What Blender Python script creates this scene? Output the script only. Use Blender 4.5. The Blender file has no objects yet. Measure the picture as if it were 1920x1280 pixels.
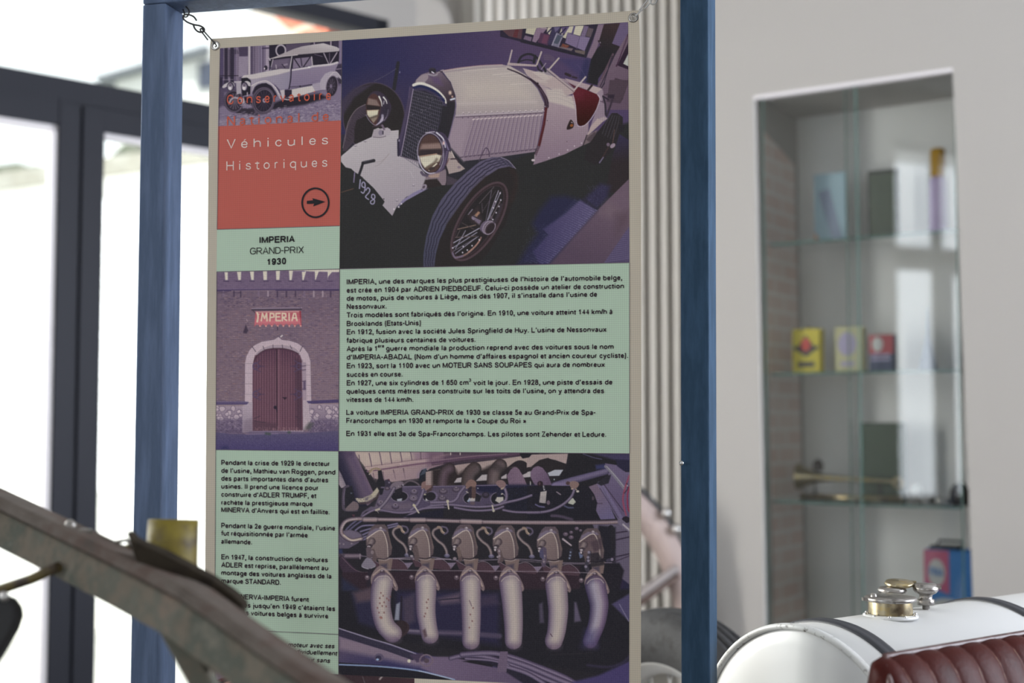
import bpy, bmesh, math, random
import numpy as np
from mathutils import Vector, Matrix
SC = bpy.context.scene
COL = SC.collection
# ---------------------------------------------------------------- camera, world, daylight, exposure
FPX = 2500.0                       # focal length in pixels of the 1920 x 1280 frame
EYE = Vector((0, 0, 1.2))
PITCH = math.atan(150/FPX)         # horizon lies at pixel row 790
FWD = Vector((0, math.cos(PITCH), math.sin(PITCH)))
UPV = Vector((0, -math.sin(PITCH), math.cos(PITCH)))
cam = bpy.data.cameras.new('camera'); cam_o = bpy.data.objects.new('camera', cam); COL.objects.link(cam_o)
cam.sensor_width = 36; cam.lens = FPX/1920*36
cam_o.location = EYE; cam_o.rotation_euler = (math.pi/2+PITCH, 0, 0)
cam.dof.use_dof = True; cam.dof.focus_distance = 2.47; cam.dof.aperture_fstop = 1.9
cam.clip_start = .05
SC.camera = cam_o
vs = SC.view_settings
vs.view_transform = 'Standard'; vs.look = 'None'; vs.gamma = 1; vs.use_curve_mapping = False; vs.exposure = 0.0
world = bpy.data.worlds.new('overcast_sky'); SC.world = world; world.use_nodes = True
wb = world.node_tree.nodes['Background']; wb.inputs[0].default_value = (.93, .97, 1, 1); wb.inputs[1].default_value = 1.9
def window_light(name, loc, rot, sx, sy, power, col=(.95, .97, 1)):
    d = bpy.data.lights.new(name, 'AREA'); d.shape = 'RECTANGLE'; d.size = sx; d.size_y = sy; d.energy = power; d.color = col
    o = bpy.data.objects.new(name, d); o.location = loc; o.rotation_euler = rot; COL.objects.link(o); return o
# daylight through the glazing of the left wall and of the wall behind the viewer
window_light('daylight_left_window', (-3.97, -.83, 2.0), (0, -math.pi/2, 0), 2.9, 2.36, 80, (.84, .91, 1))
window_light('daylight_rear_window', (.75, -4.93, 1.85), (math.pi/2, 0, 0), 4.5, 2.4, 15, (1, .95, .88))
window_light('daylight_side_window', (3.82, 2.2, 1.8), (0, math.pi/2, 0), 2.3, 2.0, 210, (.82, .88, 1))
window_light('doors_key_light', (-3.63, 4.12, 1.6), Vector((.82, .52, -.02)).to_track_quat('-Z', 'Y').to_euler(), 2.4, 2.2, 580, (1, .97, .93))  # key light added outside the doors, aimed at the radiator to brighten it
sun_d = bpy.data.lights.new('courtyard_sun', 'SUN'); sun_d.energy = 8; sun_d.angle = math.radians(3); sun_d.color = (1, .97, .92)
sun_o = bpy.data.objects.new('courtyard_sun', sun_d); COL.objects.link(sun_o); sun_o.rotation_euler = Vector((-.50, .62, -1.05)).to_track_quat('-Z', 'Y').to_euler()
def ray(x, y): return FWD+Vector((1, 0, 0))*((x-960)/FPX)-UPV*((y-640)/FPX)
def hit(x, y, p0, n):
    d = ray(x, y); return EYE+d*((p0-EYE).dot(n)/d.dot(n))
def at(x, y, Y):
    d = ray(x, y); return EYE+d*(Y/d.y)
def lin(c):
    a = np.asarray(c, float)/255
    return np.where(a <= .04045, a/12.92, ((a+.055)/1.055)**2.4)
def srgb(h):
    return tuple(lin([int(h[i:i+2], 16) for i in (0, 2, 4)]))
# ---------------------------------------------------------------- printed pictures
# Small software painter: the photographs printed on the fabric are drawn stroke by stroke
# into numpy arrays and become the dye colours of finely gridded flat sheets.
def hx(c):
    if not isinstance(c, str): return np.array(c, float)
    return np.array([int(c[i:i+2], 16) for i in (0, 2, 4)], float)
class Print:
    def __init__(s, x0, y0, x1, y1, k, base):
        s.x0, s.y0, s.k = x0, y0, k
        s.w, s.h = int((x1-x0)*k)+1, int((y1-y0)*k)+1
        s.a = np.empty((s.h, s.w, 3)); s.a[:] = hx(base)
        s.rng = np.random.default_rng(5)
        s.tf(0, 0, 1)
    def tf(s, ox, oy, z): s.ox, s.oy, s.z = ox, oy, z
    def q(s, pts):
        p = np.asarray(pts, float)
        return np.stack([(s.ox+p[:, 0]/s.z-s.x0)*s.k, (s.oy+p[:, 1]/s.z-s.y0)*s.k], 1)
    def L(s, v): return v/s.z*s.k
    def box(s, p, m):
        a = max(0, int(p[:, 0].min()-m)); b = min(s.w, int(p[:, 0].max()+m)+2)
        c = max(0, int(p[:, 1].min()-m)); d = min(s.h, int(p[:, 1].max()+m)+2)
        if a >= b or c >= d: return None
        Y, X = np.mgrid[c:d, a:b].astype(float)
        return (slice(c, d), slice(a, b)), X, Y
    def put(s, sl, m, col):
        t = s.a[sl]; s.a[sl] = t+(col-t)*m[..., None]
    def smooth(s, p, closed):
        n = len(p); out = []
        for i in range(n if closed else n-1):
            P = [p[(i+j) % n] if closed else p[min(max(i+j, 0), n-1)] for j in (-1, 0, 1, 2)]
            for t in (0, .25, .5, .75):
                out.append(.5*(2*P[1]+(P[2]-P[0])*t+(2*P[0]-5*P[1]+4*P[2]-P[3])*t*t+(3*P[1]-P[0]-3*P[2]+P[3])*t**3))
        if not closed: out.append(p[-1])
        return np.array(out)
    def gcol(s, g, X, Y, col):
        if g is None: return hx(col)
        (xa, ya), (xb, yb), c2 = g
        A = s.q([(xa, ya), (xb, yb)]); d = A[1]-A[0]
        t = np.clip(((X-A[0, 0])*d[0]+(Y-A[0, 1])*d[1])/(d@d), 0, 1)[..., None]
        return hx(col)*(1-t)+hx(c2)*t
    def poly(s, pts, col, g=None, soft=1.0, al=1, sm=False, nz=0):
        p = s.q(pts)
        if sm: p = s.smooth(p, True)
        sf = max(.6, s.L(soft)) if soft != 1.0 else .7
        r = s.box(p, sf*1.5)
        if r is None: return
        sl, X, Y = r
        d2 = np.full(X.shape, 1e18); ins = np.zeros(X.shape, bool)
        for i in range(len(p)):
            a, b = p[i], p[(i+1) % len(p)]
            e = b-a; wx, wy = X-a[0], Y-a[1]
            t = np.clip((wx*e[0]+wy*e[1])/(e@e+1e-9), 0, 1)
            d2 = np.minimum(d2, (wx-t*e[0])**2+(wy-t*e[1])**2)
            c = (a[1] > Y) != (b[1] > Y)
            ins ^= c & (X < (b[0]-a[0])*(Y-a[1])/(b[1]-a[1]+1e-12)+a[0])
        d = np.sqrt(d2)*np.where(ins, 1, -1)
        m = np.clip(.5+d/(2*sf), 0, 1)*al
        c = s.gcol(g, X, Y, col)
        if nz: c = c+s.rng.normal(0, nz, X.shape)[..., None]
        s.put(sl, m, c)
    def line(s, pts, w, col, w2=None, soft=.7, al=1, sm=True, prof=None, dash=None):
        p = s.q(pts)
        if sm and len(p) > 2: p = s.smooth(p, False)
        w = s.L(w)/2; w2 = w if w2 is None else s.L(w2)/2
        r = s.box(p, max(w, w2)+2)
        if r is None: return
        sl, X, Y = r
        seg = np.linalg.norm(np.diff(p, axis=0), axis=1); tot = seg.sum()+1e-9; cum = np.r_[0, np.cumsum(seg)]
        D = np.full(X.shape, 1e9); U = np.zeros(X.shape); S = np.zeros(X.shape)
        for i in range(len(p)-1):
            a, e = p[i], p[i+1]-p[i]
            wx, wy = X-a[0], Y-a[1]
            t = np.clip((wx*e[0]+wy*e[1])/(e@e+1e-9), 0, 1)
            d = np.hypot(wx-t*e[0], wy-t*e[1]); k = d < D
            D = np.where(k, d, D); U = np.where(k, (cum[i]+t*seg[i])/tot, U)
            S = np.where(k, np.sign(e[0]*wy-e[1]*wx), S)
        W = w+(w2-w)*U
        m = np.clip(.5+(W-D)/(2*soft), 0, 1)*al*np.clip(W*2, 0, 1)
        if dash: m = m*(np.sin(U*tot/s.L(dash)*6.283) > 0)
        if prof is None: c = hx(col)
        else:                       # colours across the tube, left edge to right edge
            v = np.clip((S*D/np.maximum(W, .01)+1)/2, 0, 1)
            C = np.array([hx(x) for x in prof]); xs = np.linspace(0, 1, len(C))
            c = np.stack([np.interp(v, xs, C[:, i]) for i in range(3)], -1)
        s.put(sl, m, c)
    def ell(s, cx, cy, rx, ry, col, ang=0, soft=.7, al=1, ring=None, g=None):
        c = s.q([(cx, cy)])[0]; rx, ry = s.L(rx), s.L(ry); R = max(rx, ry)+3
        r = s.box(np.array([c-R, c+R]), 1)
        if r is None: return
        sl, X, Y = r
        a = math.radians(ang); u = (X-c[0])*math.cos(a)+(Y-c[1])*math.sin(a); v = -(X-c[0])*math.sin(a)+(Y-c[1])*math.cos(a)
        f = np.hypot(u/rx, v/ry); gl = np.hypot(u/rx**2, v/ry**2)/np.maximum(f, 1e-6)
        d = (f-1)/np.maximum(gl, 1e-6)
        if ring is not None: d = np.abs(d)-s.L(ring)/2
        s.put(sl, np.clip(.5-d/(2*soft), 0, 1)*al, s.gcol(g, X, Y, col))
    def dots(s, pts, r, col, al=1):
        for x, y in pts: s.ell(x, y, r, r, col, al=al)
    def grain(s, amp, cell=1):
        n = s.rng.normal(0, amp, (s.h//cell+2, s.w//cell+2))
        s.a += np.repeat(np.repeat(n, cell, 0), cell, 1)[:s.h, :s.w, None]
def lerp(a, b, n): return [(a[0]+(b[0]-a[0])*i/(n-1), a[1]+(b[1]-a[1])*i/(n-1)) for i in range(n)]

def paint_car():
    P = Print(632, 36, 1186, 508, 1.4, '2b2930')
    p, l, e = P.poly, P.line, P.ell
    P.tf(640, 0, 2.4617)                                   # --- room behind the car
    p([(-20, 60), (1400, 60), (1400, 620), (-20, 620)], '23244a', ((60, 380), (820, 170), '4c3b58'))
    p([(500, 280), (1400, 280), (1400, 620), (500, 620)], '45375a', al=.5, soft=60)
    p([(-20, 380), (130, 330), (320, 390), (320, 650), (-20, 650)], '3a3048', al=.6, soft=50)
    p([(-20, 640), (300, 900), (900, 700), (1340, 560), (1340, 1250), (-20, 1250)], '2a2929', soft=8)
    P.tf(980, 30, 8.532)
    p([(-360, 215), (1210, 130), (1010, 660), (-360, 330)], '2b2434')
    p([(-330, 225), (0, 205), (-20, 370), (-220, 325)], '54383e')
    p([(-120, 216), (-60, 212), (-90, 350), (-160, 335)], '5a2c30')
    for q, c in (([(60, 195), (225, 185), (180, 305), (45, 275)], 'aea58f'), ([(40, 310), (150, 340), (130, 405), (10, 370)], '6c586c'),
                 ([(230, 185), (390, 200), (330, 270), (210, 425), (150, 405), (180, 305)], '7c6478'), ([(270, 180), (380, 178), (395, 215), (300, 200)], '8d7a80'),
                 ([(290, 265), (440, 300), (400, 470), (240, 420)], '4c3048'), ([(340, 300), (420, 310), (380, 440), (300, 430)], '62384e'),
                 ([(400, 185), (480, 178), (430, 300), (385, 260)], 'b5ab96'), ([(480, 178), (620, 170), (560, 280), (440, 470), (400, 450)], '37304a'),
                 ([(500, 180), (600, 175), (560, 230), (520, 260)], '5c5270'), ([(540, 265), (660, 310), (560, 500), (455, 470)], '6c6678'),
                 ([(560, 300), (640, 330), (560, 450), (490, 430)], '454a58'), ([(620, 195), (700, 190), (640, 300), (590, 280)], 'ada28e'),
                 ([(620, 180), (750, 168), (720, 260), (640, 290)], '57486a'), ([(750, 165), (825, 162), (790, 275), (720, 265), (690, 360), (640, 340)], 'b4aa94'),
                 ([(840, 160), (980, 152), (920, 320), (810, 290)], 'b6ad98'), ([(985, 155), (1055, 165), (1000, 330), (930, 320)], '6b5a74'),
                 ([(1050, 185), (1135, 205), (1090, 340), (1010, 320)], '584a50'), ([(720, 265), (920, 330), (860, 510), (680, 430)], '705f7c'),
                 ([(920, 320), (1080, 345), (990, 560), (870, 510)], '746482'), ([(640, 440), (740, 470), (700, 520), (610, 490)], '6a4438'),
                 ([(580, 490), (810, 520), (780, 560), (560, 500)], '6a5a5e'), ([(830, 540), (1000, 560), (990, 620), (840, 580)], '625450')):
        p(q, c)
    l([(490, 175), (400, 265)], 22, '2c2440'); l([(690, 195), (600, 290)], 22, '2c2440'); l([(830, 160), (790, 290)], 26, '54486a')
    l([(545, 285), (470, 470)], 10, '9a90a0'); l([(620, 350), (570, 500)], 12, '8a7e94'); l([(910, 340), (865, 520)], 10, '584a66')
    l([(640, 450), (690, 500), (740, 480)], 10, '7c2e22')
    l([(-20, 405), (300, 480), (700, 580), (1010, 650)], 38, '27232c'); l([(1190, 140), (1000, 645)], 42, '2a2531')
    p([(1205, 138), (1300, 132), (1225, 400), (1190, 510), (1120, 685), (1022, 662), (1120, 430)], '756070')
    p([(1300, 132), (1560, 112), (1430, 440), (1580, 500), (1480, 620), (1210, 1000), (1200, 1110), (1010, 1060), (1090, 700), (1190, 520), (1240, 470), (1222, 400)], '3a2a2c', ((1400, 150), (1250, 560), '252225'))
    p([(560, 680), (1050, 680), (1030, 1040), (960, 1000)], '33305a', al=.5, soft=40)
    p([(1000, 690), (1090, 700), (1020, 1050), (900, 1000)], '262848', al=.6, soft=30)
    p([(1560, 112), (1690, 98), (1690, 270), (1580, 488), (1430, 440)], '5e4e6c')
    p([(1560, 480), (1700, 250), (1700, 1500), (1180, 1500), (1200, 1090), (1480, 620)], '6a5563', ((1400, 500), (1600, 1400), '5c4858'))
    p([(1700, 400), (1700, 860), (1515, 790)], '2c1d2c'); p([(1695, 590), (1695, 805), (1608, 765)], 'a6a59c')
    l([(1690, 290), (1500, 800)], 22, '3a2034'); l([(1675, 330), (1500, 770)], 8, '6a5666')
    l([(1500, 560), (1240, 1130)], 14, '2c2432', sm=False); l([(1445, 610), (1260, 1000)], 30, '58434e'); l([(1430, 640), (1290, 1110)], 13, '2c2432', sm=False)
    l([(1215, 400), (1245, 440), (1255, 490)], 26, '2e222a'); l([(1240, 420), (1241, 430)], 14, '8a7c88')
    p([(1480, 990), (1700, 1050), (1600, 1330), (1290, 1260), (1370, 1230)], '45353f'); p([(1380, 1250), (1610, 1320), (1560, 1400), (1340, 1370)], '3a2c36', al=.7)
    P.tf(980, 150, 7.109)
    p([(1160, 0), (1420, 0), (1300, 280), (1130, 240)], '483842'); p([(1140, 195), (1225, 195), (1215, 250), (1130, 235)], '2e2430', soft=8)
    l([(1195, 260), (1170, 340), (1120, 480)], 26, '382c38'); l([(1070, 215), (1140, 260)], 20, '2e2430')
    p([(1290, 720), (1420, 800), (1420, 1500), (1100, 1500), (1200, 1000)], '332c46', ((1330, 740), (1350, 1100), '2e2628'))
    l([(1090, 40), (1040, 120)], 14, '2c2432')
    P.tf(640, 0, 2.4617)                                   # --- rope post
    l([(262, 290), (243, 410)], 15, '29272c', w2=17); l([(150, 375), (200, 350), (252, 318)], 2.5, '6a6068', dash=5)
    l([(270, 330), (269, 336)], 3, '8a849a')
    # --- far front wheel
    e(150, 540, 142, 158, '2a2525'); e(150, 540, 142, 158, '4a3c4c', ring=6, al=.7)
    p([(-10, 470), (60, 405), (150, 385), (60, 450), (-10, 560)], '3c3243', soft=6, al=.9)
    P.tf(630, 160, 8.535)
    p([(100, 1050), (150, 850), (170, 700), (220, 540), (330, 380), (470, 300), (500, 480), (330, 560), (300, 700), (300, 880), (160, 1050)], '40353f')
    for i in range(15):
        t = i/14; x = 160+t*310; y = 860-t*470-60*math.sin(t*3.1)
        l([(x, y), (x+70, y+40+30*(i % 2))], 6, '2a2428', al=.8)
    l([(110, 1000), (150, 800), (200, 580), (320, 390), (470, 305)], 10, '77676e'); l([(150, 900), (170, 720), (240, 540)], 8, '55484f')
    p([(300, 900), (300, 690), (350, 560), (560, 500), (560, 840), (420, 880)], '2a2526', soft=20)
    # --- white front apron
    P.tf(640, 0, 2.4617)
    p([(-2, 722), (60, 668), (140, 632), (150, 598), (170, 590), (205, 605), (265, 600), (262, 700), (272, 722), (356, 745), (360, 770), (400, 815), (450, 830), (440, 845), (370, 880), (300, 908), (255, 955), (235, 996), (190, 948), (200, 930), (150, 868), (90, 812), (60, 792), (45, 778), (20, 772), (-2, 745)],
      'a99fa1', ((120, 640), (280, 960), '968a92'))
    p([(150, 598), (215, 588), (225, 615), (190, 630), (142, 632)], '9a8d94'); p([(178, 600), (210, 590), (228, 600), (222, 622), (185, 628)], 'a2969c', sm=True)
    e(182, 612, 11, 13, '7c7080'); e(192, 612, 3, 10, '2e2836'); l([(205, 628), (180, 634), (145, 632)], 3, '5a4c56')
    l([(145, 632), (80, 665), (5, 718)], 4, 'b0a6ac', al=.6)
    p([(280, 925), (330, 890), (420, 850), (400, 870), (300, 925), (255, 960)], '7a7090')
    l([(400, 815), (440, 835)], 14, '8a7a80'); e(385, 862, 14, 9, '8f8290', -35); e(385, 862, 6, 4, '4a3e4a')
    for x, y in ((333, 855), (257, 925), (110, 652), (65, 672)): e(x, y, 6, 4, '6a5e6a'); e(x, y-2, 5, 2.5, 'b5abb0')
    for x, y in ((277, 940), (265, 955), (243, 965)): e(x, y, 4, 4, 'c0b6bc')
    for x, y in ((95, 818), (145, 868), (196, 918)): e(x, y, 3, 3, '3a3038')
    l([(220, 710), (180, 755), (155, 768)], 1.5, '7d6a6c', al=.7); l([(222, 708), (190, 740), (150, 750)], 1.5, '8a7470', al=.7); l([(318, 790), (332, 820)], 2, 'b9b0b4', al=.7)
    l([(150, 741), (100, 752)], 15, '2a272c'); l([(100, 752), (92, 778), (80, 812)], 12, '28252a', sm=False); l([(140, 738), (105, 747)], 3, '4a4550')
    l([(74, 760), (66, 800)], 0.1, '2a2929')
    p([(60, 792), (90, 812), (150, 868), (200, 930), (190, 948), (235, 996), (60, 996)], '292829', al=.0)
    P.tf(630, 290, 6.095)                                   # number plate
    l([(213, 205), (203, 315)], 12, '7a6c8c'); l([(60, 430), (140, 405), (200, 388)], 6, '6a4a3c', w2=7)
    l([(278, 285), (268, 385)], 13, '8f88a4')
    l([(332, 375), (300, 365), (296, 330), (315, 312), (332, 335), (330, 400), (312, 438), (288, 425)], 13, '948ca8')
    l([(343, 405), (362, 378), (385, 395), (378, 430), (338, 480), (372, 510)], 13, '948ca8')
    l([(405, 490), (412, 455), (440, 460), (440, 500), (398, 530), (400, 558), (430, 560), (440, 520), (405, 490)], 12, '948ca8')
    # --- bonnet, scuttle and tail
    P.tf(640, 0, 2.4617)
    p([(465, 325), (540, 312), (640, 302), (740, 298), (780, 305), (850, 345), (905, 410), (938, 480), (932, 530), (912, 640), (893, 700), (700, 728), (565, 743), (480, 650), (527, 530), (531, 480), (520, 425), (500, 375)],
      'a59893', ((700, 300), (690, 740), '86747e'))
    p([(540, 360), (700, 345), (830, 350), (900, 430), (900, 480), (545, 490)], 'b0a298', soft=50, al=.8)
    p([(527, 541), (936, 520), (912, 640), (893, 700), (700, 728), (565, 743), (490, 655)], '88757f', ((700, 540), (700, 740), '7c6976'))
    p([(480, 655), (527, 541), (600, 540), (560, 700), (565, 743)], '8d7a85', soft=10)
    for a, b, w in (((800, 335), (700, 345), 5), ((870, 385), (780, 390), 4), ((830, 350), (740, 352), 3), ((560, 330), (720, 316), 3)): l([a, b], w, 'b8aca4', al=.7)
    l([(470, 333), (560, 322), (640, 312), (760, 306)], 6, '8c7880', al=.7); l([(465, 326), (560, 311), (650, 301), (745, 297)], 2.5, '9a6a70', al=.8)
    l([(540, 478), (900, 470)], 10, 'b1a3a0', al=.6, soft=4)
    l([(528, 533), (936, 512)], 6, 'a2939a'); l([(528, 541), (936, 520)], 3.5, '554355')
    for x, y in lerp((563, 521), (930, 509), 15): e(x, y, 4, 4, 'b9adac'); e(x+1, y+3, 3, 2, '75626e')
    for x, y in lerp((560, 543), (925, 522), 15): e(x, y+1, 3, 2.5, '5a4a5a')
    for i in range(18):
        t = i/17
        tx, ty = 615+t*310, 549-t*20; bx, by = 560+t*338, 724-t*36
        if tx > 930: continue
        l([(tx, ty+4), (bx+6, by-4)], 3, '65526a', al=.9); l([(tx-5, ty+6), (bx+1, by-6)], 4, '95838e', al=.6)
        l([(tx-8, ty+3), (tx+2, ty)], 6, 'b9a9a8', w2=4); l([(bx-9, by+2), (bx+5, by-1)], 5, '4c3c4e', w2=3)
    l([(635, 742), (655, 700), (668, 682), (680, 695), (683, 722)], 4, '45364a')
    P.tf(980, 150, 7.109)
    p([(-70, -30), (150, 10), (330, 100), (470, 200), (680, 210), (700, 330), (720, 600), (780, 620), (880, 560), (870, 740), (800, 870), (560, 990), (300, 1080), (140, 1130), (190, 950), (260, 740), (320, 400), (350, 300), (280, 180), (130, 20)],
      '9c878c', ((500, 150), (500, 1000), '806a78'))
    p([(0, -160), (480, -30), (690, 120), (700, 170), (570, 215), (400, 130), (200, 40), (60, -60)], 'a4908e')
    p([(300, 120), (520, 120), (580, 220), (670, 210), (700, 390), (520, 330), (350, 290)], 'aea099', soft=14)
    for q in ([(190, -90), (330, -130), (420, -60), (380, -20)], [(120, -20), (300, 0), (330, 40), (240, 30)]): p(q, 'b4a69e', soft=14, al=.6)
    for y in (150, 190, 240): l([(360, y), (500, y+8), (690, y+90)], 6, '9a8a88', al=.7)
    p([(480, -30), (800, 40), (1060, 115), (1060, 140), (1000, 190), (740, 90), (690, 110)], '8d7880'); p([(560, -25), (900, 65), (880, 130), (640, 40)], '9c868a')
    p([(930, 70), (1060, 118), (1040, 150), (980, 190), (890, 140)], 'a69290'); l([(925, 70), (870, 135)], 26, '2e2024')
    p([(600, 30), (720, 90), (690, 110)], '4a1a28')
    p([(1060, 120), (1075, 180), (1060, 280), (1000, 240), (980, 190), (1030, 140)], '8c7884', sm=True)
    p([(720, 85), (830, 125), (990, 190), (1025, 250), (980, 390), (900, 520), (830, 600), (760, 612), (725, 570), (705, 330), (670, 190)], '571821', ((780, 150), (800, 520), '35130f'))
    e(740, 200, 60, 40, '6a2434', al=.5, soft=14)
    l([(672, 195), (705, 340), (720, 570), (760, 618), (830, 600), (910, 520), (985, 390), (1030, 250), (1000, 195)], 9, 'b6a5ac')
    p([(1030, 285), (1085, 310), (1100, 480), (1130, 512), (1000, 560), (870, 735), (930, 540), (985, 400)], '86727f')
    p([(1000, 510), (1080, 545), (1000, 620), (880, 730), (862, 728), (905, 620)], 'a48f8c'); p([(1080, 490), (1135, 512), (1080, 550), (1020, 510)], '9a868a')
    l([(1070, 215), (1100, 320), (1105, 460)], 22, '2e2630'); p([(850, 740), (1000, 660), (920, 820), (810, 870)], '6c5a5e'); l([(855, 735), (805, 870)], 14, '332a30')
    p([(840, 790), (960, 690), (990, 720), (900, 830)], '4c3f44', soft=10)
    p([(590, 660), (600, 600), (640, 528), (682, 580), (665, 640)], '2a1c1c', sm=True); e(652, 605, 22, 18, '8a4a20', -30); e(655, 565, 14, 6, '9a8a94', 30)
    for x, y in ((348, 1035), (485, 985), (598, 932), (690, 880), (785, 840)): e(x, y, 9, 9, 'b3a4ac')
    e(140, 1068, 24, 16, 'b9a9ac'); e(328, 540, 6, 8, '4a3844'); e(590, 820, 6, 6, '4a3844')
    l([(390, 590), (450, 615)], 4, 'a898a0', al=.6)
    # rear wheel
    p([(1160, 470), (1190, 440), (1260, 440), (1335, 495), (1335, 580), (1290, 720), (1230, 880), (1130, 1010), (1040, 1110), (960, 1130), (820, 1060), (850, 900), (1000, 690), (1100, 560)], '2a2527')
    for i in range(5): l([(1170+i*30, 462+i*5), (1110+i*38, 580+i*10), (1060+i*36, 720+i*20)], 8, '4a434e', al=.75)
    p([(1280, 600), (1365, 600), (1345, 690), (1280, 690)], '262227'); l([(1225, 660), (1200, 840)], 7, '6a4a44'); l([(1140, 900), (1060, 1040)], 20, '3c2c2c')
    e(1200, 875, 40, 26, '8f7b88', -40); e(1140, 860, 22, 24, '6a5868'); l([(1075, 1030), (1025, 1100)], 14, '6a6078', w2=18)
    # windscreen posts, wheel, straps
    P.tf(980, 30, 8.532)
    l([(-250, 590), (-200, 610)], 0.1, '2a2929')
    l([(-75, 760), (-30, 660), (60, 612), (150, 618), (240, 680), (320, 800), (365, 885)], 34, '29262b'); l([(-60, 730), (60, 700), (150, 712)], 20, '29262b'); l([(200, 640), (180, 740)], 44, '2a272c')
    p([(330, 620), (400, 600), (520, 670), (500, 730), (340, 700)], '5a4a5c', al=.6)
    p([(-240, 745), (220, 780), (235, 810), (-250, 790)], 'a3908e'); p([(150, 900), (250, 880), (330, 890), (440, 1010), (350, 1030)], 'b4a69e', al=.7)
    l([(300, 575), (222, 790)], 26, 'a99a92'); l([(578, 675), (420, 855)], 26, 'a99a92'); l([(1005, 975), (825, 1185)], 26, 'aa9b98'); l([(370, 755), (300, 850)], 14, '8f8088')
    l([(235, 800), (260, 860), (310, 885)], 26, '2e2832'); l([(400, 850), (560, 980), (820, 1200)], 30, '9c8a8a'); l([(385, 870), (560, 1010), (820, 1215)], 7, '4a3a44')
    l([(690, 925), (760, 955)], 42, '2f2528'); l([(800, 975), (860, 990)], 30, '322830'); l([(870, 770), (940, 860), (1000, 960)], 4, '5c5070')
    P.tf(790, 90, 5.818)
    l([(988, 25), (955, 160)], 16, 'a69692')
    P.tf(980, 150, 7.109)
    l([(-200, -150), (-60, -95), (60, -30), (140, 20), (200, 75)], 16, '352632', w2=24)
    l([(105, -10), (200, 70), (270, 180), (312, 270), (318, 350)], 26, '33222e', w2=60); l([(230, 110), (300, 220), (325, 330)], 5, '6c5868'); l([(200, 90), (275, 200), (300, 330)], 4, '5c485a')
    e(200, 45, 14, 12, '2c2028'); e(310, 358, 28, 18, '463440'); e(296, 352, 8, 9, '9a8c98')
    l([(312, 380), (285, 590), (218, 880)], 33, '4c1c20', sm=False); l([(300, 390), (272, 590), (205, 870)], 5, '6c3438')
    l([(215, 890), (170, 1000)], 30, '5a4450'); l([(165, 1000), (160, 1050)], 16, '8f7c84')
    # --- radiator
    P.tf(640, 0, 2.4617)
    p([(318, 402), (338, 375), (365, 345), (410, 327), (465, 332), (505, 378), (527, 440), (530, 495), (515, 560), (490, 645), (440, 640), (355, 745), (272, 722), (262, 695), (264, 650)], '3a3148')
    p([(335, 390), (345, 368), (370, 343), (412, 330), (462, 333), (500, 378), (522, 430), (526, 470), (490, 470), (440, 410), (390, 388)], '6a5868', ((430, 330), (490, 460), '3a2e36'))
    p([(345, 372), (365, 350), (395, 340), (400, 362), (375, 385), (350, 385)], '8a7a80', sm=True); p([(410, 350), (450, 360), (470, 395), (430, 385)], '584462', soft=8)
    l([(352, 382), (385, 382)], 5, 'aaa09a')
    l([(334, 393), (360, 385), (395, 392), (440, 415), (475, 450), (483, 475)], 14, 'c6beb2', w2=7); l([(336, 404), (365, 398), (400, 408), (445, 432), (474, 465)], 11, '23264a')
    e(502, 428, 6, 8, 'd8b8a0', soft=3); e(512, 446, 4, 5, 'b08a7a')
    p([(488, 470), (528, 470), (527, 520), (496, 640), (455, 620), (475, 540)], '2a262b'); l([(524, 452), (528, 490), (515, 560), (494, 640)], 4, '6a5c78')
    l([(505, 460), (522, 455)], 8, 'b8bac4'); l([(484, 490), (470, 540), (458, 590)], 4, '8a7a78', al=.8)
    P.tf(630, 160, 8.535)
    G = [(1240, 75), (1420, 90), (1560, 150), (1690, 260), (1720, 330), (1650, 600), (1600, 760), (1400, 800), (1330, 1215), (1040, 1130), (1060, 1000), (1130, 640)]
    p(G, '25242a')
    for i in range(19):                                      # honeycomb bars
        t = i/18
        l([(1240+t*490, 75+t*t*230), (1040+t*560, 1130+t*290)], 9, '5c5364', al=.75, sm=False)
    for i in range(22):
        t = i/21
        l([(1240-t*195, 75+t*1050), (1740-t*300, 210+t*1180)], 9, '5c5364', al=.75, sm=False)
    for i in range(0, 40):
        x, y = 1120+P.rng.random()*480, 180+P.rng.random()*900
        if x > 1240-(y-75)*.19: e(x, y, 6, 6, '8f8894', al=.8)
    p([(1700, 330), (1800, 330), (1760, 800), (1600, 780), (1660, 600)], '29262b', soft=12)
    l([(1235, 60), (1190, 320), (1130, 660), (1040, 1125)], 16, '8c7c90', al=.9); l([(1200, 50), (1150, 330), (1080, 660), (1000, 1000)], 40, '453a52'); l([(995, 870), (1000, 1120)], 34, '2e2838'); l([(1010, 870), (1008, 890)], 16, '9a90a0')
    l([(1040, 1140), (1330, 1220)], 10, '6a5c68')
    l([(1180, 20), (1160, 200)], 8, '5c4e68')
    P.tf(790, 90, 5.818)
    e(120, 240, 38, 26, '37303a'); p([(80, 235), (155, 225), (160, 270), (90, 275)], '2d2830'); l([(75, 285), (130, 300), (170, 290)], 16, '8a8088'); l([(115, 260), (135, 272)], 12, 'c8c4cc'); l([(170, 280), (210, 250), (240, 240)], 14, '8a7a80'); l([(190, 250), (230, 262)], 8, '33292f')
    # --- lamps
    P.tf(630, 160, 8.535)
    p([(560, 120), (640, 90), (720, 110), (810, 190), (880, 310), (872, 420), (790, 570), (650, 645), (590, 620), (500, 470), (478, 380), (500, 220)], '382d3c', sm=True)
    p([(600, 130), (690, 200), (720, 350), (640, 640), (590, 620), (500, 480), (478, 380), (505, 215)], '4a302e', sm=True)
    p([(520, 205), (650, 235), (700, 330), (500, 310)], '7c665f', soft=12); p([(490, 310), (710, 340), (700, 400), (490, 390)], '2c2424', soft=10)
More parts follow.
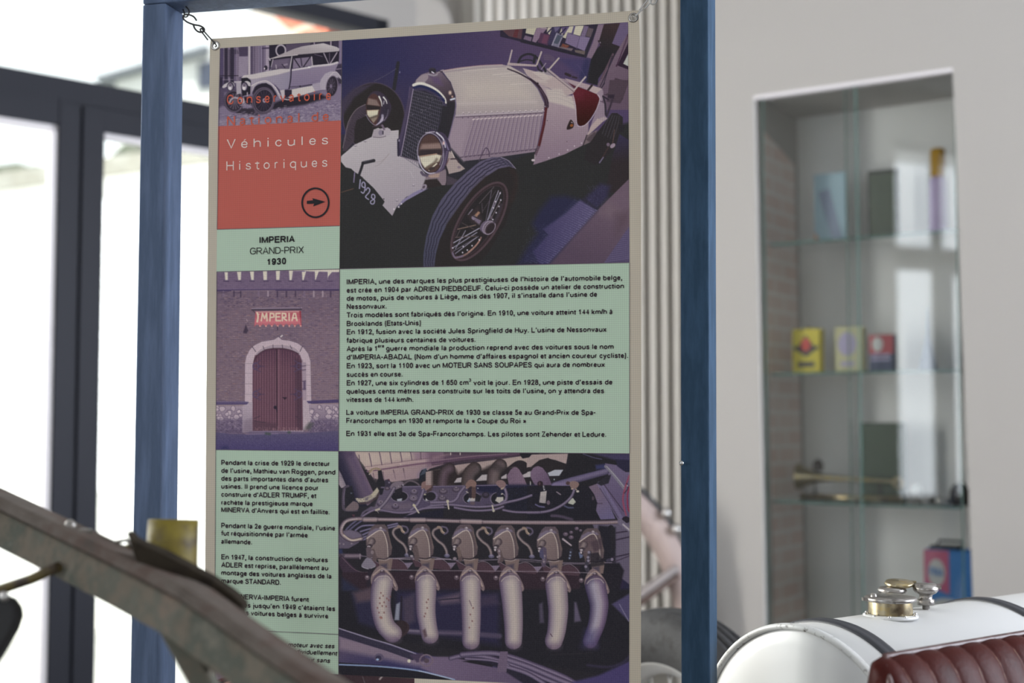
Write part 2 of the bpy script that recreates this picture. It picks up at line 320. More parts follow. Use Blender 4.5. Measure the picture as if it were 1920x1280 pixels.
    p([(495, 400), (680, 390), (665, 480), (540, 520), (500, 470)], 'c2b9a0', soft=8); l([(500, 405), (690, 395)], 10, 'b08c6c', al=.7)
    p([(540, 520), (680, 470), (650, 540), (600, 600)], '8a7868', soft=8); l([(530, 530), (680, 480)], 20, '4a4038', soft=3)
    for x in range(510, 700, 22): l([(x, 220), (x-4, 300)], 5, '5a4844', al=.6); l([(x, 470), (x+6, 560)], 4, '3c322e', al=.6)
    l([(690, 180), (725, 260), (735, 330)], 26, 'c4bfb8', w2=12); l([(760, 190), (800, 240), (815, 290)], 24, 'c9c4c0', w2=12); l([(770, 250), (760, 300)], 14, 'a8a0a8')
    l([(745, 480), (735, 560), (640, 640)], 40, '9b8fa2', w2=16); p([(745, 480), (760, 560), (640, 645), (690, 590)], 'a296a6'); l([(835, 390), (820, 480), (770, 560)], 8, '8a8090')
    l([(480, 470), (530, 560), (600, 625), (650, 640)], 7, '9488a0'); e(800, 400, 40, 80, '2c2834', 15, soft=8, al=.8)
    l([(590, 660), (740, 640)], 24, '3e3038'); l([(740, 640), (770, 700)], 34, '6a5868')
    P.tf(640, 0, 2.4617)
    e(452, 700, 52, 92, '40344a', 0); p([(400, 612), (450, 612), (495, 650), (503, 700), (480, 775), (430, 803), (400, 800)], '3c3146', sm=True)
    e(412, 708, 60, 94, '3a3038', -4); e(410, 708, 56, 90, '4c3632', -4)
    p([(372, 665), (460, 660), (464, 690), (362, 692)], '8a7068', soft=6); p([(362, 690), (462, 686), (462, 712), (358, 722)], '33292c', soft=5)
    p([(360, 725), (440, 712), (462, 718), (450, 745), (410, 760), (385, 775), (368, 750)], 'c4bba6', soft=3); l([(360, 722), (440, 710)], 5, 'b28a70', al=.8)
    l([(395, 775), (430, 750), (440, 735)], 10, '6a5a4c', soft=3); l([(405, 785), (440, 755)], 6, 'c9bfa8'); e(418, 778, 16, 7, '3c302e', -20)
    for x in range(366, 466, 8): l([(x, 662), (x-2, 690)], 2, '5a4440', al=.6); l([(x, 720), (x+2, 745)], 1.6, '8a7c6c', al=.6)
    e(412, 708, 60, 94, '8b8092', -4, ring=4); e(412, 708, 55, 89, '2c2430', -4, ring=3); l([(356, 720), (370, 770), (400, 798), (430, 798)], 5, 'b2a8b6')
    l([(440, 612), (470, 640), (480, 680)], 8, 'b9b2bc', w2=5); l([(478, 650), (494, 690)], 7, '6a5e7c'); l([(390, 612), (430, 608)], 4, 'b2a8b4'); l([(465, 650), (470, 700), (455, 760)], 5, '6c5e70')
    l([(488, 700), (470, 770), (440, 795)], 9, '5a4c66'); e(472, 660, 5, 9, 'c0a0a0', 20)
    P.tf(780, 280, 5.818)                                    # dumb iron and brackets
    p([(360, 20), (400, 40), (425, 95), (445, 100), (470, 150), (535, 210), (480, 240), (350, 270), (330, 200)], '9a8884'); l([(385, 20), (420, 90)], 10, 'b8a8a0'); l([(380, 105), (440, 105), (465, 140)], 14, '3e3038'); e(470, 195, 20, 14, '7c6a74'); l([(360, 100), (330, 170)], 10, '6a4c4c')
    p([(110, 280), (250, 250), (330, 210), (330, 390), (280, 390), (230, 320), (150, 330), (100, 320)], '7a6870'); p([(120, 285), (260, 260), (250, 305), (160, 310)], '9c8074', soft=6)
    l([(325, 190), (350, 290), (330, 390)], 22, '2b252a'); p([(100, 330), (230, 320), (280, 395), (60, 440)], '2e2626', soft=8); e(90, 410, 26, 34, '8a7c8a', 40); e(85, 410, 12, 18, '4a3e48', 40)
    l([(60, 250), (80, 275), (120, 285)], 30, '55485a'); p([(340, 290), (450, 330), (440, 380), (330, 390)], '443a44', soft=8)
    # --- near front wheel
    p([(80, 1285), (80, 1150), (110, 950), (180, 720), (280, 540), (420, 370), (560, 240), (700, 130), (830, 85), (930, 85), (1010, 120), (1090, 210), (1100, 350), (1080, 520), (980, 800), (800, 1110), (650, 1285)], '2a2525')
    T = [(80, 1290), (80, 1150), (110, 950), (180, 720), (280, 540), (420, 370), (560, 240), (700, 130), (830, 85), (930, 85), (1010, 120), (1090, 212), (1020, 185), (900, 210), (760, 300), (620, 430), (480, 610), (340, 810), (260, 980), (215, 1150), (200, 1290)]
    p(T, '524a60', ((600, 200), (130, 1200), '3a3b4c'))
    o = [(80, 1290), (80, 1150), (110, 950), (180, 720), (280, 540), (420, 370), (560, 240), (700, 130), (830, 85), (930, 85), (1010, 120)]
    n = [(200, 1290), (215, 1150), (260, 980), (340, 810), (480, 610), (620, 430), (760, 300), (870, 225), (960, 190), (1010, 183), (1060, 195)]
    for f in (.2, .42, .62, .82):
        c = P.smooth(np.array([(a[0]+(b[0]-a[0])*f, a[1]+(b[1]-a[1])*f) for a, b in zip(o, n)]), False)
        c = [(x+7*math.sin(i*2.1), y+5*math.cos(i*2.1)) for i, (x, y) in enumerate(c)]
        l(c, 11, '2b2736', sm=False)
    for f in (.1, .32, .52, .72, .92):
        c = [(a[0]+(b[0]-a[0])*f, a[1]+(b[1]-a[1])*f) for a, b in zip(o, n)]
        l(c, 20, '6a6078', al=.3, dash=16)
    l([(930, 88), (1010, 125), (1088, 210)], 6, '8a7e90'); l([(1040, 230), (1095, 300), (1090, 420), (1040, 560)], 26, '362826', soft=8, al=.8)
    l([(760, 310), (640, 440), (500, 620), (350, 830)], 30, '302624', soft=8, al=.7)
    e(690, 785, 480, 205, '332729', -58.5); e(690, 785, 480, 205, '4c3a40', -58.5, ring=22); e(683, 787, 445, 172, '282425', -58.5); e(683, 787, 445, 172, '3c2e34', -58.5, ring=10)
    for a, b, c, w in (((760, 785), (825, 450), '5c5260', 8), ((780, 770), (900, 450), '938a9c', 9), ((790, 765), (922, 465), '8a8294', 9), ((690, 590), (850, 410), '54484e', 8),
                       ((820, 750), (925, 555), '6a5a60', 8), ((730, 670), (870, 450), '453a42', 7), ((690, 860), (410, 1018), '9a92a4', 10), ((665, 905), (400, 1075), '8f879a', 9),
                       ((680, 950), (400, 1115), '6a6070', 7), ((660, 960), (430, 1135), '8a8294', 8), ((650, 825), (455, 870), '7a6258', 10), ((660, 945), (430, 960), '5c4c4a', 9),
                       ((540, 885), (430, 1085), '857c8e', 8), ((500, 800), (630, 870), '4a3c40', 8), ((480, 880), (440, 960), '5a4c50', 7), ((615, 655), (570, 710), '857a88', 10),
                       ((720, 590), (725, 690), '4c4048', 8), ((860, 570), (840, 640), '5c4c58', 7)):
        l([a, b], w, c)
    p([(590, 700), (680, 620), (720, 760), (690, 830), (610, 800), (560, 720)], '3a2d30', soft=16, al=.8); p([(640, 715), (680, 675), (700, 690), (660, 740)], '97705a', soft=6); e(630, 745, 24, 26, '77697a'); p([(650, 740), (720, 770), (690, 820), (640, 780)], '6c5e70', soft=8)
    l([(620, 725), (720, 775)], 9, '2a2226')
    e(765, 850, 80, 62, '5f5164', -55); e(790, 850, 82, 60, '857686', -55); e(800, 855, 78, 54, '4a3c44', -55); e(806, 858, 76, 48, '8f8090', -55, ring=9); e(812, 862, 62, 38, '2f2629', -55)
    p([(690, 870), (760, 940), (720, 960), (680, 910)], '2a2426', soft=8)
    l([(430, 1180), (500, 1165), (580, 1120), (670, 1030), (710, 960)], 22, '7c5e58', w2=16); l([(570, 1120), (640, 1060), (700, 985)], 10, 'a5776a'); l([(400, 1130), (430, 1180), (510, 1160)], 18, '6a5c70')
    for x, y in ((560, 1098), (612, 1050), (515, 1060), (508, 1125), (690, 985), (875, 690), (905, 622), (845, 638), (838, 765), (918, 478), (868, 570), (925, 552), (400, 1075)): e(x, y, 8, 9, 'b9b0bc')
    e(820, 745, 14, 22, '5a4c56'); l([(930, 600), (900, 700), (850, 800)], 26, '40353f', al=.7)
    # --- floor
    P.tf(960, 300, 6.4)
    p([(1430, 200), (1430, 1260), (420, 1260), (720, 920), (1010, 615)], '64505e', ((1250, 500), (900, 1200), '503f50'))
    p([(1150, 480), (1300, 600), (1180, 700), (1050, 640)], '6c5862', soft=60, al=.7); p([(1250, 650), (1400, 620), (1400, 750), (1250, 900)], '503e46', soft=60, al=.6)
    p([(470, 440), (640, 430), (820, 478), (1012, 605), (720, 920), (430, 1255), (60, 1255), (180, 1050), (300, 880), (240, 760), (330, 600)], '272640', soft=40)
    p([(820, 478), (1012, 605), (430, 1255), (330, 1255), (250, 1100), (430, 900), (370, 830), (640, 640)], '4a4164', soft=16, g=((850, 600), (300, 1200), '332d52'))
    p([(860, 470), (1060, 280), (1180, 310), (1150, 450), (1012, 590)], '302b44', soft=30)
    for i in range(34):
        for j in range(22):
            t, u = i/33, j/21
            x, y = 930+80*u-t*600-u*t*40+(1-u)*-190, 540+70*u+t*690-(1-u)*60
            y += (1-u)*30*t
            if x < 150 or y > 1240 or x > 1010: continue
            a = min(1, max(0, .28+.75*u-.25*t))*P.rng.uniform(.5, 1)
            l([(x, y), (x+11, y-8)], 6, '8a84a2', al=a*.8)
    for i in range(500):
        x, y = 60+P.rng.random()*420, 760+P.rng.random()*490
        if (x-60)+(y-1250)*.3 > 0: e(x, y, 4, 3, '5c5a7a', al=.45*P.rng.random())
    for i in range(220):
        x, y = 900+P.rng.random()*220, 300+P.rng.random()*260
        if x+y < 1620: e(x, y, 5, 4, '50486c', al=.5*P.rng.random())
    l([(400, 860), (640, 660)], 4, '4a4668', al=.6); l([(370, 840), (430, 900)], 6, '22203a')
    p([(1430, 760), (1430, 1260), (1085, 1260)], '4d4260')
    for i in range(20):
        for j in range(26):
            x, y = 1100+j*13+i*-2, 1225-i*24-j*2
            if (1408-x)*1.45 < y-790: l([(x, y), (x+8, y-6)], 6, '6c6284', al=.6)
    P.grain(3.2)
    return P
def paint_engine():
    P = Print(630, 842, 1184, 1290, 1.4, '29262c')
    p, l, e = P.poly, P.line, P.ell
    A = lambda: P.tf(630, 840, 8.535)
    B = lambda: P.tf(810, 840, 8.535)
    C = lambda: P.tf(990, 840, 8.533)
    D = lambda: P.tf(630, 960, 8.535)
    E = lambda: P.tf(810, 960, 8.535)
    F = lambda: P.tf(990, 960, 8.533)
    H = lambda: P.tf(620, 830, 2.845)
    # --- louvred bonnet behind
    A()
    p([(-20, 30), (1720, 30), (1720, 260), (1500, 330), (1320, 480), (900, 540), (600, 480), (280, 60)], 'a89089', ((500, 100), (1600, 450), '8a7078'))
    p([(250, 40), (1300, 40), (1200, 180), (480, 300)], 'b3a095', soft=60, al=.8)
    p([(1200, 60), (1720, 50), (1720, 130), (1300, 190)], '85697a', soft=30, al=.7)
    l([(460, 300), (900, 240), (1300, 180), (1720, 130)], 7, '6c4f5c'); l([(480, 325), (900, 262), (1720, 165)], 34, 'a98e8c', al=.7)
    l([(500, 370), (760, 335), (1000, 298), (1300, 255), (1720, 205)], 22, '6a4a5e'); l([(500, 385), (1000, 315), (1720, 222)], 6, '8a7078')
    for a, b in (((365, 110), (380, 190)), ((530, 80), (572, 290)), ((695, 60), (735, 265)), ((862, 60), (892, 240)), ((1030, 60), (1056, 215)), ((1192, 60), (1218, 190)), ((1355, 60), (1362, 175))):
        l([a, b], 15, '5c4556'); l([(a[0]+12, a[1]), (b[0]+12, b[1])], 5, 'b8a69c', al=.6)
    for a, b in (((752, 380), (775, 520)), ((918, 350), (952, 490)), ((1078, 325), (1105, 480)), ((595, 400), (612, 500))): l([a, b], 14, '54404e')
    for a, b in (((735, 265), (840, 215)), ((892, 240), (1000, 185)), ((1060, 215), (1150, 165)), ((1220, 190), (1330, 135)), ((575, 290), (660, 250))): l([a, b], 4, '85696c', al=.7)
    p([(560, 420), (900, 380), (1300, 360), (1300, 500), (900, 540), (650, 520)], '937a80', soft=40, al=.6)
    e(1035, 255, 14, 12, 'b6a49a'); e(990, 300, 10, 9, '4c3844'); e(1548, 185, 16, 14, '937c84'); e(535, 415, 9, 10, 'c0b0a0')
    for a, b in (((1080, 510), (1190, 440)), ((1100, 520), (1280, 470))): l([a, b], 4, '755d68', al=.7)
    p([(1290, 470), (1300, 400), (1370, 320), (1430, 300), (1330, 480)], '85707e', soft=10)
    p([(1340, 400), (1370, 350), (1440, 320), (1470, 380), (1380, 510), (1330, 530)], '232630')
    for t in range(5): l([(1350+t*12, 430-t*22), (1420+t*10, 400-t*20)], 6, '6a7488')
    # left big hose and bits
    p([(30, 350), (40, 340), (210, 610), (90, 645), (30, 560)], '8f8088'); l([(35, 450), (80, 450), (160, 520)], 6, '6c5c66')
    p([(30, 570), (80, 640), (200, 600), (300, 800), (500, 870), (700, 800), (600, 1000), (400, 1110), (30, 1110)], '2b2930')
    H(); l([(72, 60), (170, 280)], 112, '', prof=['6a5668', '5a4a62', '5c4c60', '4a3f52', '2f2b3c', '232230'], sm=False, w2=120)
    A()
    p([(30, 40), (300, 40), (270, 140), (100, 140)], '4a3c54', soft=40, al=.7); p([(40, 55), (110, 55), (330, 700), (290, 790), (150, 560), (40, 300)], '2c2840', soft=60, al=.55)
    p([(305, 800), (420, 800), (560, 740), (660, 625), (692, 680), (640, 780), (500, 855), (360, 872)], '8f8378'); p([(560, 745), (655, 640), (680, 690), (600, 780)], 'a89c88', soft=8)
    l([(320, 830), (430, 850), (560, 800), (680, 690)], 7, 'b5a894', al=.8); p([(470, 800), (520, 775), (510, 830), (470, 840)], '6a6068'); dd = [(340, 810), (370, 830), (420, 820), (440, 845), (400, 850)]; P.dots(dd, 12, 'b7ab94')
    l([(380, 880), (520, 870), (650, 790), (700, 700)], 26, '4a3a3e', soft=2)
    l([(190, 610), (130, 660), (115, 900), (150, 985), (330, 990)], 46, '4c4250', sm=True); l([(150, 640), (125, 760), (130, 900)], 14, '64586c')
    p([(160, 960), (250, 850), (350, 880), (345, 985), (170, 1000)], '6c5c60', sm=True); p([(150, 640), (260, 600), (300, 820), (170, 940)], '26252c')
    p([(250, 1060), (300, 1060), (290, 1110)], '52303e'); e(245, 720, 16, 12, '4c5060')
    # cylinder head
    p([(620, 940), (700, 720), (720, 610), (1720, 600), (1720, 900), (1600, 940), (1350, 1000), (1000, 1040), (560, 1000), (480, 1010), (380, 1110), (420, 1020), (560, 930)], '5a4e62', ((700, 700), (1500, 950), '4a4058'))
    p([(600, 960), (680, 830), (900, 900), (1200, 860), (1250, 980), (900, 1000)], '6a5a68', soft=40, al=.7)
    l([(750, 620), (1720, 606)], 16, '6c6078')
    l([(540, 380), (580, 340), (650, 325), (710, 350)], 34, '8a7460'); l([(560, 390), (600, 345), (660, 335)], 9, 'aa967e')
    p([(670, 360), (730, 350), (760, 490), (790, 560), (780, 620), (660, 610), (650, 540), (675, 480)], '26242a'); p([(690, 640), (770, 640), (740, 740), (700, 750)], '24222a')
    p([(780, 510), (850, 490), (890, 580), (860, 620), (780, 620)], '383040'); e(845, 505, 9, 10, '6a3038'); e(850, 550, 16, 14, '74687c'); e(820, 645, 44, 30, '453844'); e(820, 640, 24, 16, '6a5c68')
    def cup(x, y, rx, ry): e(x, y, rx, ry, '6c6072'); e(x, y, rx-16, ry-12, '232128')
    cup(1015, 770, 145, 90)
    p([(870, 610), (920, 550), (1020, 530), (1090, 560), (1060, 620), (960, 660), (900, 660)], '6f616c', sm=True); p([(940, 670), (1060, 620), (1060, 730), (940, 770)], '28252c')
    l([(1055, 600), (1100, 570)], 30, '372e38'); e(1072, 588, 14, 10, 'aaa0aa'); e(1000, 610, 10, 8, '8a7e88')
    p([(975, 815), (1060, 800), (1050, 845), (980, 845)], '9a9aa4')
    l([(1090, 570), (1180, 520), (1280, 550), (1330, 590)], 26, '5c4f58')
    for x, y in ((1250, 690), (1240, 800), (950, 915), (715, 870), (1690, 690)):
        e(x, y+24, 62, 40, '463c4c'); e(x, y, 48, 36, '63566a'); e(x, y-10, 34, 22, '7a6c78'); e(x+2, y-8, 16, 11, '3e3440')
    e(1240, 790, 56, 40, '6c5e6c', ring=12)
    cup(1510, 780, 130, 90); l([(1540, 560), (1500, 640), (1490, 770)], 90, '463638', w2=80); p([(1370, 560), (1430, 525), (1510, 530), (1545, 590), (1500, 640), (1430, 680), (1370, 650)], '7c5f5c', sm=True)
    p([(1440, 790), (1520, 780), (1520, 845), (1430, 840)], 'a8a4a6'); l([(1385, 650), (1420, 670)], 26, 'a28a7c'); l([(1400, 740), (1430, 740)], 22, 'b0a488')
    # --- right half of head and inlet horns
    B()
    p([(-60, 60), (1720, 60), (1720, 200), (1600, 120), (700, 200), (-60, 280)], '62495c', soft=60, g=((-60, 100), (500, 100), '5e4658'), al=.85); l([(0, 240), (500, 170), (1000, 120), (1400, 95)], 26, '543c50'); l([(0, 205), (600, 135), (1200, 90)], 12, '7e646e')
    l([(0, 270), (600, 190), (1200, 130), (1430, 105)], 12, '3c2c38'); p([(1400, 80), (1720, 80), (1720, 130), (1480, 165), (1440, 165)], '232127')
    p([(0, 130), (250, 80), (320, 90), (0, 200)], '8a6e74', soft=20, al=.6)
    for x in (298, 450): l([(x, 70), (x, 105)], 14, 'b5a69c')
    p([(-100, 380), (400, 265), (900, 200), (1420, 130), (1450, 165), (1720, 120), (1720, 560), (-100, 590)], '97827f', ((600, 300), (1500, 250), 'a08c84'), nz=5)
    p([(0, 340), (200, 310), (380, 340), (420, 410), (560, 320), (620, 290), (760, 300), (800, 340), (960, 280), (960, 600), (0, 600)], '2f2728', soft=30)
    p([(560, 330), (760, 380), (900, 400), (1200, 300), (1560, 300), (1720, 220), (1720, 620), (350, 600)], '2a2529', soft=20)
    for q in ([(350, 552), (400, 480), (478, 465), (465, 545)], [(700, 525), (800, 425), (890, 420), (885, 515)], [(1105, 490), (1110, 460), (1195, 408), (1195, 485)], [(1445, 430), (1575, 365), (1575, 460), (1460, 470)]): p(q, 'a59a9c', soft=3)
    for pts, w, pr in (([(280, 330), (200, 400), (160, 620)], 190, ['2f2729', '4a3c42', '5c4a54', '4a3a42', '33292c']), ([(680, 330), (600, 420), (570, 620)], 220, ['352b2c', '4c4040', '564648', '54484a', '2c2728']),
                       ([(1090, 280), (1000, 400), (980, 620)], 220, ['352b2d', '544648', '665658', '5c4e4e', '2d2829'])):
        l(pts, w, '', prof=pr[::-1])
    p([(1260, 340), (1330, 290), (1400, 340), (1470, 470), (1520, 590), (1230, 590), (1200, 440)], '6c5669', ((1250, 450), (1480, 450), '765e70'), sm=False, nz=5); p([(1200, 320), (1330, 215), (1430, 195), (1520, 240), (1560, 330), (1440, 400), (1380, 310), (1290, 300)], '2a2529', sm=True)
    p([(880, 300), (1000, 240), (1090, 260), (1180, 330), (1110, 400)], '2a2628', soft=30, al=.5)
    p([(1575, 380), (1660, 290), (1740, 300), (1740, 600), (1640, 590), (1580, 470)], '665268', nz=4)
    p([(20, 610), (1200, 590), (1720, 590), (1720, 900), (1000, 900), (0, 900)], '4c4258'); p([(680, 590), (1720, 580), (1720, 1000), (1180, 990), (1200, 760), (720, 700)], '24233a', soft=30); p([(1180, 640), (1720, 600), (1720, 1040), (1190, 1010)], '22212c', soft=8)
    for i in range(120):
        x, y = 1190+P.rng.random()*520, 620+P.rng.random()*380; e(x, y, 6, 5, '36385a', al=.5)
    l([(20, 612), (520, 600), (1200, 588)], 14, '6c6078'); p([(0, 640), (500, 640), (480, 860), (0, 870)], '564a5c', soft=20, al=.8)
    e(0, 770, 95, 85, '655870'); e(-20, 770, 80, 68, '28252b')
    for x, y in ((180, 680), (390, 650), (165, 790)):
        e(x, y+14, 72, 44, '453b4a'); e(x, y, 48, 34, '675a68'); e(x, y-18, 34, 20, '4c414e'); e(x-4, y-22, 20, 11, '7a6c78')
    cup(640, 800, 150, 105); cup(1060, 810, 130, 110)
    p([(560, 850), (610, 770), (690, 770), (690, 850), (620, 880)], 'aaa0a0'); p([(600, 775), (690, 770), (670, 820)], 'b5a48e'); p([(1010, 840), (1040, 780), (1140, 780), (1145, 850), (1080, 880)], 'aca39c'); p([(560, 850), (610, 800), (600, 870)], '8a98b0')
    p([(720, 740), (800, 760), (760, 860), (690, 850)], '28262c', soft=10); e(860, 750, 60, 50, '302a33'); e(860, 740, 36, 26, '43394a')
    l([(640, 620), (600, 660), (620, 770)], 60, '322a33'); l([(670, 560), (668, 770)], 66, '54403e', sm=False); p([(530, 600), (580, 520), (640, 500), (710, 550), (690, 620), (620, 610), (560, 650)], '7c5f58', sm=True); l([(505, 610), (545, 635)], 22, 'a28c78')
    p([(1020, 560), (1050, 520), (1120, 510), (1180, 560), (1160, 640), (1100, 640), (1060, 610)], '7d6262', sm=True); p([(1010, 620), (1110, 640), (1110, 780), (1050, 780)], '282638'); l([(1110, 650), (1160, 635)], 24, 'a8927e')
    l([(550, 695), (580, 710)], 12, 'b9ac98'); l([(1110, 735), (1130, 730)], 14, 'c0b6a4'); e(735, 640, 10, 9, 'b0b0b8'); e(1575, 560, 8, 34, 'a8a4a0')
    p([(520, 900), (600, 850), (720, 850), (830, 890), (900, 920), (500, 930)], '4c4258', soft=12); e(650, 880, 40, 26, '5c4c54')
    C()
    p([(640, 80), (1640, 80), (1640, 600), (380, 600), (520, 440), (560, 340), (640, 240)], '242227'); p([(-20, 190), (60, 100), (640, 85), (610, 250), (440, 190), (300, 160), (180, 190), (60, 290), (-20, 310)], '9a8582', nz=4); p([(60, 290), (180, 190), (320, 155), (470, 220), (610, 250), (600, 330), (420, 350), (320, 390), (230, 300), (150, 290)], '2a2528', soft=6)
    p([(40, 380), (90, 310), (160, 285), (230, 310), (310, 410), (385, 590), (120, 590), (50, 460)], '705a70', ((100, 400), (330, 560), '5c4860'), sm=False, nz=4)
    p([(315, 395), (430, 345), (565, 345), (500, 440), (340, 445)], 'a2a2ac'); p([(-10, 380), (40, 370), (40, 455), (-10, 460)], 'a8a0a0')
    p([(1080, 270), (1250, 250), (1240, 330), (1090, 340)], '34345a', soft=20); p([(1000, 80), (1640, 80), (1640, 210), (1400, 190)], '3c3552', soft=20); l([(880, 90), (1050, 150), (1180, 175)], 14, '4a4460')
    p([(1230, 240), (1420, 270), (1560, 380), (1640, 380), (1640, 1170), (1470, 1130), (1150, 540), (1300, 480)], '635672', ((1400, 350), (1500, 1000), '5a4c6a')); p([(1400, 180), (1640, 190), (1640, 370), (1530, 360), (1430, 290)], '28253a', soft=10)
    p([(960, 620), (1150, 550), (1400, 1130), (1160, 1140), (1090, 1000), (1100, 880), (1030, 720)], '6c5a6c', ((1050, 700), (1250, 1100), '62587a')); l([(1150, 570), (1480, 1130)], 90, '6d6182', sm=False, al=.8); l([(1200, 560), (1530, 1010)], 12, '3a3040'); l([(1150, 640), (1350, 960), (1440, 1110)], 14, '4a3e54'); l([(1100, 880), (1190, 885)], 14, '4c3e50')
    p([(1100, 560), (1240, 450), (1330, 420), (1290, 560), (1170, 600)], '2a2730', soft=8)
    l([(430, 600), (700, 520), (1000, 440), (1250, 375)], 120, '', prof=['4c4462', '665a78', '685c76', '544a66', '3a3448'], w2=100, sm=False); p([(380, 585), (440, 550), (680, 540), (680, 600), (390, 610)], '6f6282')
    l([(1240, 290), (1320, 370), (1420, 490), (1540, 640)], 44, '726c78', w2=54); l([(1260, 290), (1420, 470), (1530, 610)], 10, '9a949c')
    p([(560, 600), (960, 600), (1060, 740), (1110, 880), (1080, 1000), (1160, 1140), (-10, 1140), (-10, 600)], '232129', soft=4)
    for i in range(90): e(P.rng.random()*1040, 630+P.rng.random()*340, 7, 6, '34304a', al=.6)
    p([(200, 700), (300, 680), (280, 880), (180, 870)], 'a29896'); l([(250, 600), (260, 660)], 26, 'b0aab0', dash=18); e(195, 570, 46, 46, '2a2026'); e(185, 565, 18, 26, '4a363e')
    for k in range(5): l([(200, 770+k*22), (290, 780+k*22)], 5, '6c6068')
    e(325, 870, 28, 36, '625260'); l([(120, 900), (180, 930), (260, 940)], 24, '5a5474'); p([(640, 880), (670, 820), (720, 795), (765, 860), (720, 905)], 'a8a69a'); l([(580, 920), (650, 950), (720, 950)], 26, '464660')
    l([(460, 700), (520, 740)], 20, '7a6c74'); e(640, 560, 34, 30, '4a3638'); p([(670, 545), (730, 525), (800, 545), (815, 590), (770, 640), (700, 640), (670, 600)], '7d635e', sm=True); l([(700, 650), (770, 660)], 24, 'a58e7e'); e(795, 690, 24, 18, 'b3a8a0'); e(420, 500, 8, 12, 'a8b4b8'); e(1040, 800, 18, 32, '4c4048')
    # leads
    def hose(pts, w=42, c=('463c50', '6d6078', '7c6e82', '584c60', '3a3244')): l(pts, w, '', prof=list(c)[::-1])
    l([(1620, 440), (1540, 680), (1520, 850), (1570, 1070)], 26, '8a4056'); l([(1620, 620), (1590, 760), (1600, 960), (1640, 1040)], 22, '8a2c46'); l([(1580, 560), (1600, 640), (1540, 720)], 14, '3a2834'); e(1590, 600, 10, 14, 'a89aa4')
    hose([(740, 670), (690, 780), (560, 900), (380, 990), (200, 1025), (-10, 1030)], 46); l([(380, 1080), (520, 1090), (700, 1140)], 44, '4c4052', soft=2)
    B()
    hose([(1140, 985), (1350, 1020), (1720, 1022)], 40); hose([(1170, 650), (1195, 740), (1180, 830), (1100, 890)], 50); hose([(1590, 755), (1400, 820), (1180, 870), (1000, 920), (700, 940), (300, 905), (-20, 905)], 44)
    hose([(1140, 935), (1000, 980), (750, 1000), (550, 985), (360, 950)], 40); hose([(520, 620), (440, 720), (400, 800), (300, 860), (-20, 870)], 52); l([(0, 955), (230, 950)], 8, '7a6e88')
    l([(245, 840), (268, 970)], 22, 'b6aa98'); e(250, 850, 22, 26, 'b0a690'); l([(965, 915), (985, 1010)], 22, 'b6aa98'); e(985, 1000, 22, 20, 'a8a090')
    A()
    hose([(1400, 670), (1360, 790), (1300, 900), (1200, 990)], 56); hose([(1720, 905), (1500, 930), (1300, 1000), (1000, 1035), (680, 985), (560, 1010), (440, 1080), (370, 1140)], 36); hose([(1720, 945), (1400, 965), (1250, 1030), (1100, 1110)], 40)
    hose([(930, 640), (850, 780), (760, 900), (680, 970)], 58, ('3c3446', '6a5e6e', '857886', '5c5062', '3c3444'))
    l([(1240, 900), (1335, 1050)], 24, 'b5aa9a'); e(1250, 915, 24, 20, 'b0a488'); l([(640, 990), (690, 975)], 34, 'a89c8c'); l([(655, 1000), (680, 1035)], 8, '9a8f88')
    p([(1000, 1100), (1720, 970), (1720, 1110)], '242230'); 
    # --- oil gallery level
    D()
    p([(30, 100), (200, 90), (1720, 190), (1720, 740), (30, 740)], '27252c', soft=6)
    for a, b in (((160, 280), (330, 130)), ((220, 280), (420, 130))): l([a, (a[0]*.5+b[0]*.5-10, a[1]*.5+b[1]*.5), b], 26, '57506c')
    for pts in ([(310, 290), (420, 220), (620, 205)], [(390, 310), (520, 270), (600, 250)], [(430, 360), (540, 310), (620, 290)], [(430, 405), (600, 340)], [(440, 440), (560, 390)], [(830, 215), (980, 180)], [(840, 250), (1000, 210)]): l(pts, 28, '5c5470'); l(pts, 8, '776e88')
    p([(40, 310), (200, 280), (350, 310), (420, 380), (360, 490), (200, 580), (40, 580)], '594e60', sm=False); p([(80, 320), (240, 285), (410, 350), (380, 430), (100, 430)], '665a6c', soft=16)
    P.dots([(60, 500), (120, 510), (250, 500)], 14, '7d7078')
    p([(30, 590), (100, 590), (120, 740), (30, 700)], '2c3050', soft=12)
    l([(120, 705), (375, 705)], 88, '', prof=['4a3c4c', '6c5c68', '7c6c78', '4a3e4a', '352c38'], sm=False); l([(385, 670), (385, 745)], 16, '8a7c84'); l([(60, 690), (110, 690)], 60, '4c424e')
    # linkage plates
    for i, (dx, dy) in enumerate(((0, 0), (80, 0))): pass
    H()
    p([(50, 590), (150, 690), (210, 690), (210, 780), (120, 790), (45, 650)], '3c2e3c', soft=3); l([(60, 610), (120, 670), (170, 690), (212, 688)], 3, '6a5260')
    p([(60, 690), (210, 690), (1560, 650), (1560, 780), (80, 790)], '33262f', soft=3); p([(60, 720), (150, 780), (150, 860), (60, 900)], '2a2c42', soft=12)
    p([(1430, 680), (1600, 560), (1600, 950), (1530, 860)], '2a2650', soft=14, al=.5)
    p([(1395, 430), (1600, 420), (1600, 760), (1500, 680)], '5e5468', soft=3); p([(1430, 440), (1520, 450), (1520, 640), (1400, 640)], '25232c', soft=6)
    for a, b in (((1510, 520), (1600, 500)), ((1510, 610), (1600, 590)), ((1520, 480), (1590, 470))): l([a, b], 7, '352b3c')
    l([(1510, 635), (1600, 600)], 5, '3c3042'); p([(1490, 470), (1515, 460), (1520, 560), (1495, 580)], '28252c')
    for x, y in ((1495, 452),): e(x, y, 14, 14, '25232a')
    for x in (205, 425, 665, 880, 1100):
        pass
    xs = [(200, 610), (430, 610), (665, 625), (890, 630), (1120, 640)]
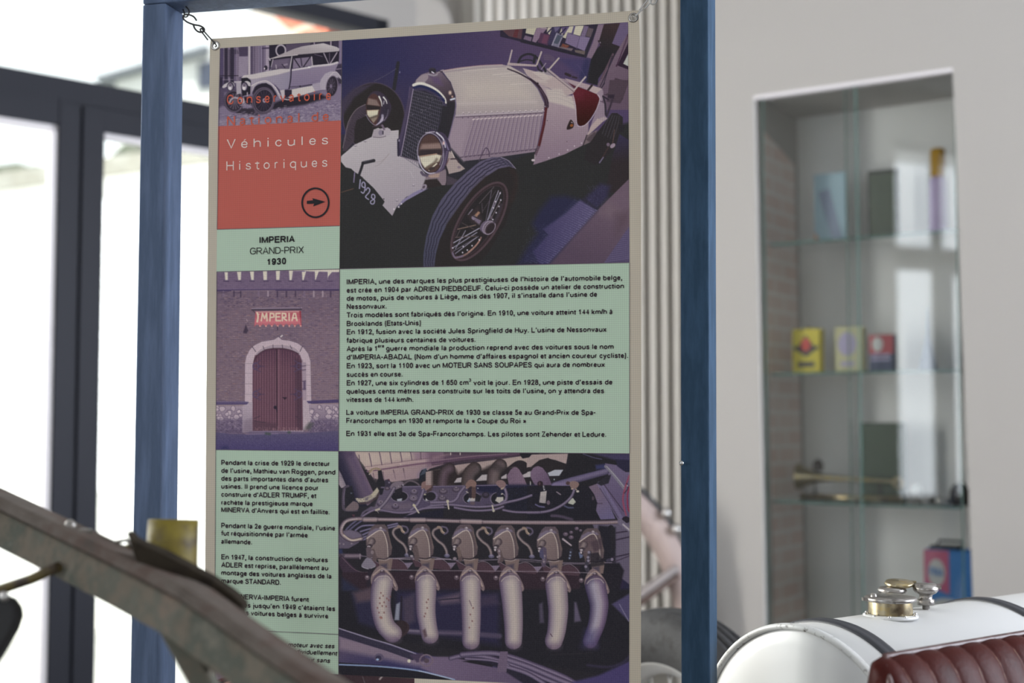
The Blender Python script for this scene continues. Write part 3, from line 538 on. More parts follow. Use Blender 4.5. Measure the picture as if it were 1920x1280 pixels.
    for i, (x, y) in enumerate(xs):
        p([(x, y), (x+60, y+36), (x+110, y+20), (x+150, y+8), (x+190, y+30), (x+215, y+60), (x+200, y+70), (x+20, y+50)], '4a353f'); l([(x+5, y+2), (x+40, y+22), (x+62, y+32), (x+100, y+20), (x+150, y+6), (x+190, y+28), (x+212, y+60)], 3, '83707c')
        if i < 4: p([(x+190, y+30), (x+240, y+28), (x+215, y+58)], '77687c')
    p([(170, 640), (200, 610), (240, 648), (230, 662), (190, 670), (165, 660)], '79707e', sm=True); l([(168, 660), (200, 672), (236, 660)], 4, '9a909c')
    p([(1330, 640), (1540, 640), (1565, 680), (1540, 790), (1330, 780)], '25222a', soft=6, sm=False)
    l([(165, 603), (300, 616), (520, 608), (700, 628), (1000, 620), (1260, 640), (1500, 638)], 4, '77697a'); l([(210, 612), (430, 620), (640, 620)], 5, '8a7c88'); l([(1000, 628), (1250, 645), (1400, 645)], 3, '6c5e6c')
    for i in range(260):
        x, y = 60+P.rng.random()*1480, 700+P.rng.random()*90; e(x, y, 2.2, 2, '5a4250', al=.35)
    # --- small pipes between carburettor bodies
    def spipe(dx, dy=0):
        l([(1000+dx, 240+dy), (930+dx, 280+dy), (920+dx, 350+dy), (990+dx, 440+dy), (1080+dx, 510+dy), (1130+dx, 600+dy), (1140+dx, 670+dy)], 52, '', prof=['42383e', '7c6c6c', '8f7e7c', '5c4e54', '332c34'][::-1])
        e(1140+dx, 685+dy, 46, 30, '55506a'); e(1140+dx, 670+dy, 28, 18, '7c7288'); l([(1000+dx, 230+dy), (1040+dx, 240+dy), (1060+dx, 300+dy), (1095+dx, 325+dy)], 44, '8a7468', w2=36); l([(1060+dx, 220+dy), (1130+dx, 240+dy), (1150+dx, 300+dy), (1100+dx, 340+dy)], 28, '5a5064')
        l([(1060+dx, 280+dy), (1095+dx, 320+dy)], 12, 'b09a84')
    D(); spipe(0); E(); spipe(-900, 10); spipe(-190, 20); spipe(460, 25)
    F(); l([(560, 430), (690, 530)], 34, '8f7f88', w2=26); l([(570, 440), (680, 520)], 8, 'c0b2b4')
    for x, y, r in ((600, 350, 40), (690, 400, 40), (780, 260, 34), (840, 290, 24), (690, 320, 30)): e(x, y, r, r*.8, '5c4c5c'); e(x+4, y-6, r*.4, r*.3, '82727e')
    l([(690, 600), (680, 680), (660, 740)], 50, '34303c'); P.dots([(680, 640), (675, 690), (665, 735)], 14, '76809a'); p([(810, 640), (890, 630), (870, 720), (830, 740)], '5c6484', soft=6)
    # --- carburettor tops
    def body(x, y, k=1.0, tone=('7d6a68', '6c5e70')):
        f = lambda q: [(x+a*k, y+b*k) for a, b in q]
        p(f([(190, 560), (430, 545), (400, 740), (240, 740)]), '5f5162', ((220, 650), (420, 650), '74605c')); p(f([(230, 640), (340, 620), (340, 740), (240, 740)]), '37334a', soft=20*k, al=.7)
        p(f([(0, 210), (40, 120), (90, 40), (140, 0), (300, 0), (350, 60), (380, 250), (420, 360), (405, 480), (330, 545), (190, 545), (120, 500), (40, 400), (0, 330)]), '5f5162', ((60, 100), (400, 450), '594a4e'))
        p(f([(20, 205), (50, 120), (150, 60), (300, 70), (330, 110), (280, 110), (180, 110)]), '6e6174', soft=10*k)
        p(f([(15, 220), (190, 105), (250, 100), (300, 180), (340, 300), (350, 520), (280, 545), (190, 530), (90, 420), (20, 320)]), tone[0], f([(100, 200), (330, 480)]) and (f([(100, 200)])[0], f([(330, 480)])[0], '6f5d5e'))
        l(f([(15, 222), (110, 155), (190, 105), (255, 100), (300, 170), (335, 290), (348, 420), (350, 520)]), 15*k, 'c2b2a6', w2=9*k); l(f([(340, 120), (380, 250), (400, 380)]), 20*k, '6f5c58', al=.7)
        l(f([(180, 545), (280, 558), (350, 540), (420, 490)]), 10*k, '33262c'); l(f([(190, 560), (300, 575), (370, 552)]), 7*k, 'b0a09a')
        e(x+235*k, y+60*k, 26*k, 22*k, '8f8088'); e(x+238*k, y+52*k, 10*k, 9*k, 'b5abb0')
        e(x+95*k, y+270*k, 60*k, 60*k, '4a3d42'); l(f([(90, 265), (60, 330)]), 100*k, '', prof=['4a3e44', '77676a', '82716e', '54474c'], sm=False); e(x+56*k, y+340*k, 50*k, 26*k, '463a42', -10)
        l(f([(55, 345), (50, 400)]), 62*k, '3a3038'); e(x+45*k, y+355*k, 26*k, 16*k, 'a89ca0'); e(x+48*k, y+385*k, 30*k, 14*k, '7d7078'); e(x+40*k, y+400*k, 16*k, 16*k, 'b9adb0'); e(x+64*k, y+395*k, 6*k, 16*k, '2c242a')
        l(f([(110, 420), (130, 500), (140, 560)]), 60*k, '5a4a4c', w2=70*k)
    D(); body(480, 195); l([(520, 590), (540, 680)], 80, '5a4c54', w2=110); e(580, 640, 26, 30, '7d6c70'); body(1150, 190); l([(1270, 560), (1300, 720)], 70, '5c4c4e'); l([(1160, 640), (1190, 700)], 40, '2f2a33'); e(1210, 700, 26, 16, '9a8f96'); e(1210, 745, 20, 18, '554754')
    E(); body(315, 195); l([(420, 580), (440, 690)], 56, '6a5854'); e(365, 740, 30, 22, '83757c'); body(970, 205); l([(1070, 600), (1080, 720), (1060, 800)], 50, '6c5a60', w2=24); P.dots([(1075, 620), (1080, 700), (1050, 715)], 18, '8f8188')
    F(); body(140, 230, .98); l([(250, 600), (260, 740), (250, 850)], 90, '54475a', w2=60); P.dots([(262, 700), (250, 745), (255, 790)], 20, '84747c'); p([(180, 620), (240, 580), (260, 760), (190, 720)], '4a4662', soft=8)
    body(810, 255, .98, ('57464c', '6c5e70')); p([(1000, 480), (1190, 400), (1180, 580), (1060, 640)], '453740', soft=20, al=.8); l([(990, 640), (960, 760), (930, 860), (950, 920)], 50, '3d3844', w2=70); P.dots([(975, 640), (960, 720), (965, 775), (925, 870)], 22, '7f7688'); e(1115, 750, 26, 30, '4d4048'); p([(1000, 660), (1120, 640), (1240, 840), (1000, 880)], '25222a', soft=10, al=.8); l([(1270, 770), (1350, 750)], 44, '3f394c'); e(1345, 755, 22, 26, '7d7084')
    # gallery tube
    H(); l([(165, 512), (110, 520), (62, 490), (58, 450), (85, 415), (150, 404), (260, 408), (480, 410), (760, 420), (1000, 424), (1200, 425), (1440, 424), (1545, 420)], 22, '', prof=['4a3c46', '7a6668', '937e80', '8a7880', '5c4c58', '3c323c'][::-1]);
    for a, b in (((180, 409), (240, 409)), ((700, 418), (800, 421)), ((430, 411), (500, 411))): l([a, b], 27, '', prof=['4a3c46', '8a7476', 'a08a88', '85747c', '4c404a'][::-1])
    l([(160, 512), (110, 519), (70, 492)], 8, 'b3a294'); l([(60, 455), (85, 418), (140, 405)], 7, 'a08f90')
    l([(240, 405), (760, 416), (1300, 420)], 5, 'aa9896', al=.5); e(1575, 410, 22, 18, '28222c'); l([(1545, 420), (1600, 465)], 30, '685e72'); l([(1560, 435), (1600, 470)], 9, 'a49aa0')
    # --- exhaust pipes
    p([(42, 790), (1600, 780), (1600, 1260), (42, 1000)], '25232a', soft=8); p([(110, 800), (240, 780), (240, 990), (150, 960)], '2d2a42', soft=14); p([(120, 800), (220, 770), (225, 840), (140, 850)], '55444e', soft=14)
    p([(350, 790), (700, 790), (900, 800), (900, 1080), (400, 1000), (350, 900)], '2c2842', soft=20); p([(380, 830), (450, 800), (450, 950), (390, 980)], '443a4c', soft=14); p([(570, 830), (690, 800), (690, 850), (590, 860)], '5c4c5c', soft=14); p([(800, 820), (880, 810), (900, 860), (800, 870)], '43374c', soft=14, al=.8)
    l([(575, 838), (700, 826)], 6, '2a2638'); l([(400, 1000), (460, 1008), (700, 1015), (900, 1030)], 26, '4c4258', soft=3); l([(405, 1000), (470, 1004)], 12, '6a5f72'); l([(560, 1012), (700, 1016)], 4, '62566c')
    p([(350, 860), (370, 850), (365, 945), (340, 945)], '7f8090', soft=4); l([(378, 820), (375, 940)], 10, '2a2430')
    p([(1112, 860), (1130, 850), (1138, 960), (1115, 960)], '4a4254', soft=6); p([(1300, 850), (1310, 850), (1335, 950), (1300, 955)], '5a5066', soft=6)
    l([(210, 680), (200, 760)], 20, '2c2630')
    def flange(cx, cy, w):
        p([(cx-w*.75, cy+30), (cx-w*.45, cy-18), (cx-8, cy-34), (cx+w*.35, cy-12), (cx+w*.75, cy+30), (cx+w*1.02, cy+80), (cx+w*.9, cy+100), (cx+w*.6, cy+70), (cx, cy+10), (cx-w*.6, cy+70)], '7a6668', sm=True)
        l([(cx-w*.6, cy+16), (cx, cy-18), (cx+w*.5, cy+14), (cx+w*.85, cy+74)], 7, 'a0897f'); l([(cx-w*.5, cy+28), (cx, cy-4), (cx+w*.5, cy+28), (cx+w*.8, cy+84)], 4, '4a3a42'); e(cx, cy-4, 13, 12, '4a3c46'); e(cx-2, cy-9, 7, 5, '8f7f86'); e(cx-w*.98, cy+28, 13, 13, '5a4a54'); e(cx-w*.98, cy+24, 6, 5, '9a8a90')
    pr = ['4c3e58', '8a7a86', 'aa9c98', 'b0a29a', '98888a', '6e5c6c']
    for fx, fy, pts, w, w2 in ((275, 690, [(278, 748), (268, 800), (268, 880), (290, 970), (330, 1015)], 112, 100), (505, 688, [(508, 746), (508, 800), (508, 900), (520, 980), (530, 1025)], 114, 92), (745, 690, [(745, 748), (746, 800), (750, 930), (748, 1055)], 112, 94), (955, 692, [(958, 750), (966, 820), (975, 960), (975, 1055)], 118, 92), (1205, 698, [(1203, 756), (1210, 830), (1214, 900), (1205, 1000), (1190, 1055)], 116, 94), (1410, 705, [(1412, 762), (1425, 820), (1432, 870), (1420, 960), (1385, 1055)], 112, 80)):
        flange(fx, fy, 75 if fx != 275 else 82)
        if fx < 300: l([(330, 1015), (370, 1000), (385, 985)], 80, '3a2c32', w2=70); e(372, 985, 34, 40, '33282c', 30)
        l(pts, w, '', w2=w2, prof=(pr if fx < 1300 else ['352c4a', '6a6078', '9a90a0', '9a8c98', '74607a', '4a3a54'])[::-1])
        l([(pts[0][0]-w*.46, fy+46), (pts[0][0]-w*.2, fy+14), (pts[0][0]+w*.2, fy+10), (pts[0][0]+w*.46, fy+40)], 5, '5c4a54', al=.7); l([(pts[0][0]-w*.4, fy+46), (pts[0][0]-w*.2, fy+24), (pts[0][0]+w*.2, fy+20), (pts[0][0]+w*.4, fy+42)], 5, 'b5a59c', al=.7)
        x, y = pts[-1]; e(x+4, y+w2*.3, w2*.4, w2*.22, '6a566a', al=.5, soft=8)
    for x, y in ((268, 800), (280, 815), (262, 828), (300, 830), (285, 850), (310, 838), (275, 870), (296, 872), (262, 855), (318, 820), (258, 905), (270, 930), (285, 905), (250, 880), (512, 850), (520, 835), (505, 910), (515, 880), (500, 925), (745, 915), (760, 880), (740, 985), (755, 950)): e(x, y, 4, 5, '7a4c4a', al=.85)
    e(268, 932, 10, 7, '93605a', 30, al=.7); p([(490, 1000), (505, 990), (515, 1030), (500, 1040)], '5c4850', soft=5); l([(740, 840), (752, 870)], 5, '6c5560', al=.8); l([(1172, 1018), (1182, 1032)], 4, '4a3040')
    p([(1360, 1000), (1420, 1000), (1420, 1090), (1340, 1090)], '3a3462', soft=26, al=.6)
    l([(275, 676), (500, 680), (900, 684), (1200, 687), (1400, 694)], 3.5, '8c7f8a', al=.85)
    # --- front bodywork in the foreground
    p([(42, 990), (140, 1015), (300, 1070), (480, 1125), (560, 1140), (700, 1180), (900, 1180), (1100, 1240), (1300, 1290), (1300, 1400), (42, 1400)], '524660', ((200, 1050), (260, 1190), '36325a'))
    p([(42, 1030), (300, 1090), (470, 1140), (900, 1210), (900, 1230), (450, 1190), (42, 1100)], '8a7684', soft=16, al=.8); p([(42, 990), (300, 1075), (460, 1130), (440, 1160), (300, 1110), (42, 1030)], '342f42'); l([(42, 988), (200, 1040), (320, 1075), (455, 1125)], 6, '8c8298')
    p([(420, 1130), (490, 1120), (520, 1160), (460, 1170)], '453850', soft=5); p([(540, 1140), (650, 1140), (1000, 1230), (1300, 1300), (700, 1300), (480, 1200)], '6c5a74', ((600, 1150), (1000, 1290), '5c4c66'), soft=6)
    e(258, 1145, 26, 22, '5c5068'); e(255, 1148, 16, 14, '38324a'); e(250, 1155, 8, 6, '90a4c4'); e(418, 1163, 9, 9, 'c4bca8'); e(510, 1160, 34, 30, '72606e', ring=8); e(512, 1162, 14, 12, '54444e')
    p([(42, 1170), (260, 1185), (470, 1215), (650, 1262), (600, 1300), (42, 1300)], '25232b'); l([(42, 1182), (260, 1192), (450, 1212), (560, 1236), (660, 1262)], 8, '7f90b4'); l([(470, 1215), (650, 1260)], 5, 'a0a8bc')
    # cable bundle
    p([(630, 1140), (700, 1125), (950, 1130), (1100, 1180), (1300, 1270), (1450, 1330), (1100, 1330), (900, 1200), (760, 1160)], '2a2634', soft=5)
    for pts, w in (([(640, 1148), (700, 1135), (800, 1135), (900, 1160), (1000, 1195), (1150, 1260), (1250, 1300)], 24), ([(700, 1128), (850, 1120), (960, 1140), (1100, 1190), (1250, 1250), (1330, 1300)], 28), ([(930, 1150), (1050, 1190), (1180, 1245), (1290, 1290)], 30), ([(930, 1190), (1040, 1225), (1120, 1270), (1160, 1300)], 24), ([(720, 1150), (860, 1160), (950, 1185)], 14)):
        l(pts, w, '', prof=['3a3248', '6c5e78', '7d6e84', '5a4c66', '382f44'][::-1])
    p([(905, 1112), (945, 1112), (938, 1222), (885, 1222)], '67566c'); p([(700, 1165), (770, 1160), (870, 1185), (860, 1195)], '26232a')
    l([(1170, 1130), (1400, 1120)], 3, '3a3238', al=.6); p([(1290, 1275), (1430, 1240), (1600, 1160), (1600, 1310), (1290, 1310)], '443a66', soft=8); l([(1370, 1185), (1480, 1195), (1560, 1170), (1600, 1130)], 12, '352e44', soft=3)
    p([(1500, 860), (1600, 800), (1600, 960)], '4a4264', soft=6); l([(1540, 860), (1590, 950)], 6, '6c6480')
    P.grain(4.5)
    return P
def paint_gate():
    P = Print(400, 500, 640, 850, 1.5, '6a5662')
    p, l, e = P.poly, P.line, P.ell
    R = P.rng
    U = lambda: P.tf(395, 500, 7.112)
    V = lambda: P.tf(395, 670, 6.736)
    U()                                                      # rubble brickwork
    p([(0, 0), (1800, 0), (1800, 2600), (0, 2600)], '62505f', ((0, 300), (0, 2000), '6e5a64'))
    p([(0, 700), (700, 500), (600, 1800), (0, 2200)], '6c5862', soft=120, al=.6); p([(1250, 700), (1800, 700), (1800, 2200), (1300, 2200)], '725d68', soft=120, al=.6)
    for i in range(4200):
        x, y = 60+R.random()*1680, 330+R.random()*2150
        c = ('524258', '7c6870', '806868', '4c3c50', '8a7276', '6a4c50', '5a4a66')[R.integers(7)]
        l([(x, y), (x+14+R.random()*26, y+R.normal(0, 1.5))], 5+R.random()*7, c, al=.25+.4*R.random())
    for i in range(70): l([(60, 340+i*30), (1740, 336+i*30)], 4, '463848', al=.28, sm=False)
    for i in range(60):
        x, y = 80+R.random()*1600, 640+R.random()*1700; l([(x, y), (x+26, y)], 9, '8a5c52', al=.4)
    p([(0, 40), (1750, 0), (1750, 305), (0, 320)], '625066')     # parapet
    for i in range(700):
        x, y = 70+R.random()*1650, 60+R.random()*240; l([(x, y), (x+18+R.random()*20, y)], 6, ('54445c', '6c5a6c', '4a3c58')[R.integers(3)], al=.4)
    p([(0, 20), (1720, -20), (1720, 32), (900, 52), (0, 74)], '9aa89c')
    for q in ([(185, 72), (228, 72), (228, 176), (195, 178)], [(352, 66), (408, 66), (402, 176), (368, 178)], [(524, 62), (578, 62), (574, 176), (542, 176)], [(698, 60), (752, 58), (750, 175), (706, 177)],
              [(870, 56), (925, 52), (916, 174), (876, 176)], [(1044, 50), (1098, 50), (1080, 176), (1052, 178)], [(1215, 44), (1275, 52), (1240, 178), (1224, 180)], [(1388, 38), (1440, 66), (1402, 170), (1394, 180)], [(1560, 36), (1620, 66), (1568, 130), (1560, 170)]): p(q, 'b5ab9c')
    p([(900, 46), (1720, 28), (1712, 70), (1600, 70), (1450, 64), (1440, 66), (1280, 58), (1110, 54)], 'b5aa9e'); p([(1110, 58), (1240, 52), (1275, 60), (1240, 66)], '5c4c70'); 
    for x in (205, 370, 550, 735, 900, 1070, 1250, 1420, 1590): l([(x-30, 190), (x+34, 192)], 14, '463850')
    l([(0, 318), (900, 306), (1750, 308)], 26, '3f3250'); l([(0, 300), (1750, 290)], 10, '6c5a74', al=.6); l([(280, 322), (860, 316)], 8, '8f7878', al=.8)
    for x in (170, 640, 765, 1250, 1375, 1495): l([(x, 330), (x, 392)], 22, ('6a586a', '8f7c84')[x % 2], al=.9)
    for x in (310, 400, 890, 1010, 1130, 1600): l([(x, 330), (x, 400)], 20, '3c3044', al=.8)
    l([(300, 345), (400, 345)], 8, '3c3044'); l([(0, 350), (220, 345)], 6, '3c3044')
    l([(550, 556), (1215, 548)], 14, '7d6c7a'); l([(550, 574), (1210, 566)], 16, '352b38'); l([(560, 580), (600, 620)], 12, '463a44')
    p([(598, 594), (1190, 584), (1212, 790), (1195, 790), (1168, 755), (1122, 795), (1085, 755), (1048, 795), (1010, 755), (970, 800), (932, 755), (893, 800), (855, 755), (815, 800), (775, 755), (737, 800), (700, 760), (658, 800), (620, 758), (580, 800)], 'a04c56')
    p([(600, 596), (1190, 586), (1192, 606), (598, 616)], 'a8807a', al=.7); p([(1180, 590), (1205, 590), (1212, 780), (1195, 740)], '86323c')
    p([(600, 700), (1200, 690), (1200, 760), (590, 770)], 'b86a70', soft=20, al=.6)
    for x in (658, 737, 815, 893, 970, 1048, 1122, 1200): e(x, 790, 10, 13, 'b88478')
    s = 'c2a690'
    l([(620, 615), (632, 660), (622, 730)], 24, s); l([(625, 640), (650, 630)], 10, s)
    for q in ([(675, 720), (690, 622), (718, 690), (745, 622), (752, 720)], [(790, 720), (795, 622), (840, 625), (845, 668), (798, 676)], [(925, 622), (870, 624), (872, 718), (930, 718)], [(871, 668), (918, 666)], [(955, 718), (955, 622), (1000, 625), (1002, 668), (960, 674), (1012, 716)], [(1046, 622), (1048, 716)], [(1085, 716), (1108, 624), (1132, 624), (1150, 716)], [(1092, 684), (1140, 682)]): l(q, 20, s, sm=False)
    p([(430, 880), (470, 770), (500, 850), (480, 890)], '3c3040', soft=8); l([(480, 705), (490, 725)], 14, '8a7478'); p([(925, 930), (955, 905), (965, 918), (935, 942)], 'b3a8a6'); l([(890, 800), (892, 840)], 12, '3c3040')
    for i in range(200):
        x, y = 180+R.random()*1000, 400+R.random()*140; l([(x, y), (x+24, y+R.normal(0, 6))], 8, ('3f3248', '7d6668')[R.integers(2)], al=.5)
    # stone arch and door
    def arch(f): return [(px, py) for px, py in f]
    outer = [(250, 3000), (250, 1980), (455, 1980), (460, 1280), (475, 1200), (520, 1110), (580, 1050), (680, 1000), (800, 980), (850, 970), (905, 935), (950, 975), (1050, 985), (1160, 1020), (1240, 1080), (1300, 1160), (1330, 1260), (1345, 1980), (1345, 3000)]
    p([(455, 2010), (460, 1280), (475, 1200), (520, 1110), (580, 1050), (680, 1000), (800, 980), (850, 970), (905, 935), (950, 975), (1050, 985), (1160, 1020), (1240, 1080), (1300, 1160), (1330, 1260), (1345, 2000)], 'a28e96', nz=5)
    p([(560, 2400), (560, 1280), (590, 1170), (680, 1080), (800, 1040), (900, 1035), (1010, 1040), (1110, 1070), (1180, 1130), (1225, 1250), (1240, 2400)], '8f7c86')
    l([(560, 1300), (590, 1170), (680, 1085), (800, 1042), (900, 1034), (1010, 1042), (1120, 1075), (1190, 1140)], 8, 'b09c9e', al=.8)
    for a, b in (((555, 1065), (600, 1130)), ((700, 1060), (712, 1100)), ((830, 1040), (830, 1090)), ((955, 1040), (960, 1085)), ((1060, 1050), (1080, 1090)), ((1225, 1060), (1190, 1130))): l([a, b], 9, '4a3c48')
    for y in (1290, 1420, 1560, 1700, 1830): l([(460, y), (560, y)], 5, '7d6a74'); l([(1240, y+20), (1340, y+20)], 5, '7d6a74')
    V()
    p([(525, 935), (530, 100), (545, 20), (560, -30), (1130, -30), (1150, 40), (1160, 300), (1165, 915)], '5e3f4c')
    U(); p([(570, 1400), (575, 1260), (620, 1180), (720, 1110), (830, 1090), (980, 1092), (1090, 1120), (1170, 1160), (1200, 1220), (1215, 1400)], '4a2f40', ((800, 1090), (800, 1380), '5e3f4c')); l([(575, 1270), (620, 1180), (720, 1112), (830, 1090), (980, 1092), (1090, 1120), (1170, 1160)], 14, '3a2630', al=.8)
    V()
    for i in range(19):
        x = 545+i*33; y = -100+150*min(1, abs((x-842)/305)**3); l([(x, y), (x, 925)], 8, '442c3a', al=.75, sm=False); l([(x+12, y+14), (x+12, 920)], 9, '75505a', al=.5, sm=False)
    l([(832, -100), (838, 925)], 12, '33232f', sm=False); l([(862, -95), (862, 900)], 22, '7a5560', al=.5, sm=False)
    p([(1060, 0), (1150, 40), (1160, 910), (1080, 910)], '3c2a38', soft=24, al=.6)
    p([(530, 800), (840, 830), (840, 925), (530, 930)], '4a3440', soft=20, al=.7)
    for i in range(60): x = 540+R.random()*600; l([(x, 870+R.random()*50), (x+8, 885+R.random()*40)], 8, '7d5c62', al=.5)
    for y in (110, 465):
        for sg, x0 in ((1, 545), (-1, 1140)):
            l([(x0, y), (x0+sg*135, y)], 9, '44344c'); l([(x0, y-20), (x0+sg*50, y-50), (x0+sg*80, y-70)], 11, '4a3a52'); l([(x0, y+20), (x0+sg*40, y+50), (x0+sg*85, y+70)], 11, '4a3a52'); e(x0+sg*22, y, 34, 42, '4c3d58', ring=11); l([(x0+sg*60, y-20), (x0+sg*90, y), (x0+sg*60, y+20)], 8, '44344c')
    l([(545, 800), (690, 822)], 10, '40303c'); l([(550, 770), (620, 740)], 10, '40303c'); l([(1130, 780), (1070, 740)], 10, '40303c')
    p([(900, 502), (962, 502), (955, 518), (935, 535), (920, 515)], '2c202c'); e(815, 630, 20, 22, '2a2230'); l([(832, 640), (836, 680)], 14, '2a2230')
    # right jamb, plinths, pavement
    p([(1152, 60), (1205, 60), (1210, 540), (1160, 540)], '8a7682', soft=5); 
    for y in (110, 160, 300, 400): l([(1155, y), (1200, y-6)], 10, '4c3c50')
    p([(1170, 300), (1200, 300), (1200, 410), (1170, 410)], '54445c', soft=8)
    def rub(x0, x1, y0):
        p([(x0, y0), (x1, y0), (x1, 960), (x0, 960)], '8a7884', ((0, y0), (0, 940), '645468'))
        for i in range(26):
            x, y = x0+R.random()*(x1-x0), y0+20+R.random()*240; r = 26+R.random()*16
            q = [(x+r*math.cos(a)*R.uniform(.7, 1.2), y+r*math.sin(a)*R.uniform(.7, 1.3)) for a in np.arange(6)*1.047]
            p(q, 'a6949a', al=.75); l(q+[q[0]], 6, '54445a', sm=False, al=.9)
        p([(x0, 790), (x1, 770), (x1, 960), (x0, 960)], '54465e', soft=30, al=.75)
        for i in range(70): x, y = x0+R.random()*(x1-x0), 800+R.random()*140; l([(x, y), (x+R.normal(0, 20), y+20)], 6, ('8a7884', '3c3044')[R.integers(2)], al=.6)
    rub(60, 420, 610); rub(1240, 1620, 590)
    p([(400, 610), (480, 570), (528, 560), (528, 940), (400, 950)], '94838e', ((0, 640), (0, 930), '7a6a78'), nz=5); p([(1162, 540), (1235, 570), (1260, 800), (1200, 910), (1165, 910)], '9a8890', nz=6)
    p([(1240, 820), (1300, 830), (1260, 910), (1180, 900)], '4a4a48', soft=20, al=.8); p([(420, 800), (528, 760), (528, 940), (420, 950)], '6c5c6a', soft=20, al=.5)
    p([(60, 555), (425, 552), (485, 565), (455, 595), (60, 598)], '4c4060'); l([(60, 560), (470, 562)], 10, '6a5c74', al=.7); l([(60, 604), (430, 600)], 8, '8f7c78', al=.8); p([(1210, 550), (1620, 528), (1620, 572), (1300, 585), (1235, 580)], '42375a'); l([(1260, 590), (1620, 578)], 8, '8f7a74', al=.8)
    p([(0, 935), (250, 965), (520, 968), (1250, 950), (1620, 925), (1700, 1250), (0, 1250)], '4c4460', ((800, 950), (800, 1180), '3f365e'), nz=5)
    p([(430, 950), (530, 930), (840, 930), (1280, 940), (1200, 960), (520, 970)], '5c4e66'); l([(440, 972), (850, 962)], 6, '74647a'); l([(530, 934), (840, 930)], 14, '6c5c70')
    for x, y in ((705, 960), (740, 965), (990, 945)): e(x, y, 20, 14, '3a4440', soft=3)
    e(180, 1140, 44, 18, '2f2c50', soft=5)
    for i in range(400): x, y = 60+R.random()*1560, 975+R.random()*190; e(x, y, 5, 4, ('5a5068', '352e52')[R.integers(2)], al=.5)
    P.a = (P.a-90)*1.1+97; P.grain(4)
    return P

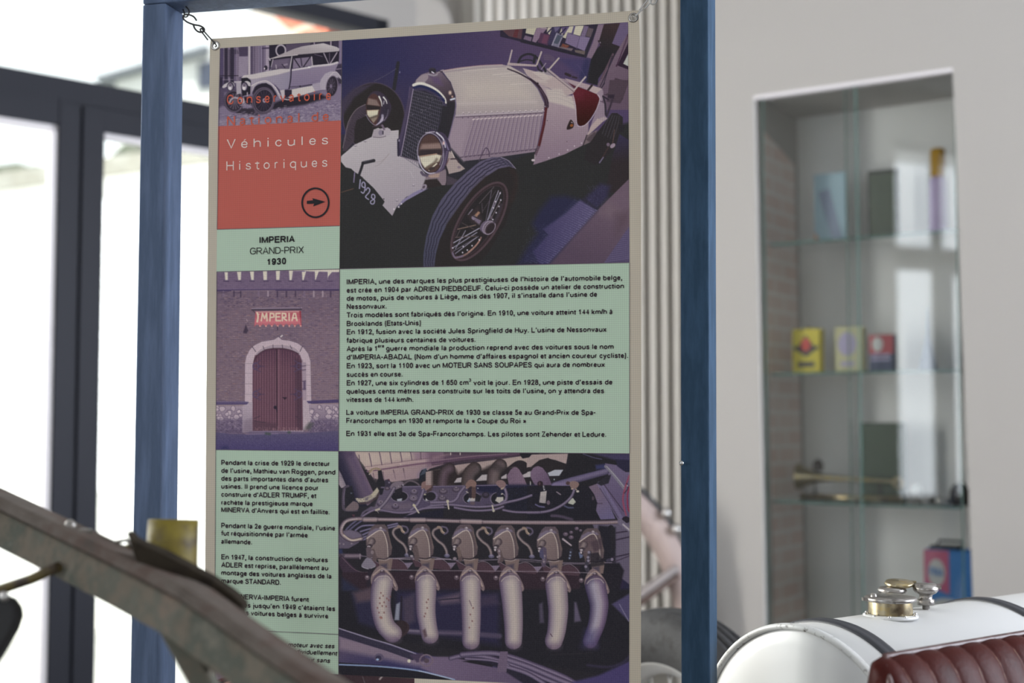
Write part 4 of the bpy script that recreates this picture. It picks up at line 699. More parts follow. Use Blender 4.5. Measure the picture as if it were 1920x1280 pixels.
def paint_tourer():
    P = Print(404, 70, 646, 242, 1.6, '665a6c')
    p, l, e = P.poly, P.line, P.ell
    R = P.rng
    P.tf(400, 70, 7.528)
    p([(0, 0), (1900, 0), (1900, 800), (0, 800)], '4c4256')
    p([(60, 120), (790, 100), (790, 520), (60, 640)], '5a4e60')
    for x0, x1, c in ((90, 140, '4a4058'), (150, 215, '37303f'), (215, 240, '6c5f70'), (240, 290, '302a38'), (290, 330, '5c5064'), (330, 370, '675a6a'), (370, 490, '554a5c'), (490, 525, '9a8f92'), (525, 560, '4c4254'), (560, 640, '685c6c'), (640, 690, '74687a'), (690, 740, '665a6c'), (740, 785, '877a86')):
        p([(x0, 110), (x1, 110), (x1, 660), (x0, 660)], c, soft=4)
    p([(360, 270), (490, 270), (480, 540), (355, 560)], '7a6e7c', nz=5); p([(355, 140), (490, 140), (490, 260), (370, 270)], '443a4c'); p([(140, 170), (340, 170), (360, 230), (300, 240), (290, 560), (140, 570)], '302a36', al=.5)
    for x in (150, 210, 265, 330, 580, 660, 700): l([(x, 130), (x, 600)], 10, ('3c3344', '7f7280')[x % 4 == 2], al=.7)
    l([(90, 540), (350, 540)], 10, '2c2630'); l([(110, 600), (280, 595)], 8, '8a7e88', al=.7); p([(90, 560), (130, 560), (130, 700), (90, 760)], '332c3c', soft=8); l([(695, 155), (790, 150)], 20, '40364a')
    p([(790, 100), (900, 90), (1200, 80), (1380, 70), (1380, 110), (1200, 150), (900, 290), (790, 300)], '2c2732'); p([(1020, 100), (1200, 80), (1380, 75), (1360, 110), (1180, 150), (1030, 200)], '4c4252', soft=8)
    p([(1370, 65), (1820, 45), (1820, 200), (1600, 100), (1380, 110)], '37303e'); l([(1425, 70), (1425, 110)], 16, '7a6c78'); l([(1660, 55), (1660, 130)], 18, '8a7c86'); p([(1700, 50), (1770, 50), (1770, 150), (1700, 130)], '3c3444'); p([(1770, 45), (1820, 45), (1820, 700), (1770, 640)], '6c5f72'); p([(1740, 380), (1820, 370), (1820, 640), (1700, 600)], '3a3242', soft=10); l([(1740, 450), (1820, 440)], 12, '7a6c7a')
    # cobbled yard
    p([(60, 760), (1000, 900), (1900, 640), (1900, 1300), (60, 1300)], '6c6072', soft=20); p([(60, 700), (150, 720), (170, 950), (60, 1000)], '4a4052', soft=20)
    p([(380, 1040), (850, 930), (1000, 860), (1500, 790), (1620, 850), (1300, 950), (900, 1010), (600, 1100)], '2c2730', soft=20)
    p([(150, 960), (600, 1020), (620, 1090), (350, 1080)], '352e38', soft=14)
    for i in range(1500):
        x, y = 70+R.random()*1750, 880+R.random()*380
        if y < 1110-.13*(x-60)+R.normal(0, 20): continue
        l([(x, y), (x+10+R.random()*26, y-3)], 6+R.random()*5, ('8a7e88', '544860', '978b92', '4a3f54')[R.integers(4)], al=.5)
    p([(80, 1160), (900, 1160), (1500, 1120), (1800, 1080), (1800, 1170), (60, 1260)], '827682', soft=30, al=.4)
    # hood, spare hoop, windscreen
    e(953, 185, 66, 76, '8f858c', ring=22); e(950, 190, 52, 62, '2c2733')
    p([(780, 300), (1100, 250), (1780, 190), (1770, 360), (1390, 400), (1100, 440), (1080, 460), (800, 450)], '2b2630')
    p([(800, 300), (870, 275), (1000, 220), (1130, 165), (1250, 128), (1400, 103), (1555, 82), (1640, 108), (1740, 135), (1780, 160), (1770, 200), (1500, 222), (1200, 252), (1000, 270), (850, 300)], '9c9494', ((1500, 90), (1480, 220), '8a8082'))
    l([(800, 302), (1000, 268), (1200, 246)], 8, 'a39a98'); l([(780, 290), (800, 320)], 22, '8f858c')
    l([(1200, 250), (1500, 226), (1770, 204)], 14, '2c2630')
    p([(830, 320), (1090, 290), (1080, 440), (810, 450)], '524757', soft=3); p([(850, 330), (1060, 300), (1050, 400), (850, 420)], '5f5364', soft=14, al=.7)
    l([(842, 310), (808, 460)], 11, '8f858c'); l([(1108, 270), (1080, 450)], 14, '9c9496'); l([(970, 380), (1010, 430)], 14, '332c38')
    p([(1130, 300), (1395, 275), (1400, 395), (1120, 440)], '6c6070', soft=4); l([(1135, 290), (1220, 420)], 16, '2e2834'); l([(1370, 275), (1270, 420)], 16, '2e2834'); l([(1235, 290), (1250, 400)], 16, '3c3442'); l([(1388, 275), (1400, 390)], 14, '9a9094')
    l([(1560, 225), (1635, 390)], 18, '7d727c', w2=12); l([(1745, 215), (1650, 370)], 16, '877b84'); l([(1640, 220), (1640, 380)], 12, '554a58'); l([(1430, 240), (1540, 270)], 8, '5c5060')
    e(740, 430, 26, 34, '332d38'); e(722, 440, 8, 14, 'b0a6aa'); e(800, 430, 18, 26, '40384a'); l([(885, 390), (890, 440)], 14, '8a7e86'); l([(1000, 390), (1040, 380)], 24, '7c707c', al=.8)
    # body
    p([(395, 570), (430, 535), (560, 520), (800, 470), (950, 445), (1090, 445), (1110, 460), (1400, 400), (1740, 360), (1770, 340), (1765, 372), (1740, 420), (1720, 480), (1600, 500), (1530, 580), (1500, 640), (1400, 660), (1080, 730), (940, 740), (880, 680), (700, 640), (540, 690), (520, 620), (480, 570)], '75697a', ((900, 430), (900, 740), '6a5e72'))
    p([(430, 535), (560, 520), (800, 470), (950, 445), (1085, 445), (1080, 480), (900, 530), (600, 590), (530, 590), (480, 572), (395, 572)], '9f9695', soft=4); p([(530, 600), (600, 590), (900, 532), (1080, 482), (1075, 720), (940, 740), (870, 660), (740, 610), (540, 690)], '857a86', ((600, 600), (1050, 700), '78707f'))
    l([(530, 596), (900, 530), (1080, 484)], 6, '857a80'); l([(1110, 462), (1350, 425), (1400, 410), (1640, 385), (1750, 355)], 24, 'a1989a', w2=30); e(1350, 420, 16, 12, 'b5acac')
    l([(1100, 450), (1090, 600), (1068, 725)], 17, '2c2634'); l([(1085, 700), (1220, 690), (1395, 662)], 9, '332d3a'); l([(1370, 640), (1480, 610)], 5, '5c5064', al=.8); e(1225, 690, 14, 10, '2c2630')
    p([(395, 575), (480, 568), (528, 610), (525, 650), (500, 700), (395, 620)], '26232a')
    p([(1065, 740), (1400, 680), (1440, 760), (1100, 860), (1060, 850)], 'a39a97'); p([(1395, 660), (1500, 636), (1590, 730), (1440, 760), (1400, 690)], '857a86')
    p([(940, 745), (1010, 735), (1000, 880), (970, 850)], '9a9092'); p([(1005, 745), (1108, 740), (1108, 830), (1010, 850)], '2f2936'); l([(1000, 870), (1060, 880), (1110, 855)], 12, 'a39a9a'); l([(870, 900), (1000, 880)], 10, '5c5064')
    # wings and wheels
    p([(1500, 650), (1520, 590), (1580, 510), (1660, 478), (1730, 485), (1790, 540), (1815, 600), (1800, 640), (1750, 570), (1690, 560), (1640, 600), (1600, 690), (1590, 740), (1520, 740)], '8d838c'); l([(1600, 680), (1640, 560), (1690, 500), (1740, 490), (1800, 560)], 10, '9f9698')
    e(1675, 690, 84, 150, '2f2933', 8); e(1675, 690, 80, 146, '6a5e6c', 8, ring=10); e(1668, 690, 54, 112, '37303a', 8); e(1660, 690, 16, 26, '6a5e70')
    for k in range(10): l([(1662, 690), (1664+58*math.cos(k*.63), 690+108*math.sin(k*.63))], 5, '665a6a', al=.7)
    p([(1760, 560), (1815, 600), (1810, 660), (1770, 650)], '37303c', soft=6)
    p([(525, 680), (640, 625), (740, 608), (810, 640), (880, 700), (920, 770), (970, 860), (1000, 880), (940, 870), (880, 760), (820, 680), (740, 640), (640, 650), (580, 700), (545, 780), (525, 800)], '8f858c'); l([(525, 690), (640, 632), (740, 614), (810, 648), (880, 712), (930, 800)], 12, 'a59c9c')
    p([(560, 770), (600, 690), (680, 650), (750, 645), (830, 700), (900, 820), (850, 880), (560, 820)], '2c2731')
    e(705, 895, 165, 195, '332c37', 12); e(705, 895, 150, 182, '4f4552', 12, ring=26); e(712, 895, 128, 160, '6c606c', 12, ring=7); e(712, 895, 122, 154, '2e2833', 12)
    for k in range(16): l([(715, 895), (712+118*math.cos(k*.393), 895+148*math.sin(k*.393))], 5, '544958', al=.7)
    e(722, 890, 26, 30, '857988'); e(724, 888, 12, 14, '423845')
    e(290, 900, 140, 160, '2d2832', -8); e(290, 900, 126, 148, '4f4552', -8, ring=22); e(296, 905, 100, 118, '3a323d', -8)
    for k in range(14): l([(300, 905), (298+96*math.cos(k*.449), 905+112*math.sin(k*.449))], 6, '7d717c', al=.75)
    e(310, 900, 24, 28, '574c58')
    p([(320, 640), (390, 630), (395, 800), (330, 820)], '8d838a', nz=3); p([(395, 620), (480, 590), (530, 620), (520, 800), (410, 830), (400, 700)], '29252d'); l([(480, 780), (480, 850)], 14, '8a7e88'); l([(540, 700), (535, 800)], 26, '7a6e7c', w2=16)
    p([(125, 700), (160, 660), (230, 630), (280, 640), (300, 690), (260, 680), (200, 690), (150, 715)], '9d9496', sm=True); p([(430, 640), (470, 615), (520, 640), (520, 690), (470, 670)], '9d9496', sm=True); l([(300, 630), (390, 625)], 18, '9a9094')
    for x, y in ((242, 695), (440, 695)): e(x, y, 48, 62, '40374a'); e(x-4, y+4, 34, 50, '8d838a'); e(x-8, y+24, 20, 22, 'b0a7a8'); e(x-2, y-20, 22, 20, '5c505e'); e(x, y, 46, 60, '332c38', ring=8)
    l([(225, 930), (250, 880), (300, 850), (400, 870), (500, 850)], 22, '8a7e86', w2=30); e(415, 900, 26, 34, '9a9094'); l([(380, 960), (520, 930)], 16, '6a5e6a'); p([(430, 840), (540, 830), (540, 960), (450, 930)], '2f2933', soft=6); l([(340, 810), (380, 800)], 12, '2d2731')
    for i in range(26): x, y = 370+R.random()*160, 900+R.random()*100; e(x, y, 7, 6, '857985', al=.7)
    P.a = (P.a-90)*1.22+94; P.grain(3)
    return P

def paint_lower():                                             # upper strip of the next picture down
    P = Print(396, 1246, 790, 1500, 1.0, '2c282c')
    p, l, e = P.poly, P.line, P.ell
    p([(396, 1246), (790, 1262), (790, 1500), (396, 1500)], '2d292b', ((400, 1250), (600, 1500), '4a3038'))
    p([(400, 1252), (470, 1256), (440, 1268), (404, 1276)], '6a5468', soft=2); p([(404, 1290), (440, 1268), (520, 1262), (540, 1330), (404, 1400)], '8a5250', soft=2); l([(404, 1278), (440, 1266), (470, 1258)], 6, '4a2028'); l([(416, 1283), (450, 1271)], 2, 'b08a78')
    l([(712, 1273), (718, 1266)], 3, 'a89a98'); l([(680, 1268), (684, 1280)], 1, '6a6468'); e(560, 1420, 90, 60, '6a3438', soft=20)
    P.grain(4)
    return P
# ---------------------------------------------------------------- mesh and material helpers
class MB:
    def __init__(s): s.v = []; s.f = []; s.sm = []
    def add(s, vs, fs, smooth=False):
        b = len(s.v); s.v += [Vector(v) for v in vs]; s.f += [tuple(i+b for i in f) for f in fs]; s.sm += [smooth]*len(fs); return s
    def hexa(s, a, b):                 # two matching quads
        return s.add(list(a)+list(b), [(0, 1, 2, 3), (7, 6, 5, 4), (0, 4, 5, 1), (1, 5, 6, 2), (2, 6, 7, 3), (3, 7, 4, 0)])
    def box(s, o, u, v, w):            # corner and three edge vectors
        o, u, v, w = map(Vector, (o, u, v, w)); return s.hexa([o, o+u, o+u+v, o+v], [o+w, o+u+w, o+u+v+w, o+v+w])
    def cbox(s, c, sx, sy, sz, R=None):
        R = R or Matrix.Identity(3); u, v, w = R@Vector((sx, 0, 0)), R@Vector((0, sy, 0)), R@Vector((0, 0, sz))
        return s.box(Vector(c)-(u+v+w)/2, u, v, w)
    def prism(s, pts, d):              # outline extruded by vector d
        n = len(pts); d = Vector(d); P = [Vector(p) for p in pts]
        return s.add(P+[p+d for p in P], [tuple(range(n)), tuple(range(2*n-1, n-1, -1))]+[(i, i+n, (i+1) % n+n, (i+1) % n) for i in range(n)])
    def tube(s, pts, r, k=10, closed=False, cap=True):
        P = [Vector(p) for p in pts]; n = len(P); rr = r if hasattr(r, '__len__') else [r]*n
        b = []; up = None
        for i in range(n):
            t = (P[(i+1) % n]-P[i-1]) if closed else (P[min(i+1, n-1)]-P[max(i-1, 0)]); t.normalize()
            if up is None: up = t.orthogonal().normalized()
            up = (up-t*up.dot(t)); up = up.normalized() if up.length > 1e-6 else t.orthogonal().normalized(); w = t.cross(up)
            b += [P[i]+(up*math.cos(2*math.pi*j/k)+w*math.sin(2*math.pi*j/k))*rr[i] for j in range(k)]
        m = n if closed else n-1
        F = [(i*k+j, i*k+(j+1) % k, ((i+1) % n)*k+(j+1) % k, ((i+1) % n)*k+j) for i in range(m) for j in range(k)]
        s.add(b, F, True)
        if cap and not closed: s.add(b[:k], [tuple(range(k))[::-1]]); s.add(b[-k:], [tuple(range(k))])
        return s
    def lathe(s, prof, c, ax=(0, 0, 1), k=28, smooth=True):    # prof: (radius, height along ax)
        ax = Vector(ax).normalized(); u = ax.orthogonal().normalized(); w = ax.cross(u); c = Vector(c)
        V = [c+ax*h+(u*math.cos(2*math.pi*j/k)+w*math.sin(2*math.pi*j/k))*max(r, 1e-5) for r, h in prof for j in range(k)]
        return s.add(V, [(i*k+j, i*k+(j+1) % k, (i+1)*k+(j+1) % k, (i+1)*k+j) for i in range(len(prof)-1) for j in range(k)], smooth)
    def ball(s, c, r, k=16):
        return s.lathe([(r*math.sin(math.pi*i/8), -r*math.cos(math.pi*i/8)) for i in range(9)], c, k=k)
    def build(s, name, m, parent=None, bevel=0, solid=0):
        o0 = parent_origin(parent)
        me = bpy.data.meshes.new(name); me.from_pydata([tuple(v-o0) for v in s.v], [], s.f); me.update()
        me.polygons.foreach_set('use_smooth', s.sm)
        bm = bmesh.new(); bm.from_mesh(me); bmesh.ops.remove_doubles(bm, verts=bm.verts, dist=1e-6); bmesh.ops.recalc_face_normals(bm, faces=bm.faces); bm.to_mesh(me); bm.free()
        me.materials.append(m)
        o = bpy.data.objects.new(name, me); COL.objects.link(o)
        if parent: o.parent = parent
        if bevel:
            md = o.modifiers.new('bevel', 'BEVEL'); md.width = bevel; md.segments = 2; md.limit_method = 'ANGLE'; md.harden_normals = False
        return o
def parent_origin(p):
    o = Vector((0, 0, 0))
    while p: o = o+p.location; p = p.parent
    return o
def tag(o, label=None, cat=None, group=None, kind=None):
    for k, v in (('label', label), ('category', cat), ('group', group), ('kind', kind)):
        if v: o[k] = v
    return o
def thing(name, loc, label, cat, group=None):
    o = bpy.data.objects.new(name, None); o.location = loc; o.empty_display_size = .05; COL.objects.link(o)
    return tag(o, label, cat, group)
def mat(name, col, rough=.6, metal=0, var=None, scale=8, bump=0, bscale=60, spec=.5, stretch=None, coat=0):
    m = bpy.data.materials.new(name); m.use_nodes = True; nt = m.node_tree; b = nt.nodes['Principled BSDF']
    c = srgb(col) if isinstance(col, str) else col
    b.inputs['Base Color'].default_value = (*c, 1); b.inputs['Roughness'].default_value = rough; b.inputs['Metallic'].default_value = metal
    b.inputs['Specular IOR Level'].default_value = spec
    if coat: b.inputs['Coat Weight'].default_value = coat; b.inputs['Coat Roughness'].default_value = .08
    if var or bump:
        tc = nt.nodes.new('ShaderNodeTexCoord'); src = tc.outputs['Object']
        if stretch:
            mp = nt.nodes.new('ShaderNodeMapping'); mp.inputs['Scale'].default_value = stretch; nt.links.new(src, mp.inputs[0]); src = mp.outputs[0]
        if var:
            n = nt.nodes.new('ShaderNodeTexNoise'); n.inputs['Scale'].default_value = scale; n.inputs['Detail'].default_value = 8; n.inputs['Roughness'].default_value = .62
            r = nt.nodes.new('ShaderNodeValToRGB'); cs = [c]+[srgb(x) if isinstance(x, str) else x for x in var]
            el = r.color_ramp.elements; el[0].position = .3; el[1].position = .7
            el[0].color = (*cs[0], 1); el[1].color = (*cs[-1], 1)
            for i, x in enumerate(cs[1:-1]):
                e = el.new(.3+.4*(i+1)/(len(cs)-1)); e.color = (*x, 1)
            nt.links.new(src, n.inputs['Vector']); nt.links.new(n.outputs[0], r.inputs[0]); nt.links.new(r.outputs[0], b.inputs['Base Color'])
        if bump:
            n2 = nt.nodes.new('ShaderNodeTexNoise'); n2.inputs['Scale'].default_value = bscale; n2.inputs['Detail'].default_value = 5
            bp = nt.nodes.new('ShaderNodeBump'); bp.inputs['Strength'].default_value = bump; bp.inputs['Distance'].default_value = .004
            nt.links.new(src, n2.inputs['Vector']); nt.links.new(n2.outputs[0], bp.inputs['Height']); nt.links.new(bp.outputs[0], b.inputs['Normal'])
    return m
def glass_mat(name, tint=(.93, .96, .95), refl=1.0):
    m = bpy.data.materials.new(name); m.use_nodes = True; nt = m.node_tree; nt.nodes.clear()
    o = nt.nodes.new('ShaderNodeOutputMaterial'); t = nt.nodes.new('ShaderNodeBsdfTransparent'); t.inputs[0].default_value = (*tint, 1)
    g = nt.nodes.new('ShaderNodeBsdfGlossy'); g.inputs['Roughness'].default_value = .01; g.inputs[0].default_value = (refl, refl, refl, 1)
    f = nt.nodes.new('ShaderNodeFresnel'); f.inputs[0].default_value = 1.52; x = nt.nodes.new('ShaderNodeMixShader')
    nt.links.new(f.outputs[0], x.inputs[0]); nt.links.new(t.outputs[0], x.inputs[1]); nt.links.new(g.outputs[0], x.inputs[2]); nt.links.new(x.outputs[0], o.inputs[0])
    return m
def brick_mat(name, a, b, mortar, scale=1, sw=.22, sh=.07):
    m = bpy.data.materials.new(name); m.use_nodes = True; nt = m.node_tree; p = nt.nodes['Principled BSDF']; p.inputs['Roughness'].default_value = .85
    tc = nt.nodes.new('ShaderNodeTexCoord'); k = nt.nodes.new('ShaderNodeTexBrick')
    k.inputs['Color1'].default_value = (*srgb(a), 1); k.inputs['Color2'].default_value = (*srgb(b), 1); k.inputs['Mortar'].default_value = (*srgb(mortar), 1)
    k.inputs['Scale'].default_value = scale; k.inputs['Brick Width'].default_value = sw; k.inputs['Row Height'].default_value = sh; k.inputs['Mortar Size'].default_value = .008
    nt.links.new(tc.outputs['UV'], k.inputs['Vector']); nt.links.new(k.outputs[0], p.inputs['Base Color'])
    return m
def set_uv(o, fn):                     # fn(world-ish local vertex) -> (u, v)
    me = o.data; uv = me.uv_layers.new(name='UVMap'); P = [v.co.copy() for v in me.vertices]
    for l in me.loops: uv.data[l.index].uv = fn(P[l.vertex_index])
Z = Vector((0, 0, 1))
# ---------------------------------------------------------------- plain grotesque lettering drawn as strokes
# glyph: advance | strokes; "~" marks a smooth stroke; x in 0..1 across the letter, y: 0 baseline, 1 x-height, 2 cap height, -1 descender
GL = {
'a': '556|~.06,.78 .25,.98 .6,1 .86,.82 .88,.55 .88,.2 1,0|~.88,.6 .5,.52 .12,.42 .02,.2 .2,.0 .5,.02 .8,.2 .88,.4', 'b': '611|0,2 0,0|~0,.7 .2,.95 .5,1 .85,.85 1,.5 .85,.15 .5,0 .2,.05 0,.3',
'c': '556|~.97,.72 .8,.95 .5,1 .15,.85 0,.5 .15,.15 .5,0 .8,.05 .99,.3', 'd': '611|1,2 1,0|~1,.7 .8,.95 .5,1 .15,.85 0,.5 .15,.15 .5,0 .8,.05 1,.3', 'e': '556|~.02,.5 .5,.5 1,.5|~1,.5 .88,.86 .5,1 .14,.86 0,.5 .14,.14 .5,0 .8,.05 .97,.27',
'f': '333|~1.5,1.98 .8,1.98 .4,1.75 .4,1.5|.4,1.55 .4,-.09|-.45,1 1.33,1', 'g': '611|~1,.95 1,.3 1,-.4 .85,-.9 .5,-1 .15,-.9 .04,-.6|~1,.7 .8,.95 .5,1 .15,.85 0,.5 .15,.15 .5,0 .8,.05 1,.3', 'h': '611|0,2 0,0|~0,.65 .25,.94 .6,1 .92,.88 1,.55 1,.3|1,.45 1,0',
'i': '278|.5,1.09 .5,-.09|.5,2.1 .5,1.68', 'j': '278|~.55,1 .55,0 .5,-.7 .3,-1 -.2,-1|.55,2.1 .55,1.68', 'k': '556|0,2 0,0|1,1.06 .02,.34|.36,.58 1,-.08', 'l': '278|.5,2.06 .5,-.06',
'm': '889|0,1 0,0|~0,.65 .12,.94 .3,1 .46,.88 .5,.6 .5,.3|.5,.5 .5,0|~.5,.65 .62,.94 .8,1 .96,.88 1,.6 1,.3|1,.5 1,0', 'n': '611|0,1 0,0|~0,.65 .25,.94 .6,1 .92,.88 1,.55 1,.3|1,.45 1,0',
'o': '611|~.5,1 .85,.86 1,.5 .85,.14 .5,0 .15,.14 0,.5 .15,.86 .5,1', 'p': '611|0,1 0,-1.05|~0,.7 .2,.95 .5,1 .85,.85 1,.5 .85,.15 .5,0 .2,.05 0,.3', 'q': '611|1,1 1,-1.05|~1,.7 .8,.95 .5,1 .15,.85 0,.5 .15,.15 .5,0 .8,.05 1,.3',
'r': '389|.05,1 .05,0|~.05,.55 .25,.9 .6,1 1,.97', 's': '556|~.95,.76 .8,.95 .5,1 .18,.93 .06,.73 .25,.57 .5,.51 .78,.43 .96,.26 .84,.06 .5,0 .15,.06 .0,.27', 't': '333|.42,1.6 .42,.5|~.42,.6 .42,.2 .7,0 1.5,.02|-.45,1 1.33,1',
'u': '611|1,1 1,0|~0,.6 0,.4 .08,.12 .4,0 .75,.06 1,.35|0,1 0,.5', 'v': '556|0,1.05 .5,0 1,1.05', 'w': '778|0,1.05 .25,0 .5,.95 .75,0 1,1.05', 'x': '556|0,1.06 1,-.06|1,1.06 0,-.06', 'y': '556|0,1.05 .52,.02|~1,1.05 .52,-.1 .38,-.7 .22,-.95 0,-.98', 'z': '500|0,1 1,1 0,0 1,0',
'A': '722|0,-.1 .5,2.05 1,-.1|.18,.62 .82,.62', 'B': '722|0,2 0,0|0,2 .55,2|~.55,2 .82,1.9 .92,1.55 .8,1.2 .55,1.1|0,1.08 .6,1.08|~.6,1.08 .88,.98 1,.55 .88,.12 .6,0|0,0 .6,0', 'C': '722|~.98,1.4 .84,1.85 .5,2 .15,1.75 0,1 .15,.25 .5,0 .84,.15 1,.65', 'D': '722|0,2 0,0|0,2 .45,2|~.45,2 .85,1.8 1,1 .85,.2 .45,0|0,0 .45,0',
'E': '667|0,2 0,0|-.05,2 1,2|0,1.06 .92,1.06|-.05,0 1.03,0', 'F': '611|0,2.1 0,-.1|-.05,2 1,2|0,1.0 .88,1.0', 'G': '778|~.96,1.5 .82,1.87 .5,2 .14,1.75 0,1 .14,.25 .5,0 .8,.1 1,.35|1,.25 1,.95|.55,.95 1.06,.95', 'H': '722|0,2.1 0,-.1|1,2.1 1,-.1|0,1.05 1,1.05', 'I': '278|.5,2.1 .5,-.1', 'J': '556|1,2.1 1,.9|~1,1.1 1,.5 .85,.05 .5,0 .12,.08 0,.6',
'K': '722|0,2.1 0,-.1|1,2.12 .03,.72|.38,1.2 1,-.12', 'L': '611|0,2.1 0,0|-.05,0 1,0', 'M': '833|0,-.1 0,2|0,2.05 .5,.1 1,2.05|1,2 1,-.1', 'N': '722|0,-.1 0,2.08|0,2.1 1,-.1|1,-.08 1,2.1', 'O': '778|~.5,2 .86,1.75 1,1 .86,.25 .5,0 .14,.25 0,1 .14,1.75 .5,2', 'P': '667|0,2.05 0,-.1|0,2 .55,2|~.55,2 .88,1.88 1,1.42 .88,.97 .55,.85|0,.85 .55,.85',
'Q': '778|~.5,2 .86,1.75 1,1 .86,.25 .5,0 .14,.25 0,1 .14,1.75 .5,2|.6,.55 1.05,-.15', 'R': '722|0,2.05 0,-.1|0,2 .55,2|~.55,2 .86,1.9 .96,1.5 .86,1.1 .55,.98|0,.98 .55,.98|.52,.98 1.04,-.1', 'S': '667|~.94,1.45 .8,1.88 .5,2 .16,1.88 .05,1.48 .2,1.2 .5,1.05 .82,.88 .98,.52 .84,.12 .5,0 .14,.12 0,.58', 'T': '611|0,2 1,2|.5,2 .5,-.1', 'U': '722|0,2.1 0,.8|~0,1 0,.5 .14,.1 .5,0 .86,.1 1,.5 1,1|1,.8 1,2.1',
'V': '667|0,2.1 .5,-.02 1,2.1', 'W': '944|0,2.1 .25,0 .5,2 .75,0 1,2.1', 'X': '667|0,2.1 1,-.1|1,2.1 0,-.1', 'Y': '667|0,2.1 .5,.95 1,2.1|.5,1 .5,-.1', 'Z': '611|0,2 1,2 0,0 1,0',
'0': '556|~.5,2 .86,1.75 1,1 .86,.25 .5,0 .14,.25 0,1 .14,1.75 .5,2', '1': '556|.62,2.1 .62,-.1|~.6,1.95 .45,1.65 .1,1.42', '2': '556|~.04,1.4 .15,1.85 .5,2 .88,1.82 .95,1.4 .75,.95 .3,.4 .06,.0|0,0 1.02,0', '3': '556|~.04,1.5 .2,1.9 .5,2 .85,1.85 .9,1.45 .75,1.15 .4,1.06|~.4,1.06 .8,1.0 1,.6 .86,.14 .5,0 .15,.12 0,.55', '4': '556|.74,-.1 .74,2 .0,.62 1.06,.62', '5': '556|.93,2 .2,2 .06,.98|~.06,.98 .3,1.22 .55,1.27 .88,1.08 1,.64 .84,.14 .46,0 .14,.1 0,.5',
'6': '556|~.95,1.5 .82,1.88 .55,2 .2,1.82 .02,1.25 0,.75 .14,.18 .5,0 .86,.15 1,.62 .87,1.08 .52,1.25 .2,1.1 .02,.72', '7': '556|0,2 1,2|~1,1.95 .62,1.2 .42,.5 .36,-.1', '8': '556|~.5,2 .84,1.86 .92,1.52 .78,1.2 .5,1.1 .22,1.2 .08,1.52 .16,1.86 .5,2|~.5,1.1 .86,.96 1,.55 .86,.13 .5,0 .14,.13 0,.55 .14,.96 .5,1.1', '9': '556|~.05,.5 .18,.12 .45,0 .8,.18 .98,.75 1,1.25 .86,1.82 .5,2 .14,1.85 0,1.38 .13,.92 .48,.75 .8,.9 .98,1.28',
'.': '278|.5,.2 .5,-.13', ',': '278|.55,.2 .55,-.13|.62,.0 .4,-.9', '’': '278|.55,2.1 .55,1.65|.62,1.85 .35,1.1', '-': '333|-.17,.62 1.17,.62', '/': '278|.95,2.1 .05,-.1', '(': '333|~.95,2.15 .35,1.3 .3,.4 .95,-1', ')': '333|~.05,2.15 .65,1.3 .7,.4 .05,-1', '«': '556|.45,1 .05,.52 .45,.05|1,1 .6,.52 1,.05', '»': '556|0,1 .4,.52 0,.05|.55,1 .95,.52 .55,.05'}
ACC = {'é': ('e', '|.42,1.45 .72,1.95'), 'è': ('e', '|.58,1.45 .28,1.95'), 'ê': ('e', '|.25,1.5 .5,1.85 .75,1.5'), 'à': ('a', '|.58,1.45 .28,1.95'), 'ô': ('o', '|.25,1.5 .5,1.85 .75,1.5')}
for k_, (b_, s_) in ACC.items(): GL[k_] = GL[b_]+s_
